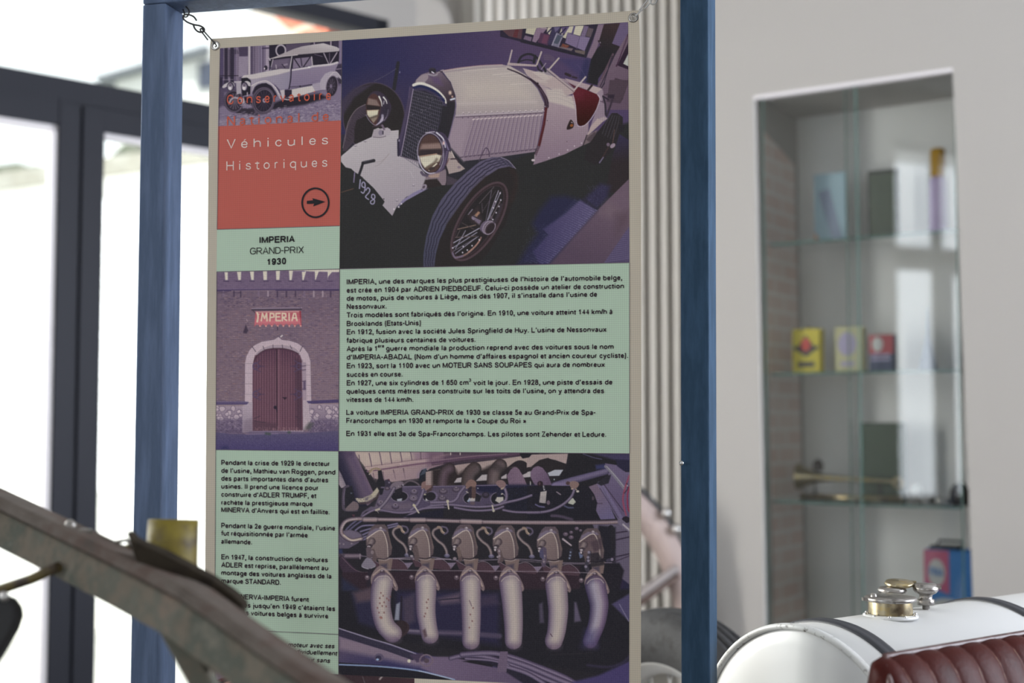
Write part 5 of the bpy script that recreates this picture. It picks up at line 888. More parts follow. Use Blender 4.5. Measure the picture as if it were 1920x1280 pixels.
def text_verts(txt, x0, y0, x1, y1, cap, bold=.138, shear=0, space=0):
    """stroke lettering fitted between two baseline points; returns flat points and faces"""
    wd = bold*1000; V = []; F = []; pen = 0; lo, hi = 1e9, -1e9
    def Yv(y):
        b, x, c, d = wd/2, 519-wd/2, 716-wd/2, -205+wd/2
        return b+(x-b)*y if 0 <= y <= 1 else (x+(c-x)*(y-1) if y > 1 else b+(b-d)*y)
    for ch in txt:
        if ch == ' ': pen += 278+space; continue
        adv, *sts = GL[ch].split('|'); adv = float(adv)
        sb = 45 if adv > 300 else 28; xa, xb = sb+wd/2, adv-sb-wd/2
        if ch in 'vwxyAVWXYT/': xa -= 30; xb += 30
        if xb < xa: xa = xb = adv/2
        up = ch.isupper() or ch.isdigit()
        for st in sts:
            sm = st[0] == '~'; P = [tuple(map(float, q.split(','))) for q in st.lstrip('~').split()]
            P = [(xa+(xb-xa)*x if xb > xa+1 else adv/2+(x-.5)*60, (wd/2+(716-wd)*y/2) if up else Yv(y)) for x, y in P]
            if not sm:
                for e, f in ((0, 1), (-1, -2)):
                    dxx = P[e][0]-P[f][0]
                    if abs(P[e][1]-P[f][1]) < 8 and abs(dxx) > 1: P[e] = (P[e][0]+math.copysign(.4*wd, dxx), P[e][1])
            if sm:
                A = np.array(P); cl = np.allclose(A[0], A[-1]); Q = A[:-1] if cl else A; n = len(Q); o = []
                for i in range(n if cl else n-1):
                    a, b, c, d = [Q[(i+j) % n] if cl else Q[min(max(i+j, 0), n-1)] for j in (-1, 0, 1, 2)]
                    o += [.5*(2*b+(c-a)*t+(2*a-5*b+4*c-d)*t*t+(3*b-a-3*c+d)*t**3) for t in (0, .25, .5, .75)]
                P = [tuple(q) for q in (o+[o[0]] if cl else o+[Q[-1]])]
            n = len(P); b0 = len(V); cl = sm and P[0] == P[-1]
            hw = wd/2*(.72 if len(st) < 22 and ch in 'éèêàô' and st is sts[-1] else 1)
            for i in range(n):
                p, q = P[i-1] if i else (P[-2] if cl else P[0]), P[i+1] if i < n-1 else (P[1] if cl else P[-1])
                c = P[i]; d1 = np.array(c)-p; d2 = np.array(q)-c; l1, l2 = np.hypot(*d1), np.hypot(*d2)
                d1 = d1/l1 if l1 > 1e-6 else d2/l2; d2 = d2/l2 if l2 > 1e-6 else d1
                n1, n2 = np.array((-d1[1], d1[0])), np.array((-d2[1], d2[0])); m = n1+n2; L = m@m
                m = m*2/L if L > .5 else n1
                ln = np.hypot(*m); m = m*min(1, 1.5/ln)*hw
                for s in (1, -1):
                    X, Y_ = c[0]+s*m[0], c[1]+s*m[1]; X = X+pen+shear*Y_; V.append((X, Y_)); lo = min(lo, X); hi = max(hi, X)
            F += [(b0+2*i, b0+2*i+1, b0+2*i+3, b0+2*i+2) for i in range(n-1)]
        pen += adv+space
    L = math.hypot(x1-x0, y1-y0); sx = L/(hi-lo); sy = cap/716; dx, dy = (x1-x0)/L, (y1-y0)/L
    return [(x0+(a-lo)*sx*dx, y0+(a-lo)*sx*dy-b*sy) for a, b in V], F
# ---------------------------------------------------------------- materials
M = {}
M['plaster'] = mat('white_plaster', (.46, .44, .42), .9, bump=.12, bscale=180)
M['plaster_back'] = mat('cream_plaster', (.55, .53, .49), .9, bump=.1, bscale=120)
M['lightened_plaster'] = mat('lightened_plaster', (.78, .77, .76), .8)  # recess back whiter than the wall plaster, making up for weak light there
M['ceiling'] = mat('ceiling_white', (.7, .7, .69), .95)
M['floor'] = mat('grey_floor', '8a8680', .5, var=['77736d', '97938c'], scale=3)
M['anthracite'] = mat('anthracite_aluminium', (.026, .028, .038), .5, spec=.2, bump=.03, bscale=300)
M['anthracite_seam'] = mat('black_gasket', (.012, .012, .016), .7)
M['bead'] = mat('white_strip', (.82, .79, .82), .5)  # on the glazed wall this white stands for outside light on the reveals
M['glass'] = glass_mat('window_glass', (.96, .98, .97))
M['cab_glass'] = glass_mat('cabinet_glass', (.965, .98, .975))
M['shelf_glass'] = mat('green_glass_edge', (.10, .19, .17), .1, spec=.6)
M['brick'] = brick_mat('orange_brick', 'b4674e', 'a85c48', 'b8a294', 1, .21, .065)
M['washed_brick'] = brick_mat('whitewashed_brick', 'e6d6d0', 'e2cac2', 'eae4e0', 1, .19, .065)
M['radiator'] = mat('cream_enamel', (.89, .86, .82), .4)
M['white_metal'] = mat('white_paint', (.72, .71, .69), .4)
M['blue_wood'] = mat('blue_grey_painted_wood', '566580', .62, var=['4e5d76', '596883', '5f6f8c'], scale=14, spec=.2, bump=.35, bscale=40, stretch=(3, 3, .35))
M['blue_wood_b'] = mat('darker_blue_painted_wood', '30485f', .66, var=['2a4157', '334b63', '38526b'], scale=16, spec=.15, bump=.3, bscale=50, stretch=(3, 3, .5))
M['steel'] = mat('bright_steel', (.55, .54, .53), .28, 1)
M['dark_wire'] = mat('dark_wire', (.035, .032, .032), .4, .3)
M['nickel'] = mat('nickel_eyelet', (.45, .43, .41), .25, 1)
# ---------------------------------------------------------------- glazed wall on the left
WP = Vector((-1.775, 4.625, 0)); WT = Vector((.732, .682, 0)).normalized(); WN = Vector((.682, -.732, 0)).normalized(); WO = -WN
def wat(s, z, d=0): return WP+WT*s+WO*d+Z*z
def wpx(x, y, d=0):
    p = hit(x, y, WP+WO*d, WN); return (p-WP).dot(WT), p.z
def wbox(mb, s0, s1, z0, z1, d0, d1): return mb.box(wat(s0, z0, d0), WT*(s1-s0), WO*(d1-d0), Z*(z1-z0))
def struct(o): o['kind'] = 'structure'; return o
sm0, sm1, smid = .200, .367, .276                          # meeting stiles of the two leaves
ZB0, ZB1, ZT = 2.265, 2.444, 2.962
SL, SR, SE = -1.30, 1.684, -2.75
w = MB(); wbox(w, SE, SR, ZB0+.091, ZB1, 0, .1); wbox(w, SR-.057, SR, 0, ZT, 0, .1); wbox(w, SE, SR, ZT-.069, ZT, 0, .1); wbox(w, SE, SE+.07, 0, ZT, 0, .1)
win1 = struct(w.build('window_1', M['anthracite'], bevel=.004))
g = MB(); wbox(g, SE+.07, SR-.057, ZB1, ZT-.069, .044, .052); g.build('transom_pane', M['glass'], win1)
b = MB(); wbox(b, SE+.07, SR-.057, ZB1, ZB1+.015, .056, .075); wbox(b, SR-.078, SR-.057, ZB1, ZT-.069, .058, .094); b.build('lit_glazing_bead', M['bead'], win1)  # white strips carry the outside light caught on the frame reveal
def leaf(n, s0, s1):
    w = MB(); st = .0825
    wbox(w, s0, s0+st, .01, ZB0+.088, -.008, .078); wbox(w, s1-st, s1, .01, ZB0+.088, -.008, .078)
    wbox(w, s0+st, s1-st, ZB0, ZB0+.088, -.008, .078); wbox(w, s0+st, s1-st, .01, .18, -.008, .078)
    o = struct(w.build('door_%d' % n, M['anthracite'], bevel=.004))
    g = MB(); wbox(g, s0+st, s1-st, .18, ZB0, .037, .045); g.build('pane', M['glass'], o)
    b = MB(); wbox(b, s1-st-.024, s1-st, .18, ZB0, .0, .036); wbox(b, s0+st, s1-st, ZB0-.022, ZB0, .0, .036); b.build('lit_glazing_bead', M['bead'], o)  # beads coloured white for daylight on the stile side and rail underside
    return o
leaf(1, SL, smid-.0045); leaf(2, smid+.0045, SR-.063); leaf(3, SE+.075, SL-.008)
w = MB(); wbox(w, smid-.008, smid+.008, .01, ZB0+.088, .025, .06); wbox(w, SL, SR-.063, ZB0+.082, ZB0+.095, .004, .06); struct(w.build('trim_1', M['anthracite_seam']))
w = MB(); wbox(w, SE-.3, 2.4, ZT, 4.0, 0, .09); wbox(w, SR, 2.4, 0, ZT, 0, .3); wbox(w, SE-.3, SE, 0, ZT, 0, .3); struct(w.build('wall_window', M['plaster']))
# brick arch over the opening, outside
q = [wpx(x, y, .30) for x, y in ((545, -6), (566, 10), (592, 34), (614, 53), (622, 75), (760, 90), (760, -60), (520, -60))]
w = MB(); w.prism([wat(s, z, .302) for s, z in q], WO*.22); o = struct(w.build('trim_2', M['brick'])); set_uv(o, lambda p: (p.dot(WT)+p.dot(WO), p.z))
# ---------------------------------------------------------------- back wall, alcove, right wall with recess
w = MB(); w.box((-1.2, 6.06, 0), (3.8, 0, 0), (0, .2, 0), (0, 0, 4.0)); struct(w.build('wall_back', M['plaster_back']))
RP = Vector((.9, 5.0, 0)); RT = Vector((.84, -.544, 0)).normalized(); RN = Vector((-.544, -.84, 0)).normalized(); RI = -RN
def rat(k, z, d=0): return RP+RT*k+RI*d+Z*z
def rpx(x, y, d=0): return hit(x, y, RP+RI*d, RN)
cTL, cTR, cBL, cBR = rpx(1413, 180), rpx(1786, 127), rpx(1434, 1196), rpx(1826, 1176)
kk = lambda p: (p-RP).dot(RT)
def rprism(mb, pts, d0, d1): return mb.prism([p+RI*d0 for p in pts], RI*(d1-d0))
k0, k1 = -.206, 4.0
for nm, pts, d0, d1 in (('wall_right', [rat(kk(cBR), 0), rat(k1, 0), rat(k1, 4), rat(kk(cTR), 4), cTR, cBR], 0, 1.15), ('wall_right_pier', [rat(k0, 0), rat(kk(cBL), 0), cBL, cTL, rat(kk(cTL), 4), rat(k0, 4)], 0, 1.15),
                       ('wall_right_lintel', [cTL, cTR, rat(kk(cTR), 4), rat(kk(cTL), 4)], 0, 1.15), ('wall_right_plinth', [rat(kk(cBL), 0), rat(kk(cBR), 0), cBR, cBL], 0, 1.15), ('wall_recess', [cBL, cBR, cTR, cTL], .45, 1.15)):
    struct(rprism(MB(), pts, d0, d1).build(nm, M['lightened_plaster' if nm == 'wall_recess' else 'plaster']))
# bare whitewashed brick on the left cheek of the recess
w = MB(); a, c = cBL+RT*.002, cTL+RT*.002
w.prism([a+RI*.09, a+RI*.40, c+RI*.40-Z*.20, c+RI*.09-Z*.12], RT*.004); o = struct(w.build('trim_3', M['washed_brick'])); set_uv(o, lambda p: (p.dot(RI), p.z))
w = MB(); rprism(w, [cTL-Z*.0, cTR, cTR-Z*.012, cTL-Z*.012], .0, .03); struct(w.build('trim_4', M['bead']))
# remaining shell: window walls to the left, behind and to the right of the viewer
WL, WR_, WB = -3.75, 3.6, -4.75
def wallrun(name, wname, o, u, n, L, openings, z0, z1, H=4.0, bars=(), t=.25):
    '''wall along u from o with window openings (a, b) between heights z0 and z1'''
    w = MB(); x = 0; o, u, n = Vector(o), Vector(u), Vector(n)
    for a, b in openings: w.box(o+u*x, u*(a-x), n*t, Z*H); w.box(o+u*a, u*(b-a), n*t, Z*z0); w.box(o+u*a+Z*z1, u*(b-a), n*t, Z*(H-z1)); x = b
    w.box(o+u*x, u*(L-x), n*t, Z*H); struct(w.build(name, M['plaster']))
    w = MB()
    for a, b in openings:
        for e in [a, b-.07]+[q for q in bars if a < q < b]: w.box(o+u*e+n*.08+Z*z0, u*.07, n*.07, Z*(z1-z0))
        for zz in (z0, z1-.07)+((2.5,) if z1 > 3 else ()): w.box(o+u*a+n*.08+Z*zz, u*(b-a), n*.07, Z*(.20 if zz == 2.5 else .07))
    struct(w.build(wname, M['anthracite']))
wallrun('wall_left', 'window_2', (WL, 3.05, 0), (0, -1, 0), (-1, 0, 0), 7.8, [(2.66, 5.1)], .5, 3.6, bars=(3.16, 4.1))
wallrun('wall_rear', 'window_3', (WL, WB, 0), (1, 0, 0), (0, -1, 0), 7.95, [(2.2, 6.8)], .6, 3.1, bars=(3.7, 5.2))
wallrun('wall_side', 'window_4', (WR_, WB, 0), (0, 1, 0), (1, 0, 0), 8.2, [(5.9, 8.0)], .6, 3.0, bars=(6.95,))
Q = [(WL-.3, WB-.2), (WR_+.3, WB-.2), (WR_+.3, 3.4), (2.4, 6.3), (-.7, 6.3), tuple(wat(SE-.3, 0, .2))[:2], (WL-.3, 3.2)]
w = MB(); w.prism([(x, y, -.1) for x, y in Q], (0, 0, .1)); struct(w.build('floor', M['floor']))
w = MB(); w.prism([(x, y, 4.0) for x, y in Q], (0, 0, .1)); struct(w.build('ceiling', M['ceiling']))
# rounded plaster breast and pipe in the top centre
q = [at(x, y, 5.88) for x, y in ((724, 300), (846, 300), (850, 60), (849, 42), (845, 24), (836, 8), (820, -4), (800, -12), (724, -16))]
w = MB(); w.prism(q, (0, .17, 0)); struct(w.build('trim_5', M['plaster'], bevel=.02))
p = at(897, 300, 5.93); w = MB(); w.tube([(p.x, p.y, .0), (p.x, p.y, 4.0)], .02, 14)
tag(w.build('heating_pipe', M['white_metal']), 'pale vertical heating pipe rising just left of the cream radiator', 'pipe')
# ---------------------------------------------------------------- tall tube radiator
RY = 5.83; x0, pitch = at(1203, 600, RY).x, 22.1/FPX*RY
rad = thing('tube_radiator', (.30, RY, 0), 'tall cream radiator of vertical tubes behind the banner and right post', 'radiator')
for i in range(-13, 6):
    x = x0+i*pitch; w = MB(); k = 14
    ring = lambda z: [(x+.0148*math.cos(2*math.pi*j/k), RY+.03*math.sin(2*math.pi*j/k), z) for j in range(k)]
    w.add(ring(.2)+ring(3.4), [(j, (j+1) % k, (j+1) % k+k, j+k) for j in range(k)], True); w.build('tube', M['radiator'], rad)
for z in (.16, 3.38):
    w = MB(); w.box((x0-13.6*pitch, RY-.04, z), (18.9*pitch, 0, 0), (0, .08, 0), (0, 0, .06)); w.build('header', M['radiator'], rad, bevel=.01)
for x in (x0-11*pitch, x0+3*pitch):
    w = MB(); w.box((x, RY-.02, 0), (.04, 0, 0), (0, .04, 0), (0, 0, .17)); w.build('foot', M['radiator'], rad)
# ---------------------------------------------------------------- outside
M['render'] = mat('white_render', (.72, .72, .71), .95, bump=.1, bscale=30)
M['coping'] = mat('stone_coping', (.40, .40, .37), .9, var=['8f8d84', 'a5a39a'], scale=4)
M['gravel'] = mat('pale_gravel', 'd0cec8', .95, var=['c4c2ba', 'dcdad4'], scale=9)
M['hedge'] = mat('hedge_leaves', '5c6450', .9, var=['444c3c', '5c5e54', '747a64'], scale=6, bump=.5, bscale=12)
M['lawn'] = mat('sunlit_grass', '5f7a30', .95, var=['526c28', '738a44'], scale=3)
M['slate'] = mat('grey_slate', '62676e', .7, var=['595e65', '6e737a'], scale=5)
M['dark_pane'] = mat('dark_house_window', (.03, .04, .07), .15)
def outbox(mb, o, u, h, t): return mb.box(o, u, WO*t, Z*h)
ga, gb = at(45, 325, 10.0), at(225, 300, 9.49); gd = (gb-ga); gd.z = 0; gd.normalize(); gn = Vector((-gd.y, gd.x, 0))
if gn.y < 0: gn = -gn
gt = ga.z; o0 = Vector((ga.x, ga.y, -.15))-gd*6
w = MB(); w.box(o0, gd*8.2, gn*.25, Z*(gt+.05)); gw = w.build('garden_wall', M['render']); tag(gw, 'white rendered garden wall outside the glazed doors', 'wall')
w = MB(); w.box(o0-gn*.06+Z*(gt+.04), gd*8.2, gn*.37, Z*.13); w.build('coping', M['coping'], gw)
w = MB(); w.prism([tuple(wat(-9, -.25, .12)), tuple(wat(2.2, -.25, .12)), (3, 22, -.25), (-16, 26, -.25)], (0, 0, .1)); struct(w.build('floor_terrace', M['gravel']))
random.seed(4)
w = MB()
for i in range(70):
    p = o0+gd*(random.uniform(1.2, 7.6))+gn*random.uniform(.7, 1.3); p.z = gt+random.uniform(-.1, .14)
    w.lathe([(.28*math.sin(math.pi*i/5)*random.uniform(.8, 1.1), -.25*math.cos(math.pi*i/5)) for i in range(6)], p, k=8)
w.box(o0+gn*.8, gd*7.8, gn*.7, Z*(gt+.05))
tag(w.build('hedge', M['hedge']), 'grey green clipped hedge behind the white garden wall', 'hedge', kind='stuff')
w = MB(); w.add([o0+gn*1.6+Z*(gt-.2), o0+gn*1.6+gd*3.6+Z*(gt-.2), o0+gn*4.5+gd*3.2+Z*(gt+.85), o0+gn*4.5+Z*(gt+.85), o0+gn*1.6-Z*.2, o0+gn*1.6+gd*3.6-Z*.2, o0+gn*4.5+gd*3.2-Z*.2, o0+gn*4.5-Z*.2], [(0, 1, 2, 3), (7, 6, 5, 4), (0, 4, 5, 1), (1, 5, 6, 2), (2, 6, 7, 3), (3, 7, 4, 0)])
struct(w.build('trim_6', M['lawn']))
Y = 17.0; hA, hB, hC, hD = at(214, 300, Y), at(214, 150, Y), at(480, 60, Y), at(480, 300, Y)
h = thing('neighbour_house', (hA.x, Y, -.2), 'pale house with grey slate roof seen beyond the transom', 'house')
w = MB(); w.prism([(hA.x, Y, -.2), (hD.x, Y, -.2), (hD.x, Y, hC.z), (hA.x, Y, hB.z)], (0, 4, 0)); w.build('wall', M['render'], h)
w = MB(); w.prism([at(188, 160, Y)+Vector((0, -.2, 0)), at(395, 104, Y)+Vector((0, -.2, 0)), at(395, 90, Y)+Vector((0, -.2, 0)), at(188, 150, Y)+Vector((0, -.2, 0))], (0, 4.4, 0)); w.build('roof', M['slate'], h)
w = MB(); w.prism([at(372, 165, Y-.05), at(402, 163, Y-.05), at(402, 112, Y-.05), at(372, 118, Y-.05)], (0, .05, 0)); w.build('window', M['dark_pane'], h)
# ---------------------------------------------------------------- display frame of painted timber
BA = math.radians(12.6); BD = Vector((math.cos(BA), -math.sin(BA), 0)); BN = Vector((-math.sin(BA), -math.cos(BA), 0))
BP = EYE+ray(800, 790)*2.5
def bpx(x, y, off=0): return hit(x, y, BP+BN*off, BN)
def post(pxs, ang, fm, name, depth, top=None):
    """front face given by its left and right edge pixels high and low, run down to the floor"""
    (xa, ya), (xb, yb), (xc, yc), (xd, yd) = pxs
    d = Vector((math.cos(ang), -math.sin(ang), 0)); n = Vector((-math.sin(ang), -math.cos(ang), 0))
    c = bpx((xa+xb)/2, (ya+yb)/2, .03)
    A, B, C, D = (hit(x, y, c, n) for x, y in pxs)
    def ext(P, Q, z): return P+(Q-P)*((z-P.z)/(Q.z-P.z))
    zt = top if top else 2.16
    f = [ext(A, D, 0.0), ext(B, C, 0.0), ext(B, C, zt), ext(A, D, zt)]
    w = MB(); w.hexa(f, [p-n*depth for p in f]); return w.build(name, fm, fr, bevel=.003), f, n, d
fr = thing('display_frame', (BP.x, BP.y, 0), 'blue grey painted timber frame from which the banner hangs', 'frame')
tz = bpx(290, 7, .03).z
pl, fl, nl, dl = post(((267, 20), (310, 20), (298, 940), (250, 940)), BA+.02, M['blue_wood'], 'post', .077, tz)
prr, f2, n2, d2 = post(((1275, 20), (1328, 20), (1331, 1240), (1277, 1240)), math.radians(19), M['blue_wood_b'], 'post', .072)
pl['label'] = 'lighter blue grey left post'; prr['label'] = 'dark slate blue right post'
a = fl[3].copy(); a.z = tz+.001; e = f2[2].copy(); e.z = tz+.001
w = MB(); dd = (e-a); w.box(a, dd, -nl*.077, Z*.05); w.build('top_bar', M['blue_wood'], fr, bevel=.003)
for f, n in ((fl, nl), (f2, n2)):
    w = MB(); c = (f[0]+f[1])/2; w.box(c-n*.22+BD*.034, BD*.04, n*.44, Z*.05); w.build('foot', M['blue_wood'], fr, bevel=.003)
# ---------------------------------------------------------------- printed banner
GAIN = .60                         # diffuse daylight level reaching the fabric, used to turn seen colours into dye colours
def dye(h): return tuple(np.clip(np.array(lin(hx(h)))/GAIN, 0, .9))
def weave(nt, colout, b):
    tc = nt.nodes.new('ShaderNodeTexCoord'); sp = nt.nodes.new('ShaderNodeSeparateXYZ'); nt.links.new(tc.outputs['UV'], sp.inputs[0])
    outs = []
    for ax in (0, 1):
        m1 = nt.nodes.new('ShaderNodeMath'); m1.operation = 'MULTIPLY'; m1.inputs[1].default_value = 2*math.pi/.00392; nt.links.new(sp.outputs[ax], m1.inputs[0])
        m2 = nt.nodes.new('ShaderNodeMath'); m2.operation = 'COSINE'; nt.links.new(m1.outputs[0], m2.inputs[0]); outs.append(m2)
    ad = nt.nodes.new('ShaderNodeMath'); ad.operation = 'ADD'; nt.links.new(outs[0].outputs[0], ad.inputs[0]); nt.links.new(outs[1].outputs[0], ad.inputs[1])
    ma = nt.nodes.new('ShaderNodeMath'); ma.operation = 'MULTIPLY_ADD'; ma.inputs[1].default_value = .052; ma.inputs[2].default_value = 1; nt.links.new(ad.outputs[0], ma.inputs[0])
    mx = nt.nodes.new('ShaderNodeVectorMath'); mx.operation = 'SCALE'; nt.links.new(colout, mx.inputs[0]); nt.links.new(ma.outputs[0], mx.inputs['Scale'])
    nt.links.new(mx.outputs[0], b.inputs['Base Color'])
def fabric(name, col=None):
    m = bpy.data.materials.new(name); m.use_nodes = True; nt = m.node_tree; b = nt.nodes['Principled BSDF']; b.inputs['Roughness'].default_value = .75; b.inputs['Specular IOR Level'].default_value = .18
    if col is None: s = nt.nodes.new('ShaderNodeVertexColor'); s.layer_name = 'dye'; out = s.outputs[0]
    else: s = nt.nodes.new('ShaderNodeRGB'); s.outputs[0].default_value = (*dye(col), 1); out = s.outputs[0]
    weave(nt, out, b); return m
def ink(name, col):
    m = mat(name, dye(col), .7, spec=.2); return m
F_SHEET, F_MINT, F_RED, F_PIC, F_CREAM = fabric('unprinted_fabric', 'a39a8c'), fabric('mint_print', '9aab99'), fabric('brick_red_print', 'a2534a'), fabric('photo_print'), fabric('cream_print', 'b4ab9e')
INK, INK_RED, INK_PALE, INK_BLACK, INK_LINE = ink('dark_plum_ink', '2d2029'), ink('orange_ink', 'ac5240'), ink('pale_ink', 'cbb5ae'), ink('black_ink', '221f22'), ink('line_ink', '564c54')
UVO = BP.copy()
def buv(root): 
    o = parent_origin(root)
    return lambda p: ((p+o-UVO).dot(BD), (p+o-UVO).z)
ban = thing('printed_banner', bpx(800, 1475), 'fabric banner printed with racing car and engine photographs and French text', 'banner')
# the unprinted sheet with real eyelet holes in its upper corners
EYL = [(404.5, 86), (1187.5, 33.5)]
edge = [(395, 72.8), (600, 60.5), (900, 41), (1197.5, 19.5), (1200.5, 100), (1202, 400), (1202.5, 860), (1201.5, 1280), (1200, 1490), (382, 1475), (384, 1280), (385.3, 1000), (387, 754), (390, 400), (391.8, 224), (394, 90)]
bm = bmesh.new(); es = []
def loop(pts):
    vsx = [bm.verts.new(bpx(x, y)-ban.location) for x, y in pts]; return [bm.edges.new((vsx[i], vsx[(i+1) % len(vsx)])) for i in range(len(vsx))]
es += loop(edge)
for cx, cy in EYL: es += loop([(cx+5.2*math.cos(t*math.pi/12), cy+5.6*math.sin(t*math.pi/12)) for t in range(24)])
bmesh.ops.triangle_fill(bm, edges=es, use_beauty=True)
me = bpy.data.meshes.new('fabric_sheet'); bm.to_mesh(me); bm.free(); me.materials.append(F_SHEET)
sheet = bpy.data.objects.new('fabric_sheet', me); COL.objects.link(sheet); sheet.parent = ban; set_uv(sheet, buv(ban))
md = sheet.modifiers.new('thickness', 'SOLIDIFY'); md.thickness = .0012; md.offset = 0
for p in me.polygons:
    pass
def panel(name, pts, m, off, label=None):
    w = MB(); w.add([bpx(x, y, off) for x, y in pts], [tuple(range(len(pts)))[::-1]]); o = w.build(name, m, ban); set_uv(o, buv(ban))
    if label: o['label'] = label
    return o
panel('title_panel', [(407, 429), (637, 422.5), (636.4, 505), (406, 510)], F_MINT, .0012, 'mint title panel')
panel('red_panel', [(408.7, 236), (639.3, 225), (637, 423), (407, 430)], F_RED, .0013, 'brick red panel with arrow sign')
panel('text_panel', [(636.4, 503), (1180, 491.5), (1180.5, 851), (634.5, 846.5)], F_MINT, .0012, 'wide mint text panel')
panel('text_panel', [(404, 842), (634.8, 844.5), (634.8, 1263.8), (402, 1251)], F_MINT, .0012, 'narrow mint text column')
panel('cream_panel', [(777, 1271.4), (900, 1277.5), (1180, 1291), (1180, 1470), (777, 1455)], F_CREAM, .0016)
def picture(name, P, quad, off, step, label):
    (ax, ay), (bx, by), (cx, cy), (dx, dy) = quad          # TL TR BR BL
    nx = int(max(abs(bx-ax), abs(cx-dx))/step)+1; ny = int(max(abs(dy-ay), abs(cy-by))/step)+1
    U, V = np.meshgrid(np.linspace(0, 1, nx), np.linspace(0, 1, ny))
    X = (ax*(1-U)+bx*U)*(1-V)+(dx*(1-U)+cx*U)*V; Yp = (ay*(1-U)+by*U)*(1-V)+(dy*(1-U)+cy*U)*V
    p0 = BP+BN*off-EYE; n = np.array(BN); R0 = np.array(FWD); R2 = np.array(UPV)
    D = R0+((X-960)/FPX)[..., None]*np.array([1, 0, 0])-((Yp-640)/FPX)[..., None]*R2
    t = p0.dot(BN)/(D@n); W = D*t[..., None]+np.array(EYE)
    uvw = np.stack([(W-np.array(UVO))@np.array(BD), (W-np.array(UVO))[..., 2]], -1).reshape(-1, 2)
    co = (W-np.array(ban.location)).reshape(-1, 3)
    fx = np.clip((X-P.x0)*P.k, 0, P.w-1.01); fy = np.clip((Yp-P.y0)*P.k, 0, P.h-1.01); ix, iy = fx.astype(int), fy.astype(int); gx, gy = (fx-ix)[..., None], (fy-iy)[..., None]
    a = P.a; c = (a[iy, ix]*(1-gx)+a[iy, ix+1]*gx)*(1-gy)+(a[iy+1, ix]*(1-gx)+a[iy+1, ix+1]*gx)*gy
    c = c*.87+c.mean(-1, keepdims=True)*.13*np.array([1.02, 1., .98]); c = np.clip(lin(np.clip(c, 0, 255))/GAIN, 0, .95).reshape(-1, 3)
    idx = np.arange(nx*ny).reshape(ny, nx); q = np.stack([idx[:-1, :-1], idx[1:, :-1], idx[1:, 1:], idx[:-1, 1:]], -1).reshape(-1, 4)
    me = bpy.data.meshes.new(name); me.vertices.add(nx*ny); me.vertices.foreach_set('co', co.ravel().astype(np.float32))
    me.loops.add(q.size); me.loops.foreach_set('vertex_index', q.ravel().astype(np.int32)); me.polygons.add(len(q)); me.polygons.foreach_set('loop_start', np.arange(0, q.size, 4, dtype=np.int32))
    me.update(calc_edges=True)
    uv = me.uv_layers.new(name='UVMap'); uv.data.foreach_set('uv', uvw[q.ravel()].ravel().astype(np.float32))
    ca = me.color_attributes.new('dye', 'FLOAT_COLOR', 'POINT'); ca.data.foreach_set('color', np.c_[c, np.ones(len(c))].ravel().astype(np.float32))
    me.materials.append(F_PIC); o = bpy.data.objects.new(name, me); COL.objects.link(o); o.parent = ban; o['label'] = label; return o
STEP = .85
picture('printed_photo', paint_car(), [(641.7, 75.5), (1177.6, 41.5), (1180.2, 492.2), (636.6, 504)], .0014, STEP, 'printed photograph of a white open racing car')
picture('printed_photo', paint_engine(), [(634.8, 845.8), (1180.4, 850.3), (1179.6, 1291), (634.8, 1264)], .0014, STEP, 'printed photograph of an engine with six pale pipes')
picture('printed_photo', paint_gate(), [(406.2, 509.8), (636, 504.3), (634.5, 845.6), (404, 843)], .0014, .8, 'printed photograph of a brick factory gate')
picture('printed_photo', paint_tourer(), [(412.6, 90.4), (641.3, 75.7), (639.2, 225.7), (408.6, 236.7)], .0014, .75, 'printed grey photograph of an old touring car')
picture('printed_photo', paint_lower(), [(402, 1251.2), (777, 1271.5), (777, 1455), (398, 1440)], .0013, 1.2, 'upper strip of a dark printed photograph')
def rule(a, b, w, m=INK_LINE, off=.0020):
    (x0, y0), (x1, y1) = a, b; L = math.hypot(x1-x0, y1-y0); nx, ny = -(y1-y0)/L*w/2, (x1-x0)/L*w/2
    return [bpx(x0+nx, y0+ny, off), bpx(x1+nx, y1+ny, off), bpx(x1-nx, y1-ny, off), bpx(x0-nx, y0-ny, off)]
w = MB()
for a, b, t in (((484, 1182.5), (634.8, 1189), 1.1), ((404, 1179), (484, 1182.5), 1.1), ((407, 430), (637, 423.2), 1.0), ((406.2, 509.5), (636.4, 504.3), 1.3), ((636.4, 504), (1180, 492), 1.2), ((636.6, 504), (634.8, 845), 1.2), ((404, 842.9), (634.6, 845.4), 1.0), ((634.8, 845.8), (1180.4, 850.3), 1.2), ((634.8, 846), (634.8, 1264), 1.0), ((1180.2, 492), (1180.5, 850), .9), ((412.6, 90.4), (407, 430), .8), ((406.4, 509), (402.2, 1251), .8)):
    w.add(rule(a, b, t), [(0, 1, 2, 3)])
w.build('ruled_lines', INK_LINE, ban)
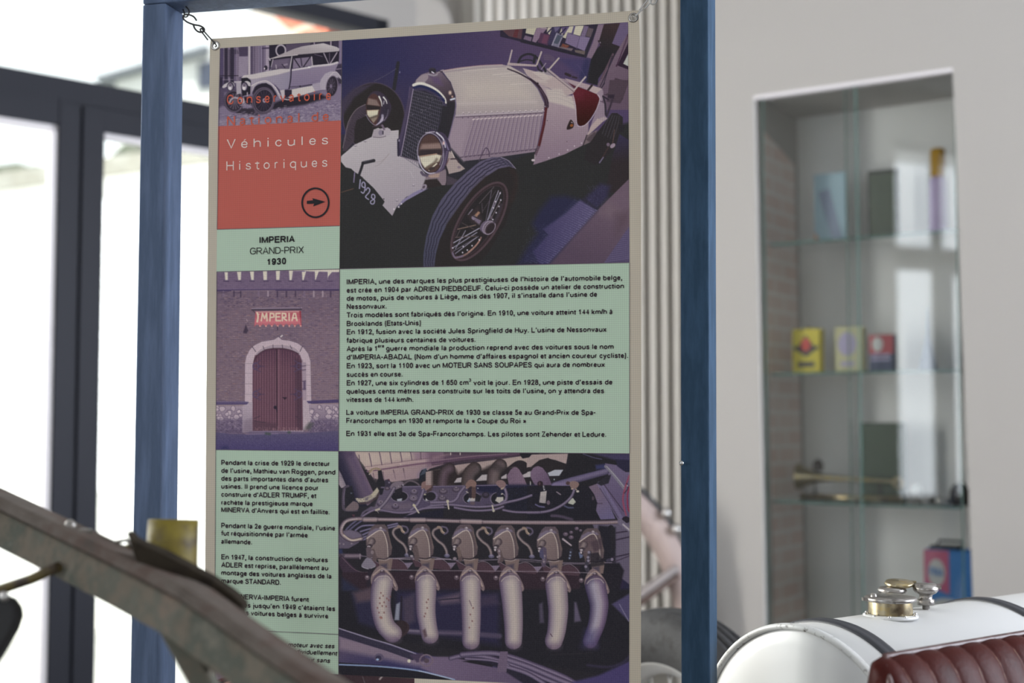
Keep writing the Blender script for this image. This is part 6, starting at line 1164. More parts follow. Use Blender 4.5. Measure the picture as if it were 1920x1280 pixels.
# --- lettering
def block(name, lines, m, label=None, off=.0024, **k):
    w = MB()
    for ln in lines:
        kw = dict(k); 
        if len(ln) > 6: kw.update(ln[6])
        P, F = text_verts(*ln[:6], **kw)
        w.add([bpx(x, y, off) for x, y in P], F)
    o = w.build(name, m, ban)
    if label: o['label'] = label
    return o
def zl(ox, oy, z, cap, rows): return [(t, ox+a/z, oy+ya/z, ox+b/z, oy+yb/z, cap) + ((x[0],) if x else ()) for t, a, ya, b, yb, *x in rows]
block('printed_text', zl(630, 500, 3.3103, 10.2, [
    ('IMPERIA, une des marques les plus prestigieuses de l’histoire de l’automobile belge,', 66, 110, 1776, 83),
    ('est crée en 1904 par ADRIEN PIEDBOEUF. Celui-ci possède un atelier de construction', 66, 162, 1787, 135),
    ('de motos, puis de voitures à Liège, mais dès 1907, il s’installe dans l’usine de', 66, 212, 1620, 186),
    ('Nessonvaux.', 66, 263, 313, 260), ('Trois modèles sont fabriqués dès l’origine. En 1910, une voiture atteint 144 km/h à', 66, 316, 1716, 294),
    ('Brooklands (Etats-Unis)', 66, 369, 526, 364), ('En 1912, fusion avec la société Jules Springfield de Huy. L’usine de Nessonvaux', 66, 421, 1678, 404),
    ('fabrique plusieurs centaines de voitures.', 66, 473, 866, 467), ('Après la 1', 66, 525, 252, 523), ('guerre mondiale la production reprend avec des voitures sous le nom', 310, 522, 1723, 511),
    ('d’IMPERIA-ABADAL (Nom d’un homme d’affaires espagnol et ancien coureur cycliste).', 66, 577, 1812, 566), ('En 1923, sort la 1100 avec un MOTEUR SANS SOUPAPES qui aura de nombreux', 66, 631, 1668, 622),
    ('succès en course.', 66, 684, 413, 682), ('En 1927, une six cylindres de 1 650 cm', 66, 737, 822, 734), ('voit le jour. En 1928, une piste d’essais de', 852, 735, 1715, 731),
    ('quelques cents mètres sera construite sur les toits de l’usine, on y attendra des', 64, 788, 1663, 785), ('vitesses de 144 km/h.', 64, 840, 480, 840),
    ('La voiture IMPERIA GRAND-PRIX de 1930 se classe 5e au Grand-Prix de Spa-', 63, 919, 1610, 920), ('Francorchamps en 1930 et remporte la « Coupe du Roi »', 63, 971, 1180, 972),
    ('En 1931 elle est 3e de Spa-Francorchamps. Les pilotes sont Zehender et Ledure.', 63, 1051, 1677, 1056)])
    + [('ère', 630+259/3.31, 500+502/3.31, 630+298/3.31, 500+501/3.31, 6.6), ('3', 630+824/3.31, 500+713/3.31, 630+838/3.31, 500+713/3.31, 6.2)], INK, 'history text of the wide panel', bold=.138)
block('printed_text', zl(390, 840, 2.909, 9.8, [
    ('Pendant la crise de 1929 le directeur', 72, 92, 662, 98), ('de l’usine, Mathieu van Roggen, prend', 72, 135, 694, 145), ('des parts importantes dans d’autres', 72, 178, 655, 187),
    ('usines. Il prend une licence pour', 72, 221, 600, 230), ('construire d’ADLER TRUMPF, et', 72, 265, 590, 273), ('rachète la prestigieuse marque', 72, 309, 570, 317), ('MINERVA d’Anvers qui est en faillite.', 72, 349, 663, 362),
    ('Pendant la 2e guerre mondiale, l’usine', 72, 435, 693, 450), ('fut réquisitionnée par l’armée', 72, 477, 543, 488), ('allemande.', 72, 521, 240, 526),
    ('En 1947, la construction de voitures', 72, 606, 653, 623), ('ADLER est reprise, parallèlement au', 72, 649, 655, 667), ('montage des voitures anglaises de la', 72, 692, 673, 712), ('marque STANDARD.', 72, 736, 397, 746),
    ('Les MINERVA-IMPERIA furent', 72, 819, 549, 839), ('produites jusqu’en 1949 c’étaient les', 72, 864, 693, 889), ('s voitures belges à survivre', 205, 911, 655, 929)]), INK, 'text of the narrow column', bold=.138)
block('printed_text', zl(390, 840, 2.909, 9.4, [('du moteur avec ses', 388, 1083, 690, 1092), ('individuellement', 452, 1120, 706, 1132), ('moteur sans', 470, 1161, 666, 1172)]), INK, 'slanted caption text', bold=.128, shear=.2)
block('title_text', zl(380, 60, 2.782, 12.6, [('IMPERIA', 296, 1102, 480, 1096, dict(bold=.15)), ('GRAND-PRIX', 246, 1160, 527, 1152, dict(bold=.085)), ('1930', 337, 1216, 435, 1211, dict(bold=.15))]), INK_BLACK, 'black title lettering')
for row in (('Véhicules', 126, 608, 654, 585), ('Historiques', 124, 722, 650, 702)): block('heading_text', zl(380, 60, 2.782, 17.2, [row]), INK_PALE, 'pale widely spaced heading', space=330, bold=.078)
for row in (('Conservatoire', 192, 948, 1660, 882), ('National', 192, 1250, 1215, 1199), ('de', 1385, 1190, 1628, 1178)): block('heading_text', zl(400, 70, 7.528, 18.2, [row]), INK_RED, 'orange widely spaced heading', space=260, bold=.098)
w = MB(); n = 56                                          # arrow in a ring
for r in range(n):
    t0, t1 = 2*math.pi*r/n, 2*math.pi*(r+1)/n
    w.add([bpx(591.4+a*math.cos(t), 380+b*math.sin(t), .0024) for t, a, b in ((t0, 26.6, 28.8), (t1, 26.6, 28.8), (t1, 23.2, 25.3), (t0, 23.2, 25.3))], [(0, 1, 2, 3)])
q = [(380+x/2.782, 60+y/2.782) for x, y in ((543, 880), (576, 877), (571, 866), (640, 885), (576, 909), (581, 895), (543, 896))]
w.add([bpx(x, y, .0024) for x, y in q], [(0, 1, 6), (1, 5, 6), (1, 2, 3), (1, 3, 5), (3, 4, 5)])
o = w.build('arrow_sign', INK_BLACK, ban); o['label'] = 'black arrow in a ring'
for cx, cy in EYL:                                        # eyelets
    c = bpx(cx, cy); w = MB(); w.lathe([(.0055, -.0012), (.0056, .002), (.0066, .0032), (.0080, .0030), (.0092, .0018), (.0096, .0007), (.0096, -.0012)], c, BN, 28); w.build('eyelet', M['nickel'], ban)
# ---------------------------------------------------------------- hooks
def wire(pts, off=.003): return [bpx(330+x/4.465, y/4.465, off+dz) for x, y, dz in pts]
def sp(P, n=5):
    out = []; P = [Vector(p) for p in P]
    for i in range(len(P)-1):
        a, b, c, d = P[max(i-1, 0)], P[i], P[i+1], P[min(i+2, len(P)-1)]
        out += [.5*(2*b+(c-a)*t+(2*a-5*b+4*c-d)*t*t+(3*b-a-3*c+d)*t**3) for t in (j/n for j in range(n))]
    return out+[P[-1]]
w = MB(); w.tube(sp(wire([(172, 172, 0), (150, 142, 0), (118, 126, 0), (80, 122, .002), (60, 138, .003), (66, 162, .003), (100, 188, .003), (150, 206, .002), (200, 216, 0), (232, 236, -.003), (236, 258, -.004), (212, 270, -.003), (180, 262, -.001), (156, 236, .001), (146, 208, .004)])), .0019, 8)
tag(w.build('s_hook', M['dark_wire']), 'dark twisted wire hook hanging from the left post corner', 'hook')
w = MB(); w.tube(sp(wire([(266, 334, .002), (236, 294, .002), (206, 256, .002), (204, 244, .001), (216, 240, 0), (228, 254, .001), (272, 304, .002), (314, 350, .002), (334, 374, 0), (338, 388, -.005), (328, 392, -.010)])), .0016, 8)
tag(w.build('wire_link', M['dark_wire']), 'thin wire link through the left eyelet of the banner', 'hook')
w = MB(); w.tube(sp(wire([(84, 58, -.006), (100, 74, -.003), (110, 96, 0), (104, 122, .001), (88, 142, .0), (66, 138, -.003), (70, 112, -.006), (62, 86, -.02), (50, 60, -.03)])), .0016, 8)
w.build('screw_eye', M['dark_wire'], fr)
def rp(pts, off=.004): return [bpx(1150+x/8.727, y/8.727, off+dz) for x, y, dz in pts]
w = MB(); w.tube(sp(rp([(335, 262, -.004), (362, 262, .001), (400, 226, .003), (445, 182, .003), (486, 150, .003)])), .0015, 8)
w.tube(sp(rp([(425, 165, .002), (470, 112, .002), (520, 50, .002), (560, 2, .002), (590, -40, 0), (640, -40, 0), (610, 28, .002), (560, 88, .002), (512, 138, .002)])), .0015, 8)
tag(w.build('spring_link', M['steel']), 'bright steel link between right eyelet and right post', 'hook')
c = bpx(1150+650/8.727, -1, .006); w = MB(); w.tube([c+BD*.007*math.cos(t*.42)+Z*.009*math.sin(t*.42) for t in range(15)], .0016, 8, closed=True); w.tube(sp([c+Z*.009, c+BD*.03+Z*.02, f2[3]*0+c+BD*.042+Z*.024-BN*.02]), .0014, 8); w.build('screw_eye', M['steel'], fr)
w = MB(); p = bpx(1278, 868, .034); w.tube([p-BN*.02, p+BN*.004], .0018, 8); w.lathe([(0, .004), (.0042, .004), (.0040, .0055), (0, .006)], p, BN, 12); w.build('nail', M['steel'], fr)
# ---------------------------------------------------------------- vintage car: rear fuel tank and seat back
M['tank'] = mat('white_enamel', (.63, .63, .62), .36, coat=.15, bump=.02, bscale=40)
M['tank_chip'] = mat('chipped_enamel_rim', (.66, .66, .64), .35, var=[(.66, .66, .64), (.64, .64, .62), (.10, .085, .07)], scale=70)
M['strap'] = mat('black_rubber_strap', (.035, .037, .045), .45)
M['brass'] = mat('aged_brass', (.50, .37, .14), .3, 1, var=[(.42, .36, .24), (.22, .18, .12)], scale=50)
M['grimy_steel'] = mat('grimy_steel', (.30, .28, .26), .35, 1, var=[(.38, .36, .34), (.12, .11, .10)], scale=60)
M['leather'] = mat('oxblood_leather', (.046, .007, .005), .45, var=[(.052, .008, .006), (.034, .005, .004)], scale=18, bump=.2, bscale=160, spec=.09)
M['leather_edge'] = mat('worn_leather_piping', (.07, .02, .017), .4, var=[(.05, .012, .01), (.16, .10, .09)], scale=40)
M['thread'] = mat('cracked_stitching', (.32, .20, .14), .7, var=[(.11, .02, .015), (.40, .28, .18)], scale=45)
M['chassis'] = mat('dark_chassis_paint', (.03, .03, .032), .5)
TK = Vector((.8, .6, 0)); C0 = Vector((.507, 2.40, .597)); R = .2385; TV = Vector((-.6, .8, 0))
car = thing('vintage_car', (1.05, 2.75, 0), 'rear of a white vintage car with round fuel tank and oxblood leather seat', 'car')
w = MB(); w.lathe([(0, -.003), (.08, -.003), (.16, -.0025), (.205, -.001), (.228, .002), (.2335, .006), (R, .012), (R, .5), (R, 1.0), (R, 1.5), (.2, 1.515), (0, 1.52)], C0, TK, 120)
tank = w.build('fuel_tank', M['tank'], car); tank['label'] = 'white cylindrical fuel tank'
w = MB(); w.lathe([(.2315, .004), (.2335, -.004), (.2385, -.0065), (.2425, -.003), (.2435, .003), (.2420, .010), (.2386, .012)], C0, TK, 120); w.build('rolled_rim', M['tank_chip'], tank)
for s in (.088, .575, 1.2):
    w = MB(); w.lathe([(R-.001, s-.0165), (R+.004, s-.0165), (R+.0062, s-.009), (R+.0052, s-.004), (R+.0052, s+.004), (R+.0062, s+.009), (R+.004, s+.0165), (R-.001, s+.0165)], C0, TK, 120); w.build('strap', M['strap'], tank)
def top(s, lat=0): return C0+TK*s+TV*lat+Z*math.sqrt(R*R-lat*lat)
c = top(.252, -.01); w = MB(); w.lathe([(.0, -.004), (.051, -.004), (.051, .0012), (.046, .002), (.042, .003)], c, Z, 40); fl_ = w.build('filler_flange', M['tank'], tank)
for i in range(10):
    w = MB(); w.ball(c+Vector((.047*math.cos(i*.628), 0.047*math.sin(i*.628), .002)), .0032, 8); w.build('rivet', M['steel'], fl_)
w = MB(); w.lathe([(.0405, .003), (.041, .008), (.0405, .026), (.0405, .028)], c, Z, 40); w.build('filler_neck', M['brass'], tank)
w = MB(); w.lathe([(.0405, .026), (.047, .027), (.048, .031), (.047, .0345), (.036, .0365), (0, .0375)], c, Z, 40)
w.cbox(c+Vector((-.047, -.005, .031)), .014, .012, .006); w.lathe([(0, .043), (.005, .042), (.006, .036)], c+Vector((-.034, -.01, 0)), Z, 10)
w.build('filler_cap', M['grimy_steel'], tank)
c2 = top(.33, .045); w = MB(); w.lathe([(.013, -.004), (.013, .022), (.010, .024), (.010, .034), (.026, .035), (.028, .040), (.024, .045), (.0, .047)], c2, Z, 28); w.build('vent_valve', M['grimy_steel'], tank)
w = MB(); w.lathe([(.0, .046), (.022, .047), (.029, .051), (.026, .056), (0, .058)], c2+TK*.02, Vector((.0, -.12, 1)), 28); w.cbox(c2+TK*.042+Z*.052, .04, .012, .006); w.build('brass_lever', M['brass'], tank)
c3 = top(.372, -.002); w = MB(); w.lathe([(.007, -.003), (.007, .008), (.016, .009), (.0165, .019), (.012, .021), (.0125, .028), (.020, .032), (.024, .037), (.0245, .043), (.021, .045), (.02, .049), (0, .05)], c3, Z, 28)
w.cbox(c3+Vector((.02, -.008, .043)), .014, .008, .006); w.build('drain_cock', M['grimy_steel'], tank)
for s in (.10, 1.2):
    w = MB(); w.box(C0+TK*(s-.03)-TV*.16-Z*.34, TK*.06, TV*.32, Z*.125); w.build('tank_cradle', M['chassis'], car)
for l in (-.20, .13):
    w = MB(); w.box(C0+TK*.0+TV*l-Z*.415, TK*1.35, TV*.06, Z*.08); w.build('chassis_rail', M['chassis'], car)
for s in (.45, 1.15):
    w = MB(); w.box(C0+TK*s-TV*.25-Z*.597, TK*.08, TV*.5, Z*.19); w.build('axle_stand', M['chassis'], car)
# seat back
S0 = Vector((.566, 2.01, 0)); SN = Vector((.6, -.8, 0)); SW = .92
prof = [(.045, .36), (.040, .50), (.032, .62), (.022, .72), (.010, .775), (-.004, .808), (-.018, .826), (-.030, .834), (-.042, .838), (-.056, .834), (-.066, .80), (-.072, .6), (-.072, .36)]
w = MB(); n = 260; k = len(prof); V = []
for i in range(n+1):
    s = SW*i/n; ed = min(1, min(s, SW-s)/.035); rnd = math.sqrt(max(0, 1-(1-ed)**2))
    pl_ = abs(math.sin(math.pi*(s+.012)/.0585))**.5
    for j, (d, z) in enumerate(prof):
        amp = .0065*(1 if 0 < j < 6 else .55 if j in (6, 7) else 0)
        dd = (d+.015)*(.35+.65*rnd)-.015+amp*pl_*rnd; zz = z-(.022*(1-rnd) if z > .7 else 0)+(.005*pl_*rnd if 5 < j < 9 else 0)
        V.append(S0+TK*s+SN*dd+Z*zz)
w.add(V, [(i*k+j, i*k+j+1, (i+1)*k+j+1, (i+1)*k+j) for i in range(n) for j in range(k-1)], True)
w.add([V[j] for j in range(k)], [tuple(range(k))]); w.add([V[n*k+j] for j in range(k)], [tuple(range(k))[::-1]])
seat = w.build('seat_back', M['leather'], car); seat['label'] = 'pleated oxblood leather seat back'
w = MB(); path = [S0+TK*.004+SN*(.012)+Z*z for z in (.36, .5, .62, .72, .775)]+[S0+TK*.006-SN*.008+Z*.806, S0+TK*.018-SN*.026+Z*.829]+[S0+TK*s-SN*.044+Z*.8405 for s in np.linspace(.04, SW-.04, 20)]
w.tube(path, .0055, 10); w.build('piping', M['leather_edge'], seat)
for q in range(1, 14):
    s = .0585*q-.012
    w = MB(); w.tube([S0+TK*s+SN*((d+.015)-.0142)+Z*z for d, z in prof[2:7]], .0012, 6); w.build('seam', M['thread'], seat)
w = MB(); w.box(S0+TK*.05-SN*.05, TK*.8, SN*.03, Z*.37); w.build('seat_frame', M['chassis'], car)
w = MB(); w.box(S0+TK*.03+SN*.0+Z*.22, TK*.86, SN*.5, Z*.16); w.build('seat_cushion', M['leather'], car, bevel=.04)
# ---------------------------------------------------------------- separate wire-spoked wheel
M['tyre'] = mat('worn_black_tyre', (.034, .034, .037), .75, var=[(.040, .040, .043), (.018, .017, .018)], scale=30, bump=.4, bscale=90)
M['rim'] = mat('silver_rim', (.62, .62, .62), .35, .6)
WC = Vector((.398, 3.30, .372)); WA = Vector((-.8, -.6, 0)); WV = Vector((.6, -.8, 0))
wh = thing('spoked_wheel', (WC.x, WC.y, 0), 'black tyred wire wheel standing between the right post and the white tank', 'wheel')
w = MB(); prof = [(.242, -.050), (.262, -.064), (.30, -.074), (.335, -.071), (.350, -.062), (.359, -.054), (.361, -.046), (.366, -.044), (.368, -.030), (.362, -.028), (.362, -.023), (.3695, -.021), (.371, -.005), (.364, -.003), (.364, .003), (.371, .005), (.3695, .021), (.362, .023), (.362, .028), (.368, .030), (.366, .044), (.361, .046), (.359, .054), (.350, .062), (.335, .071), (.30, .074), (.262, .064), (.242, .050)]
K = 140; u0 = WV; V = []
for i, (r, h) in enumerate(prof):
    for j in range(K):
        t = 2*math.pi*j/K; zig = .0035*math.sin(t*70) if 5 <= i <= 22 else 0
        rr = r-(.004 if (i in (3, 4, 5, 22, 23, 24) and j % 5 == 0) else 0)
        V.append(WC+WA*(h+zig)+(WV*math.cos(t)+Z*math.sin(t))*rr)
w.add(V, [(i*K+j, i*K+(j+1) % K, (i+1)*K+(j+1) % K, (i+1)*K+j) for i in range(len(prof)-1) for j in range(K)], True); w.build('tyre', M['tyre'], wh)
w = MB(); w.lathe([(.236, -.046), (.248, -.052), (.250, -.046), (.238, -.036), (.222, -.022), (.218, 0), (.222, .022), (.238, .036), (.250, .046), (.248, .052), (.240, .050), (.232, .038), (.214, .022), (.211, 0), (.214, -.022), (.236, -.046)], WC, WA, 90); w.build('rim', M['rim'], wh)
w = MB(); w.lathe([(0, -.07), (.03, -.068), (.035, -.05), (.032, .05), (.042, .055), (.042, .066), (.03, .085), (.014, .09), (0, .092)], WC, WA, 30); w.build('hub', M['rim'], wh)
for i in range(36):
    t = 2*math.pi*i/36; o = .34*(1 if i % 2 else -1); sd = .045 if i % 2 else -.04
    a = WC+WA*sd+(WV*math.cos(t+o)+Z*math.sin(t+o))*.033; b = WC+WA*(.008 if i % 2 else -.008)+(WV*math.cos(t)+Z*math.sin(t))*.213
    w = MB(); w.tube([a, b], .0021, 6); w.build('spoke', M['rim'], wh)
# ---------------------------------------------------------------- old wooden cart behind the banner
M['pale_wood'] = mat('pale_pinkish_wood', (.42, .33, .30), .6, var=[(.47, .37, .34), (.36, .28, .26)], scale=10, stretch=(1, 1, .3))
M['dark_wood'] = mat('dark_wood', (.13, .085, .07), .6)
M['grey_wood'] = mat('greyed_wood', (.33, .29, .28), .6)
CY = 4.95; cb = at(1292, 1110, CY)
cart = thing('wooden_cart', (cb.x, CY+.05, 0), 'old wooden cart shaft curving down in front of the cream radiator', 'cart')
P = sp([at(x, y, CY) for x, y in ((1090, 880), (1150, 915), (1203, 962), (1240, 1008), (1268, 1062), (1290, 1130), (1305, 1200))], 6)
def ribbon(P, h, d0, d1):
    n = len(P); up = []; 
    for i in range(n):
        t = (P[min(i+1, n-1)]-P[max(i-1, 0)]).normalized(); up.append(Vector((-t.z, 0, t.x)))
    w = MB(); V = []
    for p, u in zip(P, up): V += [p+u*h+Vector((0, d0, 0)), p+u*h+Vector((0, d1, 0)), p-u*h+Vector((0, d1, 0)), p-u*h+Vector((0, d0, 0))]
    w.add(V, [(i*4+j, i*4+(j+1) % 4, (i+1)*4+(j+1) % 4, (i+1)*4+j) for i in range(n-1) for j in range(4)], True)
    w.add(V[:4], [(0, 1, 2, 3)]); w.add(V[-4:], [(3, 2, 1, 0)]); return w
ribbon(P, .050, 0, .06).build('curved_shaft', M['pale_wood'], cart)
ribbon([p+Vector((.035, 0, .046)) for p in P], .012, .005, .05).build('iron_strip', M['chassis'], cart)
for x, y in ((1249, 962), (1268, 992)):
    w = MB(); w.ball(at(x, y, CY-.01), .02, 10); w.build('bolt', M['steel'], cart)
a, b = at(1130, 1180, CY-.02), at(1272, 1076, CY-.02); w = ribbon([a, (a+b)/2, b], .012, -.02, .05); w.build('cross_rail', M['dark_wood'], cart)
w = ribbon([a+Z*.026, (a+b)/2+Z*.026, b+Z*.024], .014, -.02, .05); w.build('cross_board', M['grey_wood'], cart)
for x in (P[-1].x, a.x+.01, P[0].x+.02):
    w = MB(); z1 = {0: P[-1].z+.02, 1: a.z, 2: P[0].z}[(P[-1].x, a.x+.01, P[0].x+.02).index(x)]; w.box((x-.02, CY+.01, 0), (.04, 0, 0), (0, .04, 0), (0, 0, z1)); w.build('leg', M['grey_wood'], cart)
# ---------------------------------------------------------------- rusty machine in the foreground
M['rust_green'] = mat('flaking_green_paint', (.16, .145, .115), .85, var=[(.075, .082, .064), (.145, .118, .088), (.10, .102, .08), (.18, .132, .10)], scale=13, bump=.5, bscale=60)
M['rust_lip'] = mat('rust_brown_edge', (.085, .064, .05), .8, var=[(.078, .060, .048), (.105, .084, .07), (.075, .045, .034), (.05, .040, .032)], scale=11, bump=.4, bscale=60)
M['dark_rust'] = mat('dark_rusty_steel', (.028, .022, .017), .85, var=[(.035, .028, .02), (.018, .014, .012)], scale=30, bump=.6, bscale=90, spec=.08)
M['yellow'] = mat('rusty_yellow_paint', (.19, .14, .012), .6, var=[(.19, .145, .010), (.15, .112, .012), (.08, .055, .014), (.012, .009, .006)], scale=20, bump=.3, bscale=80)
M['rusty_rod'] = mat('rusty_rod', (.08, .055, .018), .7, var=[(.10, .075, .015), (.05, .032, .016), (.025, .016, .010)], scale=30)
M['black'] = mat('matt_black', (.012, .012, .014), .6)
mach = thing('old_machine', (-.55, 1.7, 0), 'rusty green steel machine beam crossing the lower left foreground', 'machine')
BPX = [(-140, 912, 2.02), (0, 979, 1.93), (110, 1033, 1.85), (213, 1085, 1.78), (330, 1146, 1.70), (395, 1192, 1.66), (460, 1240, 1.62), (530, 1289, 1.575), (611, 1345, 1.53), (760, 1450, 1.45)]
BC = [at(*q) for q in BPX]
def sweep(sec):
    n = len(BC); k = len(sec); V = []
    for i, p in enumerate(BC):
        t = (BC[min(i+1, n-1)]-BC[max(i-1, 0)]).normalized(); nn = Vector((0, -1, 0)); nn = (nn-t*nn.dot(t)).normalized(); up = t.cross(nn); up = up if up.z > 0 else -up
        V += [p+nn*a+up*b for a, b in sec]
    w = MB(); w.add(V, [(i*k+j, i*k+(j+1) % k, (i+1)*k+(j+1) % k, (i+1)*k+j) for i in range(n-1) for j in range(k)]); w.add(V[:k], [tuple(range(k))]); w.add(V[-k:], [tuple(range(k))[::-1]]); return w
sweep([(0, -.0335), (0, .013), (-.012, .0165), (-.05, .0165), (-.05, -.0335)]).build('beam', M['rust_green'], mach, bevel=.002)
sweep([(.006, .0165), (.008, .020), (.007, .029), (.001, .034), (-.05, .034), (-.05, .0165)]).build('top_flange', M['rust_lip'], mach, bevel=.002)
q = [at(x, y-4+max(0, x-300)*.065, 1.76) for x, y in ((236, 1000), (247, 1014), (262, 1022), (300, 1038), (340, 1056), (395, 1082), (436, 1108), (457, 1128), (452, 1144), (466, 1172), (440, 1186), (380, 1150), (320, 1115), (270, 1085), (252, 1050))]
w = MB(); w.prism(q, (0, .035, 0)); w.build('ragged_plate', M['dark_rust'], mach, bevel=.003)
c = at(320, 1082, 1.87); ax = Vector((.02, .06, 1)); w = MB(); w.lathe([(.0365, -.06), (.0365, 0), (.035, .05), (.0345, .0795), (.0315, .0795), (.031, 0), (0, 0)], c, ax, 40); w.build('pipe_stub', M['yellow'], mach)
w = MB(); w.tube([at(206, 1036, 1.85), at(246, 1024, 1.85), at(282, 1024, 1.86)], .0042, 8); w.build('lug', M['yellow'], mach)
w = MB(); w.tube([at(215, 1016, 1.85), at(238, 1012, 1.85), at(252, 1030, 1.84)], .0026, 8); w.build('split_pin', M['grimy_steel'], mach)
w = MB(); w.tube([at(-160, 1160, 1.90), at(0, 1105, 1.87), at(60, 1085, 1.85), at(110, 1062, 1.83)], .0072, 12); w.build('rod', M['rusty_rod'], mach)
w = MB(); w.ball(at(132, 985, 1.87), .0085, 12); w.cbox(at(144, 996, 1.87), .04, .012, .007); w.build('wing_nut', M['grimy_steel'], mach)
q = [at(x, y, 1.76) for x, y in ((-90, 1108), (-6, 1116), (18, 1126), (30, 1142), (32, 1160), (24, 1184), (0, 1226), (-40, 1290), (-90, 1330))]
w = MB(); w.prism(q, (0, .03, 0)); mg = w.build('black_plate', M['black'], mach, bevel=.006)
w = MB(); w.ball(at(8, 1118, 1.755), .0065, 10); w.build('bolt', M['steel'], mg)
def leg(x0, x1, y0, Y, dxdy, dep, name='leg', m=None):
    a, b = at(x0, y0, Y), at(x1, y0+14, Y); k = (a.z)*FPX/Y*dxdy/FPX*Y
    w = MB(); w.hexa([a, b, Vector((b.x+k, Y, 0)), Vector((a.x+k, Y, 0))], [p+Vector((0, dep, 0)) for p in (a, b, Vector((b.x+k, Y, 0)), Vector((a.x+k, Y, 0)))]); w.build(name, m or M['rust_green'], mach, bevel=.003)
leg(288, 345, 1168, 1.715, .575, .03); leg(720, 765, 1440, 1.47, 0, .04); leg(-135, -85, 930, 2.0, 0, .04)
w = MB(); w.prism([at(x, y, 1.70) for x, y in ((372, 1205), (402, 1228), (404, 1262), (388, 1250))], (0, .03, 0)); w.build('leg_shadow_patch', M['dark_rust'], mach)  # dark piece standing for the black shadow beside the leg
w = MB(); a = at(-85, 1250, 1.79); b = at(-120, 1250, 2.0); w.tube([a, b], .008, 8); w.build('bracket', M['dark_rust'], mach)
# ---------------------------------------------------------------- glazed recess: doors, shelves and what stands on them
doors = [(kk(cBL)+.004, None, 1612, .022, 'sliding glass door on the left half of the wall cabinet'), (None, kk(cBR)-.002, 1590, .036, 'sliding glass door on the right half of the wall cabinet')]
zb, ztp = cBL.z+.002, min(cTL.z, cTR.z)-.004
for ka, kb, px, d, lab in doors:
    kx = kk(rpx(px, 640, d)); k0_, k1_ = (ka, kx) if ka is not None else (kx, kb)
    if ka is not None: k0_ = max(kk(cTL), kk(cBL))+.004
    else: k1_ = min(kk(cTR), kk(cBR))-.004
    dn = thing('sliding_glass_door', rat(k0_, zb, d), lab, 'glass door')
    w = MB(); w.box(rat(k0_+.004, zb, d), RT*(k1_-k0_-.008), RI*.006, Z*(ztp-zb)); w.build('pane', M['cab_glass'], dn)
    for e0 in (k0_, k1_-.004):
        w = MB(); w.box(rat(e0, zb, d), RT*.004, RI*.006, Z*(ztp-zb)); w.build('polished_edge', M['shelf_glass'], dn)
SH = [rpx(1560, y, .07).z for y in (448, 697, 941)]
for z, nm in zip(SH, ('upper glass shelf holding papers and a tall bottle', 'middle glass shelf holding three small oil tins', 'lower glass shelf holding the brass horn')):
    w = MB(); a, b = max(kk(cTL), kk(cBL)), min(kk(cTR), kk(cBR)); w.box(rat(a+.012, z-.008, .07), RT*(b-a-.02), RI*.27, Z*.008); s = w.build('glass_shelf', M['cab_glass']); tag(s, nm, 'shelf')
    w = MB(); w.box(rat(a+.012, z-.0095, .062), RT*(b-a-.02), RI*.008, Z*.0095); w.build('front_edge', M['shelf_glass'], s)
def cz(z, x, d): return rpx(x, 700, d)*1.0-Z*rpx(x, 700, d).z+Z*z
def stand(name, x0, x1, ytop, z, d, dep, m, label, cat, group=None, bevel=.003, lean=0):
    a, b = cz(z, x0, d), cz(z, x1, d); h = rpx((x0+x1)/2, ytop, d).z-z
    w = MB(); w.box(a, b-a, RI*dep, Z*h+RI*lean); o = w.build(name, m, None, bevel=bevel); tag(o, label, cat, group); return o, a, b, h
def decal(parent, name, a, b, h, poly, m, off=.0012):
    w = MB(); P = [a+(b-a)*u+Z*h*v-RI*off for u, v in poly]; w.prism(P, RI*(off*.8)); return w.build(name, m, parent)
def circ(cx, cy, rx, ry, n=24): return [(cx+rx*math.cos(2*math.pi*i/n), cy+ry*math.sin(2*math.pi*i/n)) for i in range(n)]
def C(name, h, r=.5): M[name] = mat(name, tuple(np.clip(np.array(srgb(h))*1.6, 0, .9)), r); return M[name]
C('tin_yellow', 'a89a22'); C('tin_yellow_pale', 'a09c78'); C('tin_red', '8a3038'); C('tin_blue', '26304e'); C('label_white', 'a8a8a8'); C('tin_black', '241f1c'); C('label_mauve', '8d84a0'); C('card_blue', '7f95a0'); C('card_orange', '9a6a50'); C('frame_dark', '1c1c18'); C('book_green', '20301f'); C('can_blue', '2f68a4'); C('label_pink', 'a0506c'); C('bottle_pink', 'a394b4'); C('cap_yellow', '9a7420'); C('tin_green', '3c4438'); C('grey_cone', '6a7488'); C('label_red', 'a02c20'); C('can_rim', '20242c')
o, a, b, h = stand('oil_tin', 1486, 1538, 616, SH[1], .16, .05, M['tin_yellow'], 'bright yellow oil tin with dark emblem, leftmost of the small tins', 'tin', 'small oil tins on the middle shelf')
decal(o, 'emblem', a, b, h, [(.04, .62), (.2, .60), (.5, .86), (.8, .60), (.96, .62), (.96, .54), (.8, .50), (.5, .36), (.2, .50), (.04, .54)], M['tin_black']); decal(o, 'emblem_centre', a, b, h, circ(.5, .64, .17, .15), M['label_red'], .002); decal(o, 'lettering', a, b, h, [(.2, .14), (.8, .14), (.8, .26), (.2, .26)], M['tin_black'])
w = MB(); w.lathe([(.008, 0), (.008, .008), (0, .008)], (a+b)/2+RI*.025+Z*h, Z, 12); w.build('cap', M['tin_black'], o)
o, a, b, h = stand('oil_tin', 1566, 1618, 612, SH[1], .15, .05, M['tin_yellow_pale'], 'pale yellow oil tin with mauve emblem, middle of the small tins', 'tin', 'small oil tins on the middle shelf')
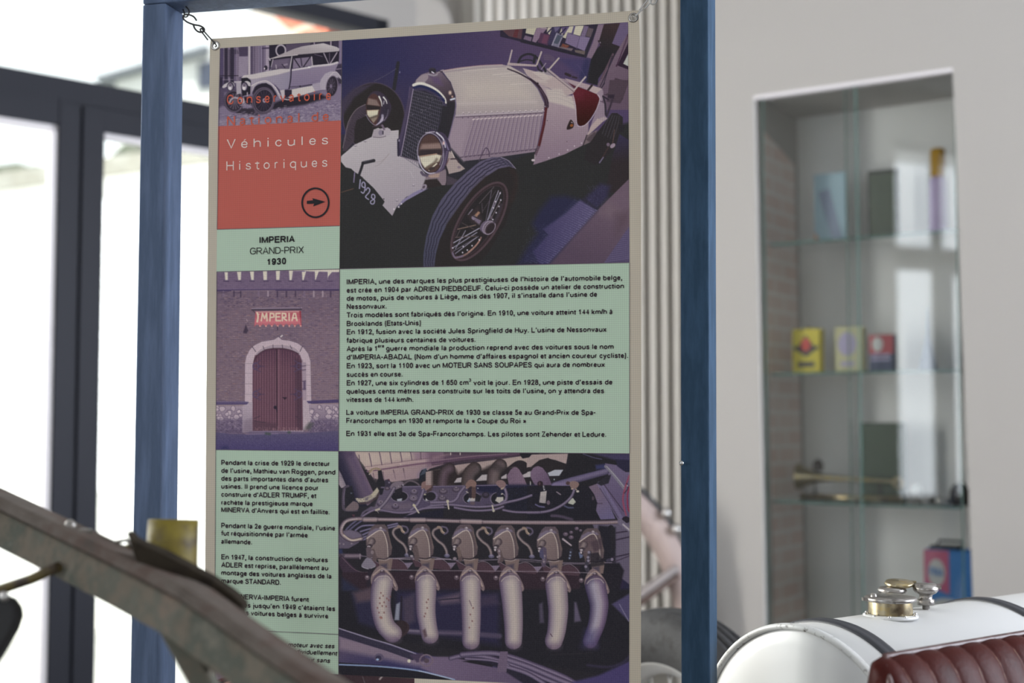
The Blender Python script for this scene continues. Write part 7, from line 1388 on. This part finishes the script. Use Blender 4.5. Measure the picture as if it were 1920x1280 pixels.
decal(o, 'emblem', a, b, h, circ(.45, .62, .34, .26), M['label_mauve']); decal(o, 'lettering', a, b, h, [(.2, .14), (.7, .14), (.7, .24), (.2, .24)], M['label_mauve'])
o, a, b, h = stand('oil_tin', 1630, 1676, 627, SH[1], .15, .045, M['tin_blue'], 'red and dark blue oil tin, rightmost of the small tins', 'tin', 'small oil tins on the middle shelf')
decal(o, 'red_band', a, b, h, [(.0, .48), (1, .48), (1, 1), (0, 1)], M['tin_red']); decal(o, 'white_disc', a, b, h, circ(.36, .74, .22, .20), M['label_white'], .002)
for v in (.42, .30): decal(o, 'lettering', a, b, h, [(.1, v), (.85, v), (.85, v+.07), (.1, v+.07)], M['label_mauve'])
# oil can with long spout
c = cz(SH[1], 1741, .17); zt = rpx(1741, 572, .17).z-SH[1]
w = MB(); w.lathe([(0, 0), (.031, 0), (.033, .006), (.024, .05), (.012, .10), (.006, .125), (.003, zt*.86), (.002, zt), (0, zt)], c, Z, 28); tag(w.build('spout_oil_can', M['grey_cone']), 'grey cone shaped oil can with long thin spout on the middle shelf', 'oil can')
# upper shelf
o, a, b, h = stand('brochure', 1531, 1590, 324, SH[0], .27, .006, M['card_blue'], 'pale blue brochure standing upright on the upper shelf', 'brochure', bevel=0)
decal(o, 'orange_corner', a, b, h, [(.0, 0), (.22, 0), (.1, .16), (0, .2)], M['card_orange']); decal(o, 'picture', a, b, h, [(.12, .75), (.55, .1), (.9, .1), (.5, .8)], M['grey_cone'])
o, a, b, h = stand('picture_frame', 1632, 1690, 317, SH[0], .26, .02, M['frame_dark'], 'small dark picture in a black frame on the upper shelf', 'picture')
decal(o, 'picture', a, b, h, [(.08, .05), (.92, .05), (.92, .95), (.08, .95)], M['tin_green'])
c = cz(SH[0], 1766, .20); H_ = rpx(1766, 278, .20).z-SH[0]; bt = thing('oil_bottle', c, 'tall pinkish bottle with a yellow top at the right end of the upper shelf', 'bottle')
w = MB(); w.lathe([(0, 0), (.036, 0), (.037, .01), (.034, H_*.62), (.024, H_*.68), (0, H_*.68)], c, Z, 24); w.build('body', M['bottle_pink'], bt)
w = MB(); w.lathe([(.024, H_*.66), (.027, H_*.70), (.026, H_*.98), (.02, H_), (0, H_)], c, Z, 24); w.build('cap', M['cap_yellow'], bt)
# lower shelf
d = .17; hp = lambda x, y: rpx(x, y, d)
hn = thing('brass_horn', hp(1590, 938), 'long brass bulb horn lying on the lower shelf', 'horn')
A_, B_ = hp(1497, 893), hp(1690, 903); ax = (B_-A_).normalized()
w = MB(); L = (B_-A_).length; w.lathe([(.004, 0), (.052, .0), (.050, .004), (.034, .03), (.020, .07), (.011, .13), (.007, L*.7), (.006, L)], A_+Z*.0, ax, 28); w.build('bell', M['brass'], hn)
w = MB(); e = hp(1684, 905); w.tube([e+ax*.018*math.cos(t*.5236)+Z*.018*math.sin(t*.5236) for t in range(12)], .006, 8, closed=True); w.build('loop', M['brass'], hn)
w = MB(); a = hp(1500, 926); a.z = SH[2]+.012; b = hp(1690, 926); b.z = SH[2]+.012; w.tube([a, b], .0115, 14); w.build('tube', M['brass'], hn)
w = MB(); w.lathe([(0, .0), (.018, .004), (.022, .02), (.016, .04), (0, .05)], hp(1534, 893)+Z*.018, Z, 16); w.build('clip', M['tin_black'], hn)
for x in (1528, 1650):
    w = MB(); p = hp(x, 926); p.z = SH[2]; w.tube([p, Vector((p.x, p.y, hp(x, 898).z))], .005, 8); w.build('bracket', M['tin_black'], hn)
o, a, b, h = stand('box', 1610, 1692, 792, SH[2], .29, .03, M['book_green'], 'dark green box standing behind the brass horn', 'box')
c = cz(SH[2], 1716, .14); lp = thing('small_lamp', c, 'small silver lamp with round lens right of the brass horn', 'lamp')
w = MB(); w.lathe([(0, 0), (.018, 0), (.017, .006), (.006, .012), (.006, .03)], c, Z, 18); w.build('base', M['steel'], lp); w = MB(); w.ball(c+Z*.05, .024, 16); w.build('lens', M['label_white'], lp)
c = cz(SH[2], 1760, .15); w = MB(); w.tube([c+Z*.012-RT*.04, c+Z*.012+RT*.035], .011, 12); tag(w.build('hand_grip', M['steel']), 'short metal grip lying right of the small silver lamp', 'grip')
c = cz(SH[2], 1800, .15); w = MB(); w.lathe([(0, 0), (.03, 0), (.036, .02), (.034, .05), (.02, .075), (0, .08)], c-RT*.008, Z, 20); tag(w.build('rubber_bulb', M['tin_black']), 'black rubber horn bulb at the right end of the lower shelf', 'bulb')
# big oil can on the cabinet floor
zf = cBL.z; o, a, b, h = stand('oil_drum', 1724, 1818, 1030, zf, .10, .09, M['can_blue'], 'large blue oil can with pink label on the cabinet floor', 'oil can', bevel=.012)
v0 = (rpx(1770, 1110, .1).z-zf)/h
decal(o, 'pink_label', a, b, h, [(.02, v0+.08), (.52, v0-.02), (.52, .99), (.02, .99)], M['label_pink']); decal(o, 'white_disc', a, b, h, circ(.27, v0+(1-v0)*.45, .17, (1-v0)*.32), M['label_white'], .002)
decal(o, 'white_arch', a, b, h, [(.04, .02), (.86, .02), (.86, v0*.62)]+[(.45+.41*math.cos(t), v0*.62+.16*math.sin(t)) for t in np.linspace(.2, 2.94, 10)]+[(.04, v0*.62)], M['label_white'], .0012)
def on_can(txt, u0, u1, v, hh, m):
    P, F = text_verts(txt, 0, 0, 1, 0, 1, bold=.15); w = MB(); w.add([a+(b-a)*(u0+(u1-u0)*x)+Z*h*(v-hh*y)-RI*.0028 for x, y in P], F); w.build('lettering', m, o)
on_can('FINA', .13, .41, v0+(1-v0)*.36, (1-v0)*.22, M['can_blue']); on_can('FINA', .2, .7, v0*.42, .10, M['can_blue'])
w = MB(); w.box(a+Z*h+RI*.012+RT*.02, RT*.10, RI*.06, Z*.012); w.build('lid', M['can_rim'], o, bevel=.003)
w = MB(); m_ = (a+b)/2+Z*(h+.012)+RI*.04; w.tube([m_-RT*.045, m_-RT*.04+Z*.016, m_+RT*.04+Z*.016, m_+RT*.045], .005, 8); w.build('handle', M['can_rim'], o)
